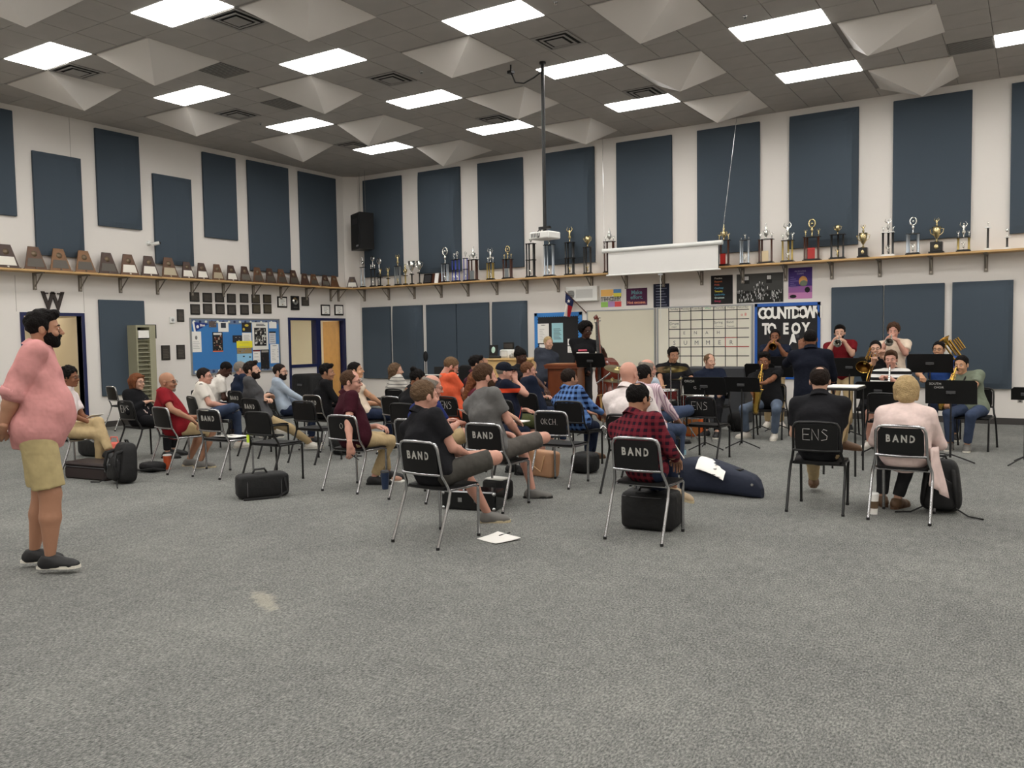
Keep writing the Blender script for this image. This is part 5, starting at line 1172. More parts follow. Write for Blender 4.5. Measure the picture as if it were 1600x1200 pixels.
x0, x1, z0, z1 = deskitem(785, 535, 801, 548, Yd + .5, zt_ + .12); MB().box(x0, x1, -.02, .02, 0, z1 - zt_, M_fr, bev=.004).box(x0 + .02, x1 - .02, -.024, -.02, .2, z1 - zt_ - .03, M_pl).build('picture_frame', loc=(0, Yd + .55, zt_), label='dark brown framed print behind the white clock box on the desk', cat='frame')
x0, x1, z0, z1 = deskitem(783, 546, 804, 560, Yd + .25, zt_); o = thing('white_case', 'white box with a rounded right end on the maple desk', 'box', ((x0 + x1) / 2, Yd + .25, zt_))
W_ = x1 - x0; soft(MB(), (0, 0, (z1 - z0) / 2), (W_, .16, z1 - z0), M_white, .3, 18).build('case_shell', o); MB().tube([(-W_ * .38, -.082, .03), (-W_ * .38, -.082, z1 - z0 - .03), (W_ * .1, -.082, z1 - z0 - .03), (W_ * .1, -.082, .03)], .004, M_ink, n=4, closed=True).build('panel_line', o)
p = on_y(800, 561, Yd + .12); o = MB().lathe([(.05, 0), (.06, .01), (.055, .07), (.02, .085), (.015, .10)], mat('grey_bell', (150, 148, 140), .4, .5), n=12); o.build('desk_bell', loc=(p.x, Yd + .12, zt_), label='small grey round bell in front of the white box on the desk', cat='bell')
p = on_y(765, 565, Yd - .1); MB().box(-.14, .14, -.04, .04, 0, .05, M_black, bev=.01).build('black_box', loc=(p.x, Yd + .1, zt_), label='small flat black box at the left end of the maple desk', cat='box')
# black digital piano and bench to the left of it
p = on_y(696, 590, 13.6); o = thing('digital_piano', 'black digital piano on its stand behind the orange polo', 'piano', (p.x, 13.6, 0), .1)
MB().box(-.72, .72, -.2, .2, .72, .86, M_black, bev=.01).build('keyboard_case', o); MB().box(-.66, .66, -.2, -.06, .86, .872, M_white).build('key', o); MB().box(-.74, -.66, -.18, .18, 0, .72, M_black).box(.66, .74, -.18, .18, 0, .72, M_black).box(-.66, .66, .1, .14, .3, .6, M_black).build('stand_frame', o); MB().box(-.35, .35, .14, .17, .86, 1.02, M_black, M=Matrix.Rotation(0, 4, 'X')).build('music_rest', o)
o = thing('office_chair', 'black high-backed office chair behind the orange polo', 'chair', (on_y(716, 580, 12.6).x, 12.6, 0), -.3)
soft(MB(), (0, .2, .82), (.46, .09, .56), M_seat, .45, 18).build('backrest', o); soft(MB(), (0, 0, .48), (.48, .46, .1), M_seat, .4, 18).build('seat', o); MB().tube([(0, .22, .5), (0, .24, .7)], .03, M_black).tube([(0, 0, .1), (0, 0, .45)], .03, M_black).build('column', o)
for k in range(5): MB().tube([(0, 0, .1), (.28 * math.cos(k * 1.257), .28 * math.sin(k * 1.257), .07)], .02, M_black, n=6).ball((.28 * math.cos(k * 1.257), .28 * math.sin(k * 1.257), .03), .03, M_black, n=6).build('leg', o)
p = on_y(735, 583, 15.2); MB().box(-.3, .3, 0, .3, 0, p.z, mat('dark_walnut', (52, 34, 26), .4), bev=.01).box(-.28, .28, -.01, 0, .1, p.z - .08, M_wal).build('low_cabinet', loc=(p.x, 15.2, 0), label='dark brown low cabinet between black chair and maple desk', cat='cabinet')
p = on_y(665, 557, 15.6); MB().tube([(0, 0, 0), (0, 0, p.z - .1)], .012, M_black).lathe([(.14, 0), (.14, .02)], M_black).ball((0, 0, p.z), (.06, .05, .13), M_nyl, n=12).build('microphone_stand', loc=(p.x, 15.6, 0), label='black padded microphone on a thin stand before the low wall panels', cat='microphone')
# black covered cart by the office window
p = on_y(490, 640, 13.4); a = on_y(463, 584, 13.4); b_ = on_y(502, 584, 13.4)
o = thing('covered_cart', 'tall black fabric covered equipment case below the office window', 'case', ((a.x + b_.x) / 2, 13.5, 0), -.3)
soft(MB(), (0, 0, a.z / 2), (b_.x - a.x + .15, .6, a.z), M_nyl, .18, 24).build('cover', o); soft(MB(), (-.55, -.2, .22), (.35, .4, .44), M_nyl, .35, 16).build('side_bag', o); MB().box(-.1, .1, -.32, -.30, a.z * .7, a.z * .75, M_zip).build('handle', o)
# grey mail sorter by the left wall
o = thing('mail_sorter', 'tall olive grey metal mail sorter with horizontal slots on the left wall', 'cabinet')
Xm = XW + .02; a = lf(211, 527, .3); b_ = lf(234, 527, .3); y0, y1 = a[0], b_[0]; o.location = (XW + .02, y0, .0)
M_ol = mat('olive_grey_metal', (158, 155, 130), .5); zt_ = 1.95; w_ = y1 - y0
MB().box(0, .32, 0, .03, .0, zt_, M_ol).build('side_panel', o); MB().box(0, .32, w_ - .03, w_ + .1, 0, zt_, M_ol).build('side_panel', o)
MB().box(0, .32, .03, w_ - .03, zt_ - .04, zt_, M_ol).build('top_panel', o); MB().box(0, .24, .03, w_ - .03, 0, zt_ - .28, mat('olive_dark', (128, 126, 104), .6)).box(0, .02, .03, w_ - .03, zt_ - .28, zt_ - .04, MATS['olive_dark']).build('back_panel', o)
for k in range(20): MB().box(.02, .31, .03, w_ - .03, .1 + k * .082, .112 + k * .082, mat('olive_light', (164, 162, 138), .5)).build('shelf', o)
MB().box(.04, .31, .05, w_ - .04, zt_ - .25, zt_ - .10, M_paper).build('paper_stack', loc=(XW + .03, y0, 0), label='stack of white papers in the top slot of the mail sorter', cat='paper')
mb = MB(); R = random.Random(11)
for k in range(16): yy = w_ + .13 + R.uniform(0, .03); z = zt_ - .15 - k * .05; yy = w_ + .11; mb.ball((.2, yy, z), (.02, .015, .02), [M_inkd, M_paper][k % 2], n=6)
mb.build('hanging_clips', loc=(XW + .02, y0, 0), label='dark and white hanging clips on the right side of the mail sorter', cat='clips', kind='stuff')

# ---------------------------------------------------------------- music stands, amplifier, drums
def stand(px, py0, py1, Y, w_, rz, lab, letters=None, tilt=22, up=None, cxp=None):
    """desk seen at px between py0 (top) and py1 (bottom)"""
    p0 = on_y(px, py0, Y); p1 = on_y(px, py1, Y); zc = (p0.z + p1.z) / 2; h = (p0.z - p1.z) / math.cos(math.radians(tilt))
    o = thing('music_stand', lab, 'music stand', (p0.x, Y, 0), rz)
    X = Matrix.Translation((0, 0, zc)) @ Matrix.Rotation(math.radians(tilt), 4, 'X')
    MB().prism([(-w_ / 2, -h / 2), (w_ / 2, -h / 2), (w_ / 2, h / 2 - .03), (w_ / 2 - .03, h / 2), (-w_ / 2 + .03, h / 2), (-w_ / 2, h / 2 - .03)], -.004, .004, M_seat, M=X @ Matrix.Rotation(PI / 2, 4, 'X')).box(-w_ / 2, w_ / 2, .0, .07, -h / 2 - .004, -h / 2, M_seat, M=X).build('desk', o)
    MB().tube([(0, .03, zc - .02), (0, .03, .25)], .010, M_black, n=8).tube([(0, .03, .5), (0, .03, .06)], .014, M_black, n=8).tube([(0, -.01, zc), (0, .03, zc - .03)], .02, M_black, n=8).box(-.05, .05, -.03, -.006, -.015, .015, M_zip, M=X).build('pole', o)
    for k in range(3):
        a = PI / 2 + k * 2 * PI / 3 + .4; MB().tube([(0, .03, .10), (.14 * math.cos(a), .03 + .14 * math.sin(a), .055), (.27 * math.cos(a), .03 + .27 * math.sin(a), .01)], .009, M_black, n=6).build('leg', o)
    if letters:
        mb = MB()
        for t, x, z, s in letters: mb.text(t, s, M_scratch, M=X @ Matrix.Translation((x, -.0055, z)) @ Matrix.Rotation(PI / 2, 4, 'X'), depth=.001)
        mb.build('lettering', o)
    return o
stand(922, 552, 574, 12.1, .50, .1, 'music stand in front of the double bass player', tilt=28)
stand(1100, 589, 617, 11.2, .60, .05, 'music stand with scrawled markings behind the empty ENS chair', [('ORCH', -.2, .07, .05), ('G  ..', -.1, -.03, .06)])
stand(1158, 589, 612, 11.6, .52, 0, 'music stand right before the black tee saxophonist')
stand(1187, 568, 590, 13.6, .48, 0, 'music stand behind the black tee saxophonist')
stand(1216, 557, 589, 13.85, .46, 0, 'music stand in front of the bearded trumpeter at the countdown board', tilt=14)
stand(1327, 559, 588, 13.4, .5, 0, 'music stand in front of the maroon tee trumpeter', tilt=14)
stand(1372, 596, 624, 11.9, .56, 0, 'music stand in front of the boy in the striped shirt')
stand(1453, 553, 582, 12.9, .58, 0, 'high music stand in front of the player in blue', tilt=12)
stand(1486, 594, 631, 11.35, .56, 0, 'large music stand with white lettering before the green tee saxophonist', [('SOUTH', -.17, .10, .04), ('CHOIR', -.13, .055, .035)], tilt=10)
stand(1603, 605, 625, 11.5, .30, 0, 'music stand cut off by the right edge of the picture')
# conductor's desk: white pages on a black stand beside the conductor
p = on_y(1312, 605, 9.9); zt_ = p.z
o = thing('conductor_desk', 'black conductor stand desk beside the man in the navy blazer', 'music stand', (p.x + .05, 9.9, 0), 0)
MB().box(-.22, .16, -.12, .42, zt_ - .03, zt_, M_black, bev=.006).build('desk', o)
for x, y in ((.13, -.09), (-.19, -.09), (.13, .39), (-.19, .39)): MB().tube([(x, y, zt_ - .03), (x * 1.05, y, 0)], .012, M_black, n=6).build('leg', o)
MB().box(-.20, .15, -.10, .40, 0, .008, M_paper).build('score', loc=(p.x + .05, 9.9, zt_), label='open white score pages on the conductor stand', cat='paper')
# orange amplifier
p = on_z(1074, 682); a = on_y(1062, 636, p.y); o = thing('amplifier', 'bright orange amplifier cabinet on the floor behind the audience', 'amplifier', (p.x - .02, p.y, 0), -.05)
M_or = mat('orange_vinyl', (232, 106, 40), .5); H_ = .44
MB().box(-.24, .24, 0, .26, 0, H_, M_or, bev=.015).build('cabinet', o); MB().box(-.2, .2, -.006, .0, .04, .30, mat('amp_cloth', (206, 130, 70), .8, bump=.3, bscale=200)).build('grille', o); MB().box(-.2, .2, -.008, 0, .33, .40, mat('amp_panel', (220, 160, 100), .5)).build('control_panel', o)
for k in range(6): MB().lathe([(.012, 0), (.01, .015)], M_black, M=Matrix.Translation((-.16 + k * .06, -.008, .365)) @ Matrix.Rotation(PI / 2, 4, 'X'), n=8).build('knob', o)
# drum kit
M_cym = mat('cymbal_bronze', (150, 136, 92), .28, 1); M_drum = mat('drum_red', (92, 22, 22), .25); M_head = mat('drum_head', (222, 220, 212), .6)
def cymbal(px, py, Y, r, lab, tilt=(.0, .0), stand_=True):
    p = on_y(px, py, Y); o = thing('cymbal', lab, 'cymbal', (p.x, Y, 0)); X = Matrix.Translation((0, 0, p.z)) @ Matrix.Rotation(tilt[0], 4, 'X') @ Matrix.Rotation(tilt[1], 4, 'Y')
    MB().lathe([(r, 0), (r * .6, .012), (r * .22, .02), (r * .16, .035), (.01, .042)][::1], M_cym, M=X, n=36, cap=False).lathe([(.01, .038), (r * .16, .031), (r * .22, .016), (r * .6, .008), (r, -.002)], M_cym, M=X, n=36, cap=False).build('cymbal_disc', o)
    if stand_:
        MB().tube([(0, 0, p.z + .06), (0, 0, .3)], .010, M_chrome).build('pole', o)
        for k in range(3): a = k * 2.094 + .5; MB().tube([(0, 0, .4), (.26 * math.cos(a), .26 * math.sin(a), .01)], .010, M_chrome, n=6).build('leg', o)
    return o
cymbal(1048, 577, 11.5, .25, 'large bronze ride cymbal in front of the drummer', (-.22, -.12))
cymbal(966, 577, 11.8, .22, 'cymbal beside the double bass seen edge-on', (.15, .25))
cymbal(957, 595, 11.9, .18, 'hi-hat cymbals left of the drum kit', (.05, .1))
cymbal(1064, 594, 11.9, .17, 'small cymbal right of the drummer', (-.1, 0))
def drum(px, py, Y, r, h, lab, legs=True):
    p = on_y(px, py, Y); o = thing('drum', lab, 'drum', (p.x, Y, 0)); z1 = p.z
    MB().lathe([(r, z1 - h), (r, z1)], M_drum, n=24).build('shell', o); MB().lathe([(r * .97, z1), (r * .97, z1 + .004)], M_head, n=24).build('head', o)
    MB().lathe([(r * 1.04, z1 - .015), (r * 1.04, z1 + .012), (r * .99, z1 + .012)], M_chrome, n=24, cap=False).lathe([(r * 1.04, z1 - h - .005), (r * 1.04, z1 - h + .02)], M_chrome, n=24, cap=False).build('hoop', o)
    for k in range(6): a = k * PI / 3; MB().tube([(r * 1.05 * math.cos(a), r * 1.05 * math.sin(a), z1 - h), (r * 1.05 * math.cos(a), r * 1.05 * math.sin(a), z1)], .006, M_chrome, n=5).build('lug', o)
    if legs:
        for k in range(3): a = k * 2.094; MB().tube([(r * 1.0 * math.cos(a), r * 1.0 * math.sin(a), z1 - h * .6), (r * 1.35 * math.cos(a), r * 1.35 * math.sin(a), .01)], .009, M_chrome, n=6).build('leg', o)
    return o
drum(1040, 609, 11.7, .18, .15, 'red snare drum with white head before the drummer')
drum(1085, 617, 12.0, .20, .34, 'dark red floor tom hidden behind the marked music stand')
p = on_y(1030, 640, 12.2); o = thing('bass_drum', 'dark red bass drum behind the pale shirted men', 'drum', (p.x - .15, 12.15, 0)); MB().lathe([(.26, -.2), (.26, .2)], M_drum, M=Matrix.Translation((0, 0, .27)) @ Matrix.Rotation(PI / 2, 4, 'X'), n=28).build('shell', o); MB().lathe([(.27, .2), (.27, .23)], M_chrome, M=Matrix.Translation((0, 0, .27)) @ Matrix.Rotation(PI / 2, 4, 'X'), n=28, cap=False).build('hoop', o); MB().lathe([(.25, .2), (.25, .205)], mat('drum_head_dark', (40, 38, 38), .6), M=Matrix.Translation((0, 0, .27)) @ Matrix.Rotation(PI / 2, 4, 'X'), n=28).build('head', o)
# boom stand arm by the bass
p0 = on_y(932, 599, 11.6); p1 = on_y(949, 585, 11.6); pb = on_y(938, 640, 11.6)
o = thing('boom_stand', 'chrome boom microphone stand in front of the double bass', 'stand', (p1.x - .08, 11.6, 0)); bx = o.location.x
MB().tube([(0, 0, 0.1), (0, 0, p1.z - .08)], .009, M_chrome).build('pole', o); MB().tube([(p0.x - bx, 0, p0.z), (p1.x - bx + .05, 0, p1.z + .02)], .012, M_chrome).build('boom', o)
for k in range(3): a = k * 2.094; MB().tube([(0, 0, .22), (.25 * math.cos(a), .25 * math.sin(a), .01)], .009, M_chrome, n=6).build('leg', o)
# loose cables on the floor
for n_, (x, y, lab) in enumerate(((-1.3, 12.0, 'thin dark cable looped on the floor by the green tee saxophonist'), (-5.1, 11.9, 'dark cable on the floor by the double bass'))):
    MB().tube([(x + .25 * math.cos(k * .7) * (1 + .05 * k), y + .16 * math.sin(k * .7), .008) for k in range(16)], .006, M_black, n=5).build('cable', label=lab, cat='cable')
# low black equipment box by the whiteboard
p = on_y(1075, 575, 14.9); q = on_y(1170, 575, 14.9)
o = thing('equipment_case', 'long grey black equipment case under the whiteboards', 'case', ((p.x + q.x) / 2, 14.9, 0)); MB().box(-(q.x - p.x) / 2, (q.x - p.x) / 2, -.25, .25, 0, on_y(1100, 573, 14.9).z, mat('charcoal_case', (52, 54, 58), .6), bev=.02).build('case_body', o)
mb = MB()
for k in range(5): mb.box(-.35 + k * .07, -.31 + k * .07, -.256, -.25, .78, .80, M_paper)
mb.build('label_strip', o)
# ================================================================ PEOPLE: smooth distance fields turned into one continuous surface
V3 = lambda *a: np.array(a, float)
def nrm(v): return v / (np.linalg.norm(v) + 1e-9)
class Field:
    def __init__(s): s.p = []
    def cap(s, a, b, ra, rb=None, k=.03, ax=None, sx=1, cut=()):
        s.p.append(('c', np.array(a, float), np.array(b, float), ra, ra if rb is None else rb, k, None if ax is None else nrm(np.array(ax, float)), sx, [(np.array(q, float), nrm(np.array(n, float))) for q, n in cut])); return s
    def ell(s, c, r, k=.02, op='u', cut=(), R=None):
        s.p.append(('e', np.array(c, float), np.array(r, float), op, R, k, None, 1, [(np.array(q, float), nrm(np.array(n, float))) for q, n in cut])); return s
    def bounds(s):
        lo = np.full(3, 9.); hi = np.full(3, -9.)
        for p in s.p:
            if p[0] == 'c':
                r = max(p[3], p[4]) * max(1, p[7]) + .01; lo = np.minimum(lo, np.minimum(p[1], p[2]) - r); hi = np.maximum(hi, np.maximum(p[1], p[2]) + r)
            elif p[3] == 'u': r = p[2].max() if p[4] is not None else p[2]; lo = np.minimum(lo, p[1] - r); hi = np.maximum(hi, p[1] + r)
        return lo, hi
    def mesh(s, h, noise=0, nf=18, plane=()):
        lo, hi = s.bounds(); lo -= 2.5 * h; hi += 2.5 * h; n = np.ceil((hi - lo) / h).astype(int) + 1
        D = np.full(n, .15)
        for p in s.p:
            mar = p[5] + 2.5 * h
            if p[0] == 'c':
                r = max(p[3], p[4]) * max(1, p[7]) + mar; a_, b_ = np.minimum(p[1], p[2]) - r, np.maximum(p[1], p[2]) + r
            else:
                r = (p[2].max() if p[4] is not None else p[2]) + mar; a_, b_ = p[1] - r, p[1] + r
            i0 = np.maximum(0, np.floor((a_ - lo) / h).astype(int)); i1 = np.minimum(n, np.ceil((b_ - lo) / h).astype(int) + 1)
            if (i1 <= i0).any(): continue
            sl = tuple(slice(i0[q], i1[q]) for q in range(3))
            X = np.stack(np.meshgrid(*[lo[q] + h * np.arange(i0[q], i1[q]) for q in range(3)], indexing='ij'), -1)
            if p[0] == 'c':
                Q = X - p[1]; ba = p[2] - p[1]
                if p[6] is not None:
                    ax = p[6]; Q = Q - (Q @ ax)[..., None] * ax * (1 - 1 / p[7]); ba = ba - (ba @ ax) * ax * (1 - 1 / p[7])
                L = ba @ ba + 1e-9; t = np.clip(Q @ ba / L, 0, 1)
                d = np.linalg.norm(Q - t[..., None] * ba, axis=-1) - (p[3] + (p[4] - p[3]) * t)
            else:
                Q = X - p[1]
                if p[4] is not None: Q = Q @ p[4]
                k0 = np.linalg.norm(Q / p[2], axis=-1); k1 = np.linalg.norm(Q / (p[2] ** 2), axis=-1) + 1e-9; d = k0 * (k0 - 1) / k1
            for q, nn in p[8]: d = np.maximum(d, (X - q) @ nn)
            G = D[sl]
            if p[0] == 'e' and p[3] == 's': D[sl] = np.maximum(G, -d)
            else:
                k = p[5]; hh = np.clip(.5 + .5 * (G - d) / k, 0, 1); D[sl] = d * hh + G * (1 - hh) - k * hh * (1 - hh)
        if noise or plane:
            X = np.stack(np.meshgrid(*[lo[q] + h * np.arange(n[q]) for q in range(3)], indexing='ij'), -1)
            if noise: D = D + noise * (np.sin(X[..., 0] * nf + 1.7 * np.sin(X[..., 2] * nf * .7)) * np.sin(X[..., 2] * nf * 1.1 + 2 * np.sin(X[..., 1] * nf * .6)) + .5 * np.sin(X[..., 1] * nf * 1.9 + X[..., 2] * nf * 1.3))
            for q, nn in plane: D = np.maximum(D, (X - np.array(q)) @ nrm(np.array(nn, float)))
        return surfnet(D, lo, h)
def surfnet(D, lo, h):
    s = D < 0; n = np.array(D.shape); m = n - 1
    cs = np.zeros((m.prod(), 3)); cn = np.zeros(m.prod()); st = np.array([m[1] * m[2], m[2], 1]); Q = []
    for a in range(3):
        s0 = [slice(None)] * 3; s1 = [slice(None)] * 3; s0[a] = slice(0, -1); s1[a] = slice(1, None)
        A, B = D[tuple(s0)], D[tuple(s1)]; I = np.argwhere((A < 0) != (B < 0))
        if not len(I): continue
        da, db = A[tuple(I.T)], B[tuple(I.T)]; P = I.astype(float); P[:, a] += da / (da - db)
        b, c = (a + 1) % 3, (a + 2) % 3; ids = []; ok = np.ones(len(I), bool)
        for ob, oc in ((0, 0), (1, 0), (1, 1), (0, 1)):
            C = I.copy(); C[:, b] -= ob; C[:, c] -= oc; g = ((C >= 0) & (C < m)).all(1); ok &= g
            k = C @ st; ids.append(k); kk = k[g]
            np.add.at(cn, kk, 1); np.add.at(cs, kk, P[g])
        q = np.stack(ids, 1)[ok]; fl = (da < 0)[ok]; q[~fl] = q[~fl][:, ::-1]; Q.append(q)
    u = np.nonzero(cn)[0]; mp = np.zeros(len(cn), int); mp[u] = np.arange(len(u))
    V = lo + h * cs[u] / cn[u][:, None]
    return V, mp[np.concatenate(Q)] if Q else np.zeros((0, 4), int)
def np_mesh(name, parts, mats):
    """parts: (V, quads, material index)"""
    vs = np.concatenate([p[0] for p in parts]); o = 0; F = []; mi = []
    for V, Q, k in parts: F.append(Q + o); mi.append(np.full(len(Q), k)); o += len(V)
    F = np.concatenate(F).astype(np.int32); mi = np.concatenate(mi).astype(np.int32)
    me = bpy.data.meshes.new(name); me.vertices.add(len(vs)); me.vertices.foreach_set('co', vs.astype(np.float32).ravel())
    me.loops.add(F.size); me.loops.foreach_set('vertex_index', F.ravel()); me.polygons.add(len(F))
    me.polygons.foreach_set('loop_start', np.arange(0, F.size, 4, dtype=np.int32)); me.polygons.foreach_set('loop_total', np.full(len(F), 4, np.int32))
    for m in mats: me.materials.append(m)
    me.polygons.foreach_set('material_index', mi); me.polygons.foreach_set('use_smooth', np.ones(len(F), bool)); me.update(calc_edges=True); me.validate()
    return me
def np_obj(name, parts, mats, parent=None):
    o = bpy.data.objects.new(name, np_mesh(name, parts, mats)); COL.objects.link(o)
    if parent is not None: o.parent = parent
    return o

# ---- heads, hair, hands, shoes are shaped once in their own frames
CA = {}
SK = (0, -.012, .032)
def head_mesh(h=.0065, kind='m'):
    if ('head', h, kind) in CA: return CA['head', h, kind]
    f = Field(); jw = .060 if kind == 'm' else .054
    f.ell(SK, (.076, .096, .090), .02).ell((0, .022, -.035), (jw, .070, .078), .03).ell((0, .066, -.098), (.026, .022, .018), .025)
    f.ell((0, .078, .020), (.050, .016, .012), .015)                       # brow
    f.cap((0, .090, .006), (0, .112, -.030), .0085, .0125, .012)           # nose
    for s in (-1, 1):
        f.ell((s * .013, .103, -.034), (.008, .009, .007), .008)
        f.ell((s * .036, .070, -.035), (.024, .018, .020), .02)            # cheek
        f.ell((s * .031, .095, .002), (.016, .012, .010), .006, 's')       # eye socket
        f.ell((s * .031, .083, .001), (.0135, .0115, .0115), .004)         # eyelid ball
        f.ell((s * .079, -.006, -.008), (.010, .021, .032), .006).ell((s * .089, .002, -.006), (.006, .010, .018), .004, 's')
    f.ell((0, .092, -.062), (.022, .010, .006), .006).ell((0, .089, -.073), (.019, .010, .007), .006)
    f.cap((0, -.025, -.05), (0, -.04, -.17), .054 if kind == 'm' else .045, None, .03)
    CA['head', h, kind] = f.mesh(h); return CA['head', h, kind]
FACECUT = [((0, .062, .060), (0, .80, -.60))]
def hair_mesh(kind, h=.0075):
    if (kind, h) in CA: return CA[kind, h]
    f = Field(); nz = .003; nf = 70; pl = []
    nape = ((0, 0, -.075), (0, .25, -1)); C = FACECUT + [nape]
    ear = [((s * .06, .0, .008), (0, 0, 1)) for s in (1,)]
    if kind in ('short', 'spot', 'bun', 'pony', 'long', 'fringe', 'recede'):
        f.ell((0, -.018, .036), (.085, .105, .096), .02, cut=C)
        for s in (-1, 1): f.cap((s * .078, .022, .03), (s * .077, .026, -.025), .008, .005, .01)
    if kind == 'buzz': f.ell((0, -.014, .034), (.0805, .100, .0935), .02, cut=C); nz = .001
    if kind == 'swept':
        f.ell((0, -.018, .040), (.087, .108, .100), .02, cut=C).ell((0, .055, .105), (.062, .045, .032), .03)
        for s in (-1, 1): f.cap((s * .079, .022, .03), (s * .077, .026, -.035), .009, .005, .01)
        nz = .005; nf = 55
    if kind == 'curly': f.ell((0, -.018, .045), (.097, .115, .110), .02, cut=[((0, .062, .055), (0, .85, -.55)), nape]); nz = .008; nf = 90
    if kind == 'afro': f.ell((0, -.028, .055), (.125, .130, .120), .02, cut=[((0, .055, .055), (0, .85, -.52)), ((0, 0, -.07), (0, .3, -1))]); nz = .006; nf = 90
    if kind == 'hitop': f.ell((0, -.018, .036), (.086, .105, .098), .02, cut=C).ell((0, -.01, .100), (.086, .100, .055), .02, cut=[((0, .075, .07), (0, .9, -.4))]); nz = .005; nf = 80
    if kind == 'fringe': f.ell((0, .015, .125), (.085, .115, .078), .01, 's')
    if kind == 'recede': f.ell((0, .085, .110), (.062, .070, .050), .01, 's')
    if kind == 'spot': f.ell((0, -.050, .142), (.045, .045, .045), .01, 's')
    if kind == 'bun': f.ell((0, -.095, .105), (.045, .042, .040), .02); nz = .004
    if kind == 'pony': f.cap((0, -.10, .02), (0, -.13, -.12), .030, .020, .03)
    if kind == 'mid':
        f.ell((0, -.020, .030), (.090, .108, .102), .02, cut=[((0, .060, .055), (0, .85, -.55))]).cap((0, -.07, .0), (0, -.085, -.13), .062, .045, .04, (1, 0, 0), 1.35)
        for s in (-1, 1): f.cap((s * .078, .005, .03), (s * .07, -.03, -.11), .024, .018, .03)
        nz = .004
    if kind == 'bob':
        f.ell((0, -.020, .036), (.096, .110, .104), .02, cut=[((0, .064, .050), (0, .85, -.55))]).cap((0, -.06, .0), (0, -.065, -.07), .080, .066, .04, (1, 0, 0), 1.25)
        for s in (-1, 1): f.cap((s * .082, .015, .03), (s * .080, .010, -.075), .026, .020, .03)
        f.cap((-.05, .07, .085), (.05, .072, .080), .016, .014, .02); nz = .002; nf = 45
    if kind == 'long':
        f.cap((0, -.075, .0), (0, -.11, -.24), .065, .045, .04, (1, 0, 0), 1.5)
        for s in (-1, 1): f.cap((s * .08, .0, .03), (s * .085, .02, -.2), .026, .02, .03)
        nz = .004; nf = 60
    if kind == 'cap':
        f.ell((0, -.014, .045), (.092, .112, .098), .02, cut=[((0, 0, .028), (0, -.15, -1))]).ell((0, .105, .046), (.066, .085, .010), .015); nz = 0
    if kind == 'beanie': f.ell((0, -.018, .048), (.094, .114, .105), .02, cut=[((0, 0, .020), (0, .25, -1))]).cap((0, -.06, .13), (0, -.07, .15), .05, .04, .04); nz = .002
    if kind == 'beard':
        f.ell((0, .026, -.050), (.066, .074, .080), .02, cut=[((0, .0, -.036), (0, -.75, .66)), ((0, 0, -.145), (0, 0, -1)), ((0, -.01, 0), (0, -1, -.1))]).ell((0, .070, -.105), (.034, .026, .026), .02).cap((-.024, .098, -.052), (0, .104, -.050), .006, .007, .006).cap((.024, .098, -.052), (0, .104, -.050), .006, .007, .006)
        nz = .0015; nf = 120
    if kind == 'goatee': f.ell((0, .080, -.098), (.024, .020, .026), .01).cap((-.024, .097, -.053), (0, .104, -.050), .006, .006, .006).cap((.024, .097, -.053), (0, .104, -.050), .006, .006, .006); nz = 0
    CA[kind, h] = f.mesh(h, nz, nf); return CA[kind, h]
def hand_mesh(pose, h=.0055):
    """right hand, wrist at the origin, fingers toward +y, back of the hand +z, thumb on -x"""
    if ('hand', pose, h) in CA: return CA['hand', pose, h]
    f = Field(); bend = dict(relax=(18, 28, 20), grip=(55, 75, 45), flat=(6, 8, 6))[pose]
    fr = (-.030, -.010, .010, .029); ln = (.044, .048, .045, .035)
    for i, x in enumerate(fr):
        k = V3(x * 1.08, .088 - .004 * abs(i - 1), 0); f.cap((x * .45, .0, 0), k, .0155, .0125, .016)
        a = 0; p = k
        for j, (fa, r0, r1) in enumerate(((1, .0100, .0092), (.62, .0092, .0085), (.5, .0085, .0075))):
            a += math.radians(bend[j] + (3 - i) * 1.5); q = p + ln[i] * fa * V3(x * .6, math.cos(a), -math.sin(a)); f.cap(p, q, r0, r1, .0035); p = q
    t0 = V3(-.022, .022, -.004); t1 = V3(-.050, .055, -.012 if pose != 'grip' else -.025); t2 = V3(-.056 if pose != 'grip' else -.035, .088, -.018 if pose != 'grip' else -.045); t3 = t2 + (V3(.002, .022, -.004) if pose != 'grip' else V3(.02, .012, -.008))
    f.cap((-.008, .012, -.002), t1, .017, .0125, .012).cap(t1, t2, .0115, .0098, .004).cap(t2, t3, .0098, .008, .004)
    f.cap((0, -.03, 0), (0, .02, 0), .024, .024, .02, (1, 0, 0), 1.15)
    CA['hand', pose, h] = f.mesh(h); return CA['hand', pose, h]
def shoe_mesh(kind, h=.009):
    """ankle at the origin, toe toward +y, sole at z = -.085"""
    if ('shoe', kind, h) in CA: return CA['shoe', kind, h]
    f = Field(); cut = [((0, 0, -.072), (0, 0, -1))]; top = -.012 if kind != 'boot' else .05
    f.cap((0, -.045, -.045), (0, .05, -.048), .038, .040, .02, cut=cut).cap((0, .05, -.050), (0, .135, -.058), .043, .036, .02, (1, 0, 0), 1.12, cut=cut).cap((0, .135, -.058), (0, .165, -.060), .034, .026, .02, (1, 0, 0), 1.3, cut=cut)
    f.cap((0, -.02, -.05), (0, -.012, top), .044, .044, .03, cut=cut + [((0, 0, top + .008), (0, .25, 1))]).cap((0, .0, -.02), (0, .08, -.045), .034, .03, .03, cut=cut)
    CA['shoe', kind, h] = f.mesh(h); return CA['shoe', kind, h]
def sole_poly():
    return [(-.034, -.06), (-.02, -.088), (.02, -.088), (.034, -.06), (.034, .0), (.046, .08), (.047, .13), (.036, .175), (.012, .196), (-.014, .196), (-.038, .175), (-.047, .13), (-.046, .08), (-.034, .0)]
def xf(V, M): return V @ np.array(M)[:3, :3].T + np.array(M)[:3, 3]
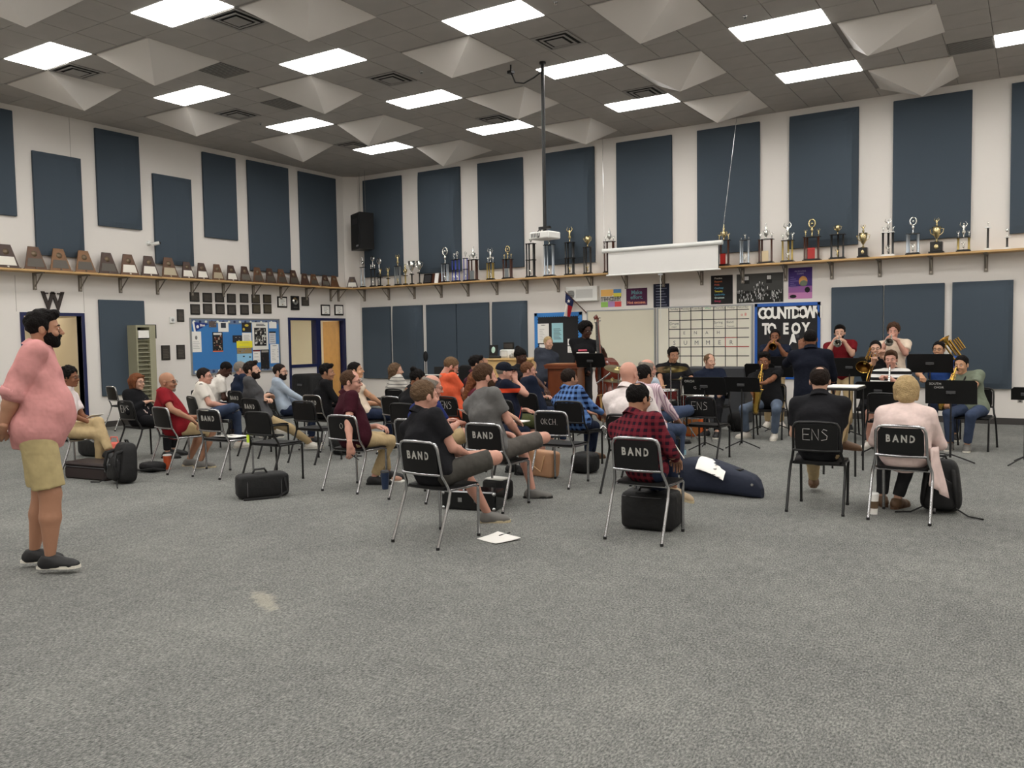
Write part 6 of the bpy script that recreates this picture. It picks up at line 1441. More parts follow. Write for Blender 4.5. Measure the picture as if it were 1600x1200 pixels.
def frame(o, y, z):
    y = nrm(y); x = nrm(np.cross(y, z)); z = np.cross(x, y); M = np.eye(4); M[:3, 0] = x; M[:3, 1] = y; M[:3, 2] = z; M[:3, 3] = o; return M
def ik(a, t, l1, l2, hint):
    d = t - a; L = np.linalg.norm(d)
    if L > (l1 + l2) * .995: t = a + d / L * (l1 + l2) * .995; d = t - a; L = np.linalg.norm(d)
    if L < abs(l1 - l2) + .05: L = abs(l1 - l2) + .05
    u = d / np.linalg.norm(d); c = (l1 * l1 + L * L - l2 * l2) / (2 * l1 * L); c = min(1, max(-1, c))
    hv = hint - a; hv = hv - (hv @ u) * u; hv = nrm(hv)
    return a + u * l1 * c + hv * l1 * math.sqrt(max(0, 1 - c * c)), t
SKIN = {'fair': (200, 158, 136), 'pink': (198, 148, 130), 'tan': (166, 122, 97), 'brown': (128, 84, 60), 'dark': (72, 46, 36), 'asian': (196, 150, 118), 'calf': (182, 128, 104)}
HAIRC = {'black': (20, 17, 16), 'dark': (36, 28, 24), 'brown': (72, 52, 38), 'auburn': (112, 68, 44), 'blond': (172, 148, 108), 'grey': (122, 114, 104), 'ginger': (98, 66, 46), 'sandy': (104, 82, 60), 'navycap': (20, 24, 36), 'mousy': (96, 76, 58)}
M_eyew = mat('eye_white', (214, 208, 200), .3); M_iris = mat('iris', (40, 28, 22), .2); M_lip = None
M_glass = mat('spectacle_frame', (24, 22, 24), .3)
BAND = V3(-2.6, 12.7, 0)
PEO = {}
def person(key, label, seat=None, pos=None, az=0, hd=None, look=None, pitch=0, dd=.05, stand=False, skin='fair', hair=('short', 'brown'), beard=None, glasses=False,
           shirt=None, sleeve='short', collar=True, pants=None, shorts=False, shoes=('black', 'white'), legs='sit', arms='lap', R=None, Lh=None, fat=1.0, sz=1.0, tw=None, res=.018, female=False,
           hpose=('relax', 'relax'), hidelegs=False, feet=None, hem=.0, sock=None, roll=0, lowhip=0, bulk=1.0):
    Msk = mat('skin_' + skin, SKIN[skin], .55, bump=.1, bscale=40, spec=.3)
    if seat: c = CO[seat]; y_ = c.rotation_euler.z; P0 = V3(c.location.x + math.sin(y_) * .09, c.location.y - math.cos(y_) * .09, 0)
    else: P0 = V3(*pos, 0)
    a = math.radians(az); fw = V3(math.sin(a), math.cos(a), 0); rt = V3(math.cos(a), -math.sin(a), 0)
    def loc(w): d = np.array(w, float) - P0; return V3(d @ rt, d @ fw, d[2])
    def atpix(px, py, d_): r = ray(px, py); t = (CF.dot(Vector(P0) - Vector((0, 0, CAMZ))) + d_) / CF.dot(r); return loc((r.x * t, r.y * t, CAMZ + r.z * t))
    H = atpix(hd[0], hd[1], dd)
    Hw = P0 + rt * H[0] + fw * H[1]
    if look is None: look = math.degrees(math.atan2(BAND[0] - Hw[0], BAND[1] - Hw[1]))
    lk = math.radians(look - az)                                  # head azimuth in the body frame, clockwise
    hf = V3(math.sin(lk), math.cos(lk), 0)
    if tw is None: tw = .3 * (look - az)
    t_ = math.radians(tw); X = V3(math.cos(t_), -math.sin(t_), 0); Yf = V3(math.sin(t_), math.cos(t_), 0)
    pz = .545 if not stand else None
    N = H + hf * (-.045) * math.cos(math.radians(pitch)) + V3(0, 0, -.158 * sz) + hf * min(0, pitch) / 90 * -.0 + (-hf * .10 * math.sin(math.radians(-pitch)) if pitch < 0 else 0)
    if stand: pz = min(.97 * sz, N[2] - .50 * sz)
    P = V3(0, 0, pz - lowhip); sp = N - P; Ls = np.linalg.norm(sp)
    lean = sp / Ls
    Wst = P + sp * .30 + (-Yf * .015 if not stand else Yf * .02); Ch = P + sp * .66 - Yf * (.015 if not stand else .005)
    X2 = nrm(X - (X @ lean) * lean)
    SW = (.175 if female else .195) * sz * (1 + .12 * (fat - 1)); drop = lean * .050
    S = {s: N - drop + X2 * s * SW - Yf * .01 for s in (-1, 1)}
    hw = .085
    def torso(f, g, k=.075, belly=True):
        ft = (1 + (fat - 1) * .9)
        f.cap(P + X * -.055, P + X * .055, .108 * (1 + .4 * (fat - 1)) + g, None, k)
        f.cap(P + V3(0, 0, .03), Wst, .105 * ft + g, .098 * ft + g, k, X, 1.28)
        f.cap(Wst, Ch, .098 * ft + g, (.112 if female else .116) * (1 + .5 * (fat - 1)) + g, k, X2, 1.36)
        f.cap(Ch, N - lean * .075, (.112 if female else .116) * (1 + .4 * (fat - 1)) + g, .070 + .07 * max(0, fat - 1) + g, k, X2, 1.45)
        for s in (-1, 1): f.cap(N - lean * .01 + X2 * s * .035, S[s] + X2 * s * -.01, .050 + .015 * max(0, fat - 1) + g, .056 * min(bulk, 1.12) + g, k)
        if fat > 1.1: f.ell(Wst + Yf * .035 * (fat - 1) / .3 - V3(0, 0, .05), (.125 * fat + g, .112 * fat + g, .20 + g), .10)
        if female: f.cap(Ch + Yf * .06 - X2 * .06, Ch + Yf * .06 + X2 * .06, .062 + g, None, .04)
    # ---- limbs
    hips = {s: P + X * s * hw - V3(0, 0, .01) for s in (-1, 1)}
    LT, LS = .43 * sz, .42 * sz
    ank = {}; kh = {}; toe = {}; up = {s: V3(0, 0, 1) for s in (-1, 1)}
    for s in (-1, 1):
        if stand: ank[s] = V3(s * .11, .0, .085); kh[s] = V3(s * .14, 1, .5); toe[s] = V3(s * .25, 1, 0)
        else:
            ay = dict(sit=.40, fwd=.60, under=.20).get(legs, .42); ank[s] = V3(s * .13, ay, .085); kh[s] = V3(s * .20, .5, 1.2); toe[s] = V3(s * .2, 1, 0)
    if legs == 'crossR': ank[1] = V3(-.10, .44, .62); kh[1] = V3(.9, .55, .75); toe[1] = V3(-.8, .35, -.25); up[1] = V3(.3, .5, .7); ank[-1] = V3(-.11, .46, .085)
    if legs == 'crossL': ank[-1] = V3(.10, .44, .62); kh[-1] = V3(-.9, .55, .75); toe[-1] = V3(.8, .35, -.25); up[-1] = V3(-.3, .5, .7); ank[1] = V3(.11, .46, .085)
    if legs == 'overR': ank[1] = V3(-.16, .58, .30); kh[1] = V3(.0, .6, 1.3); toe[1] = V3(-.3, 1, -.35); ank[-1] = V3(-.05, .42, .085)
    if legs == 'overL': ank[-1] = V3(.20, .56, .28); kh[-1] = V3(.0, .6, 1.3); toe[-1] = V3(.5, .8, -.35); ank[1] = V3(.05, .40, .085)
    for s, q in (feet or {}).items():            # ('f', px, py) on the floor of the photograph or local coordinates, toe azimuth optional
        if q[0] == 'w': ank[s] = atpix(*q[1:4])
        elif q[0] == 'f': w_ = on_z(q[1], q[2]); ank[s] = loc(w_) * V3(1, 1, 0) + V3(0, 0, .085)
        else: ank[s] = V3(*q[:3])
        i_ = 4 if q[0] == 'w' else 3
        if len(q) > i_: ta = math.radians(q[i_] - az); toe[s] = V3(math.sin(ta), math.cos(ta), q[i_ + 1] if len(q) > i_ + 1 else 0)
        if not isinstance(q[0], str) and len(q) > 5: kh[s] = V3(*q[5:8])
    knee = {}
    for s in (-1, 1): knee[s], ank[s] = ik(hips[s], ank[s], LT, LS, kh[s])
    UA, FA = .285 * sz, .25 * sz
    AR = dict(lap={1: V3(.07, .27, .66), -1: V3(-.07, .29, .65)}, cross={1: V3(-.10, .20, .86), -1: V3(.10, .24, .82)}, knees={1: V3(.13, .36, .63), -1: V3(-.13, .36, .63)},
              down={1: V3(.27, .03, pz - .08), -1: V3(-.27, .03, pz - .08)}, read={1: V3(.12, .36, .74), -1: V3(-.12, .36, .74)}, fwd={1: V3(.15, .40, .80), -1: V3(-.12, .42, .80)})[arms]
    wr = {s: AR[s].copy() + (V3(0, 0, pz - .545) if arms != 'down' and stand else 0) for s in (-1, 1)}
    eh = {s: S[s] + V3(s * .35, -.10, -.5) for s in (-1, 1)}
    if arms == 'cross':
        for s in (-1, 1): wr[s] = Ch - X * s * .09 + Yf * (.185 + .02 * s + .08 * max(0, fat - 1)) - V3(0, 0, .06 - .03 * s)
    if arms == 'down': eh = {s: S[s] + V3(s * .3, -.5, -.5) for s in (-1, 1)}
    hdir = {}; hup = {}
    for s, q in ((1, R), (-1, Lh)):
        if q is None: continue
        if q[0] == 'w': wr[s] = atpix(q[1], q[2], q[3])
        elif q[0] == 'h': wr[s] = H + hf * q[2] + V3(math.cos(lk), -math.sin(lk), 0) * q[1] + V3(0, 0, q[3])
        else: wr[s] = V3(*q[1:4])
        if len(q) > 4 and q[4] is not None: eh[s] = S[s] + V3(*q[4])
        if len(q) > 5 and q[5] is not None: hdir[s] = V3(*q[5])
        if len(q) > 6: hup[s] = V3(*q[6])
    elb = {}
    for s in (-1, 1): elb[s], wr[s] = ik(S[s], wr[s], UA, FA, eh[s])
    # ---- body
    f = Field(); torso(f, -.008)
    for s in (-1, 1):
        f.cap(S[s], elb[s], .047 * bulk, .039 * bulk, .03).cap(elb[s], elb[s] * .65 + wr[s] * .35, .039 * bulk, .040 * bulk, .02).cap(elb[s] * .65 + wr[s] * .35, wr[s], .040 * bulk, .026, .02)
        if not hidelegs:
            kf = (1 + (.8 if stand else .35) * (fat - 1)) * (1 if shorts else .86)
            f.cap(hips[s], knee[s], .078 * kf, .054 * kf, .03).cap(knee[s], knee[s] * .62 + ank[s] * .38 - nrm(np.cross(ank[s] - knee[s], X)) * 0, .052 * kf, .052 * kf, .02).cap(knee[s] * .62 + ank[s] * .38, ank[s], .052 * kf, .034, .02)
    f.cap(N - lean * .04, N + (H - N) * .45, .055 * (1 + .5 * (fat - 1)) if not female else .046, None, .03)
    parts = [(*f.mesh(res), 0)]
    ph = math.radians(pitch); ro = math.radians(roll)
    Rm = np.array((Matrix.Rotation(-lk, 4, 'Z') @ Matrix.Rotation(ph, 4, 'X') @ Matrix.Rotation(ro, 4, 'Y')).to_3x3()); hs = (1.0 if not female else .95) * sz
    HM = np.eye(4); HM[:3, :3] = Rm * hs; HM[:3, 3] = H
    hh = .0065 if res > .014 else .005
    V, Q = head_mesh(hh, 'f' if female else 'm'); fx = 1 + .18 * (fat - 1); V = V * V3(fx, 1, 1); parts.append((xf(V, HM), Q, 0))
    for s in (-1, 1):
        # eyes
        for c, r, mi in (((s * .031 * fx, .0875, .001), (.0115, .0085, .0062), 1), ((s * .031 * fx, .0925, .001), (.0048, .0050, .0048), 2), ):
            b = MB().ball(c, r, None, n=8); fs = np.array(b.f); parts.append((xf(np.array(b.v), HM), fs, mi))
        b = MB().tube([(s * .016 * fx, .093, .021), (s * .032 * fx, .093, .026), (s * .047 * fx, .084, .021)], [.003, .0042, .003], None, n=4); parts.append((xf(np.array(b.v), HM), np.array([q for q in b.f if len(q) == 4]), 3))
        hp = hpose[0 if s == 1 else 1]; V, Q = hand_mesh(hp, .0055 if res > .014 else .0048); V = V * .97 * sz
        if s == -1: V = V * V3(-1, 1, 1); Q = Q[:, ::-1]
        fd = nrm(wr[s] - elb[s]); hd_ = hdir.get(s, fd * 1.0 + V3(0, 0, -.25)); zu = hup.get(s, V3(0, 0, 1) if abs(fd[2]) < .8 else V3(s, 0, 0))
        parts.append((xf(V, frame(wr[s], hd_, zu)), Q, 0))
    b = MB().ball((0, .0915, -.0675), (.021, .0085, .0055), None, n=8); parts.append((xf(np.array(b.v), HM), np.array(b.f), 4))
    mh = mat('hair_' + (hair[1] if hair else 'dark'), HAIRC[hair[1] if hair else 'dark'], .75, bump=.7, bscale=80, spec=.12, var=.16, vscale=34)
    lipc = tuple(int(v * .78) for v in SKIN[skin]); lipc = (min(255, lipc[0] + 14), lipc[1] - 6, lipc[2])
    body = np_obj('person', parts, [Msk, M_eyew, M_iris, mh if not (hair and hair[0] in ('cap', 'beanie')) else mat('hair_dark', HAIRC['dark'], .75, bump=.7, bscale=80, spec=.12), mat('lips_' + skin, lipc, .5)])
    body.location = P0; body.rotation_euler.z = -a
    tag(body, label, 'person')
    if hair and hair[0] in ('cap', 'beanie'):
        V, Q = hair_mesh(hair[0]); np_obj('cap' if hair[0] == 'cap' else 'beanie', [(xf(V * V3(fx, 1, 1), HM), Q, 0)], [mh], body)
        if hair[0] == 'cap': V, Q = hair_mesh('buzz'); np_obj('hair', [(xf(V * V3(fx * .99, .99, .9), HM), Q, 0)], [mat('hair_grey', HAIRC['grey'], .6, bump=.6, bscale=70)], body)
    elif hair: V, Q = hair_mesh(hair[0]); np_obj('hair', [(xf(V * V3(fx, 1, 1), HM), Q, 0)], [mh], body)
    if beard: V, Q = hair_mesh(beard[0]); np_obj('beard', [(xf(V * V3(fx, 1, 1), HM), Q, 0)], [mat('hair_' + beard[1], HAIRC[beard[1]], .7, bump=.6, bscale=70)], body)
    if glasses:
        mb = MB()
        for s in (-1, 1):
            mb.tube([(s * .033 * fx + .022 * math.cos(t), .104 - abs(.022 * math.cos(t)) * .1, .002 + .016 * math.sin(t)) for t in [k * PI / 5 for k in range(10)]], .0022, M_glass, n=4, closed=True)
            mb.tube([(s * .055 * fx, .102, .006), (s * .078 * fx, .06, .006), (s * .086 * fx, -.01, .004)], .0022, M_glass, n=4)
        mb.tube([(-.011, .108, .004), (.011, .108, .004)], .0022, M_glass, n=4)
        o = mb.build('glasses', body); o.matrix_local = Matrix(HM)
    # ---- shirt
    g = .014; f = Field(); torso(f, g * .75, .075)
    if hem: f.cap(P + V3(0, 0, -hem) - X * .07, P + V3(0, 0, .02) + X * .0, .135 * (1 + .5 * (fat - 1)), .13 * (1 + .6 * (fat - 1)), .05, X, 1.15, cut=[(P - V3(0, 0, hem), (0, 0, -1))])
    for s in (-1, 1):
        if sleeve == 'short': e = S[s] + (elb[s] - S[s]) * .66; f.cap(S[s], S[s] + (elb[s] - S[s]) * .8, .062 * bulk + .004, .060 * bulk + .006, .04, cut=[(e, elb[s] - S[s])])
        elif sleeve == 'roll': f.cap(S[s] + X2 * s * .02, elb[s], .070 * bulk, .060 * bulk, .018); e = elb[s] + (wr[s] - elb[s]) * .12; f.cap(elb[s], elb[s] + (wr[s] - elb[s]) * .35, .058 * bulk, .060 * bulk, .02, cut=[(e, wr[s] - elb[s])]); MB().lathe([(.052 * bulk, .0), (.064 * bulk, .0), (.070 * bulk, -.03), (.066 * bulk, -.06), (.058 * bulk, -.062)], shirt, M=Matrix(frame(e, np.cross(wr[s] - elb[s], X2), wr[s] - elb[s])), n=20, cap=False).build('cuff', body)
        else: f.cap(S[s], elb[s], .060 * bulk, .050 * bulk, .04).cap(elb[s], wr[s], .050 * bulk, .038, .02, cut=[(wr[s] - (wr[s] - elb[s]) * .05, wr[s] - elb[s])])
    nd = nrm(H - N); pl = []
    if collar:
        cf_ = 1 + .5 * (fat - 1); f.cap(N - nd * .02, N + nd * .05, .070 * cf_, .064 * cf_, .02, cut=[(N + nd * .030 + hf * .0, nd + hf * -.55)])
        # the open front of a collar shows the throat
    if collar:
        an = nrm(nd * 1.0 + hf * .42 + V3(0, 0, .2)); cm = frame(N + nd * .030 - hf * .004, np.cross(an, X2), an)
        MB().lathe([(.076 * cf_, -.02), (.069 * cf_, .018), (.064 * cf_, .036), (.070 * cf_, .038), (.080 * cf_, .014), (.092 * cf_, -.022)], shirt, M=Matrix(cm), n=22, cap=False).build('collar', body)
    V, Q = f.mesh(min(res, .016), .0022 if res > .0155 else .0055, 20 if res > .0155 else 16)
    np_obj('shirt', [(V, Q, 0)], [shirt], body)
    # ---- trousers or shorts
    if not hidelegs:
        f = Field(); kf = 1 + (.75 if stand else .25) * (fat - 1)
        f.cap(P - X * .06, P + X * .06, .116 * (1 + .35 * (fat - 1)), None, .04)
        for s in (-1, 1):
            if shorts:
                e = hips[s] + (knee[s] - hips[s]) * .90; f.cap(hips[s], knee[s], .092 * kf, .078 * kf, .03, cut=[(e, knee[s] - hips[s])])
            else: f.cap(hips[s], knee[s], .088 * kf, .066 * kf, .03).cap(knee[s], ank[s], .064 * kf, .050, .03, cut=[(ank[s] + (knee[s] - ank[s]) * .07, ank[s] - knee[s])])
        V, Q = f.mesh(min(res, .017), .0016, 26); np_obj('shorts' if shorts else 'trousers', [(V, Q, 0)], [pants], body)
        msu = mat('shoe_' + shoes[0], dict(black=(24, 24, 26), white=(214, 208, 198), grey=(108, 106, 102), brown=(96, 70, 48), tan=(176, 154, 124), navy=(34, 40, 60))[shoes[0]], .6)
        mso = mat('sole_' + shoes[1], dict(black=(20, 20, 20), white=(220, 216, 204), brown=(84, 58, 38), cream=(196, 182, 150))[shoes[1]], .6)
        for s in (-1, 1):
            td = nrm(toe[s]); Mf = Matrix(frame(ank[s], td, up[s] if abs(td @ up[s]) < .9 else V3(0, 0, 1)))
            V, Q = shoe_mesh('boot' if shoes[0] == 'boot' else 'low'); o = np_obj('shoe', [(xf(V * sz, Mf), Q, 0)], [msu], body)
            b = MB().prism([(x * sz, y * sz) for x, y in sole_poly()], -.085, -.064, mso, M=Mf); b.build('sole', o)
            if res < .0152 and shoes[0] == 'grey':
                lc = MB()
                for q in range(4): zq = -.002 - .006 * q; lc.tube([(-.030, .045 + .02 * q, zq - .012), (0, .045 + .02 * q, zq + .006), (.030, .045 + .02 * q, zq - .012)], .0045, mat('shoelace', (160, 158, 150), .8), n=4, M=Mf)
                lc.build('laces', o)
            if sock: MB().tube([Mf @ Vector((0, -.01, -.01)), Vector(ank[s] + (knee[s] - ank[s]) * .22)], [.042, .044], sock, n=12).build('sock', body)
    PEO[key] = dict(o=body, H=H, wr=wr, elb=elb, P0=P0, a=a, HM=HM, hf=hf, N=N)
    dl = H[:2] - P[:2]
    if np.linalg.norm(dl) > .38 or not .38 < Ls < .66: print('POSE %s lean %.2f %.2f torso %.2f head z %.2f' % (key, dl[0], dl[1], Ls, H[2]))
    return body
def wpt(key, q):       # local point of a person -> world
    p = PEO[key]; a = p['a']; return Vector((p['P0'][0] + q[0] * math.cos(a) + q[1] * math.sin(a), p['P0'][1] - q[0] * math.sin(a) + q[1] * math.cos(a), q[2]))
# ================================================================ CLOTHES
c_pink = cloth('pink_oxford', (202, 142, 140)); c_khaki = cloth('khaki_cotton', (176, 160, 118)); c_khaki2 = cloth('beige_cotton', (182, 160, 122)); c_jean = cloth('blue_denim', (62, 73, 96)); c_jeand = cloth('dark_denim', (38, 46, 66)); c_jeanl = cloth('worn_denim', (94, 106, 124))
c_black = cloth('black_cotton', (26, 26, 28)); c_blk2 = cloth('washed_black', (32, 32, 35)); c_navy = cloth('navy_cotton', (28, 34, 50)); c_navy2 = cloth('navy_knit', (32, 40, 58)); c_red = cloth('red_cotton', (126, 28, 36)); c_white = cloth('white_knit', (222, 216, 208)); c_wshirt = cloth('white_shirt', (226, 216, 214))
c_grey = cloth('charcoal_grey_knit', (76, 76, 78)); c_grey2 = cloth('heather_grey', (102, 101, 100)); c_lblue = cloth('pale_blue_shirt', (160, 172, 186)); c_maroon = cloth('maroon_knit', (58, 22, 32)); c_cream = cloth('cream_cotton', (222, 204, 184)); c_blue = cloth('royal_navy', (36, 46, 98)); c_orange = cloth('orange_polo', (218, 96, 64))
c_mar2 = cloth('plum_cotton', (74, 36, 48)); c_gshort = cloth('grey_cargo', (92, 88, 84)); c_dshort = cloth('dark_grey_shorts', (72, 70, 66)); c_olive = cloth('olive_cotton', (78, 82, 52)); c_blazer = cloth('navy_blazer', (22, 25, 36)); c_bgrey = cloth('slate_tee', (58, 62, 72)); c_marT = cloth('maroon_tee', (104, 22, 28)); c_green = cloth('sage_tee', (116, 124, 108)); c_bluet = cloth('blue_tee', (44, 70, 128)); c_rose = cloth('pale_rose_cardigan', (222, 200, 194)); c_dgrey = cloth('dark_grey_twill', (54, 54, 56))
def plaid(nt, x, y, z, v, base, dark, light, s):
    a = band(nt, x, s, .5); b = band(nt, z, s, .5)
    t = mth(nt, 'MULTIPLY', mth(nt, 'ADD', a, b), .5)
    c = mixc(nt, t, light, base); return mixc(nt, mth(nt, 'MULTIPLY', a, b), c, dark)
c_bplaid = pattern('blue_plaid', lambda nt, x, y, z, v: plaid(nt, x, y, z, v, (44, 72, 128), (18, 24, 46), (98, 132, 184), .065))
c_rplaid = pattern('red_plaid', lambda nt, x, y, z, v: plaid(nt, x, y, z, v, (78, 22, 32), (34, 16, 28), (104, 34, 44), .05))
c_stripe = pattern('striped_grey', lambda nt, x, y, z, v: mixc(nt, band(nt, z, .055, .25), (196, 192, 184), (112, 110, 108)))
c_bw = pattern('striped_bw', lambda nt, x, y, z, v: mixc(nt, band(nt, z, .085, .5), (222, 220, 216), (24, 24, 26)))
c_pstr = pattern('pink_stripe', lambda nt, x, y, z, v: mixc(nt, band(nt, x, .022, .3), (220, 200, 206), (164, 130, 150)))
c_cap = pattern('navy_orange_polo', lambda nt, x, y, z, v: mixc(nt, mth(nt, 'MULTIPLY', mth(nt, 'GREATER_THAN', z, .90), mth(nt, 'LESS_THAN', z, .955)), (24, 28, 44), (214, 74, 44)))
def floral(nt, x, y, z, v, base=(92, 34, 46), fl=(214, 190, 190), th=.60):
    n = nt.nodes.new('ShaderNodeTexVoronoi'); n.inputs['Scale'].default_value = 14; nt.links.new(v, n.inputs['Vector'])
    return mixc(nt, mth(nt, 'MULTIPLY', mth(nt, 'LESS_THAN', n.outputs['Distance'], .38), mth(nt, 'GREATER_THAN', n.outputs['Distance'], .16)), base, fl)
c_floral = pattern('maroon_floral', floral)
c_floralb = pattern('black_floral', lambda nt, x, y, z, v: floral(nt, x, y, z, v, (18, 18, 22), (206, 184, 176)))
c_card = pattern('cardigan_over_floral', lambda nt, x, y, z, v: mixc(nt, mth(nt, 'MULTIPLY', mth(nt, 'LESS_THAN', mth(nt, 'ABSOLUTE', x), .075), mth(nt, 'GREATER_THAN', y, .05)), (20, 20, 23), floral(nt, x, y, z, v, (18, 18, 22), (206, 184, 176))))
c_wpolo = pattern('white_polo_black_yoke', lambda nt, x, y, z, v: mixc(nt, mth(nt, 'MULTIPLY', mth(nt, 'MULTIPLY', mth(nt, 'GREATER_THAN', mth(nt, 'ABSOLUTE', x), .12), mth(nt, 'LESS_THAN', mth(nt, 'ABSOLUTE', x), .165)), mth(nt, 'GREATER_THAN', z, .99)), (226, 220, 210), (28, 28, 30)))
B_ = 'black'
# ---- audience
person('stander', 'standing bearded man in pink shirt and khaki shorts, hands behind his back', pos=(-5.99, 3.20), az=30, hd=(69, 514), look=34, dd=.03, stand=True, skin='tan', hair=('swept', 'black'), beard=('beard', 'black'), shirt=c_pink, sleeve='roll', pants=c_khaki, shorts=True,
       shoes=('black', 'white'), fat=1.42, sz=1.04, tw=2, res=.012, R=('l', .10, -.26, .90, (.25, -.45, -.35), (-.5, -.3, -.5)), Lh=('l', -.02, -.30, .92, (-.25, -.45, -.35), (.6, -.2, -.3)), feet={1: (.13, .05, .085, 55), -1: (-.13, -.06, .085, 50)}, hem=.13, bulk=1.28)
person('khaki', 'person in khaki trousers and black shoes mostly hidden behind the standing man', seat='c1a', az=48, hd=(109, 590), look=60, hair=('curly', 'black'), skin='brown', shirt=c_wshirt, sleeve='short', pants=c_khaki2, shoes=('black', 'black'), legs='overL', arms='lap', glasses=True)
person('auburn', 'woman with auburn bob and glasses in a black cardigan, arm over her chair back', seat='c11', az=55, hd=(215, 597), look=78, hair=('bob', 'auburn'), female=True, glasses=True, skin='fair', shirt=c_card, sleeve='long', collar=False, pants=c_black, shoes=('black', 'black'), legs='sit', R=('w', 226, 629, -.05, (.3, -.35, -.1), None), tw=8, fat=1.1)
person('redman', 'bald stout man with glasses in a red shirt', seat='c10', az=25, hd=(262, 597), look=62, hair=None, skin='tan', beard=('goatee', 'grey'), glasses=True, shirt=c_red, pants=c_khaki2, shorts=True, shoes=('grey', 'cream'), fat=1.3, R=('l', .22, .12, .66, (.5, .15, -.5), None), feet={1: ('f', 313, 731, 50), -1: ('f', 296, 728, 50)}, tw=10)
person('whitepolo', 'man with dark glasses in a white polo with black shoulder patches and blue jeans', seat='c4w', az=35, hd=(320, 588), look=62, hair=('short', 'dark'), glasses=True, skin='pink', shirt=c_wpolo, pants=c_jean, shoes=('white', 'white'), legs='crossR', arms='lap', fat=1.18, tw=5)
person('bowed', 'dark skinned man in a white shirt bowing his head', seat='c5w', az=20, hd=(353, 577), look=50, pitch=-32, hair=('buzz', 'black'), skin='dark', shirt=c_white, pants=c_jeand, arms='lap', tw=8)
person('navygrey', 'grey haired man in a navy polo before the blue notice board', seat='c15', az=5, hd=(377, 577), look=48, hair=('short', 'grey'), skin='pink', shirt=c_navy2, pants=c_dgrey, arms='lap')
person('darkgrey', 'dark bearded man with upswept hair in a grey tee shirt and khaki trousers, arms crossed', seat='c16', az=28, hd=(394, 579), look=62, pitch=10, hair=('swept', 'dark'), beard=('beard', 'dark'), skin='fair', shirt=c_grey, pants=c_khaki2, shoes=('white', 'white'), arms='cross', feet={1: ('f', 490, 703, 55), -1: ('f', 440, 690, 50)}, tw=12)
person('beardblue', 'bearded man with glasses in a pale blue long sleeved shirt', seat='c17', az=40, hd=(438, 581), look=68, hair=('short', 'dark'), beard=('beard', 'dark'), glasses=True, shirt=c_lblue, sleeve='long', pants=c_jeand, arms='knees', tw=5)
person('blackshirt', 'clean shaven black haired man in a black shirt before the oak door', seat='c18', az=25, hd=(511, 582), look=62, hair=('swept', 'black'), skin='tan', shirt=c_black, sleeve='long', pants=c_black, arms='knees', tw=14)
person('maroonpolo', 'stout balding man with glasses in a maroon polo, right arm hanging down with a pen', seat='c13', az=22, hd=(549, 597), look=64, hair=('recede', 'brown'), glasses=True, skin='pink', shirt=c_maroon, pants=c_khaki2, shoes=('black', 'black'), fat=1.28, R=('w', 546, 706, -.40, (.05, -.5, -.9), (0, .05, -1)), feet={1: ('f', 585, 757, 62), -1: ('f', 606, 748, 62)}, tw=10, sz=1.03, res=.015)
person('creamtee', 'black haired man in a cream tee shirt behind the maroon polo', seat='c11b', az=30, hd=(556, 579), look=62, pitch=6, hair=('short', 'black'), skin='asian', shirt=c_cream, collar=False, pants=c_jeand, R=('w', 596, 631, .1, (.4, -.2, -.4), None), tw=10)
person('striped', 'long haired man in a grey striped tee shirt', seat='c12b', az=5, hd=(619, 579), look=58, hair=('mid', 'mousy'), beard=('goatee', 'mousy'), shirt=c_stripe, collar=False, pants=c_dgrey, arms='lap')
person('tiedhair', 'person with tied-up black hair in a black top', seat='c13b', az=5, hd=(653, 592), look=52, pitch=-18, hair=('bun', 'black'), skin='brown', shirt=c_black, pants=c_black, arms='lap', female=True)
person('bluegrey', 'balding grey haired man in a blue shirt holding white papers', seat='c21', az=18, hd=(675, 605), look=48, pitch=-10, hair=('fringe', 'grey'), glasses=True, skin='pink', shirt=c_blue, pants=c_khaki2, shorts=True, shoes=('grey', 'black'), legs='crossR', arms='read', fat=1.1)
person('orange', 'man in a bright orange polo looking down', seat='c20', az=8, hd=(705, 573), look=50, pitch=-28, hair=('short', 'sandy'), beard=('beard', 'sandy'), glasses=True, skin='pink', shirt=c_orange, pants=c_black, arms='lap', sz=1.02)
person('plum', 'black haired man in a plum shirt, face half hidden', seat='c16b', az=10, hd=(745, 569), look=55, hair=('swept', 'black'), skin='tan', shirt=c_mar2, pants=c_black, R=('h', .03, .14, -.06, (.3, .1, -.5), (0, 0, 1)), sz=1.02)
person('greytee', 'brown haired bearded man in a heather grey tee shirt and grey shorts', seat='c2', az=8, hd=(758, 589), look=34, hair=('short', 'brown'), beard=('beard', 'brown'), skin='pink', shirt=c_grey2, collar=False, pants=c_gshort, shorts=True, shoes=('grey', 'black'), legs='crossR', feet={-1: ('f', 832, 778, 62)}, arms='lap', res=.014, tw=10, sz=1.04)
person('blackpolo', 'man in a black polo and grey shorts seated nearest the camera', seat='c1', az=8, hd=(664, 619), look=26, hair=('short', 'mousy'), beard=('goatee', 'brown'), skin='pink', shirt=c_blk2, pants=c_dshort, shorts=True, shoes=('grey', 'cream'), legs='crossR', feet={-1: ('f', 762, 816, 58)}, arms='lap', res=.013, tw=8, fat=1.12, sz=1.03)
person('floral', 'woman with long reddish blond hair in a flowered maroon blouse writing', seat='c19b', az=25, hd=(748, 595), look=50, pitch=-15, hair=('long', 'auburn'), female=True, shirt=c_floral, collar=False, pants=c_navy, R=('w', 815, 660, .05, (.3, -.1, -.5), None), shoes=('black', 'black'))
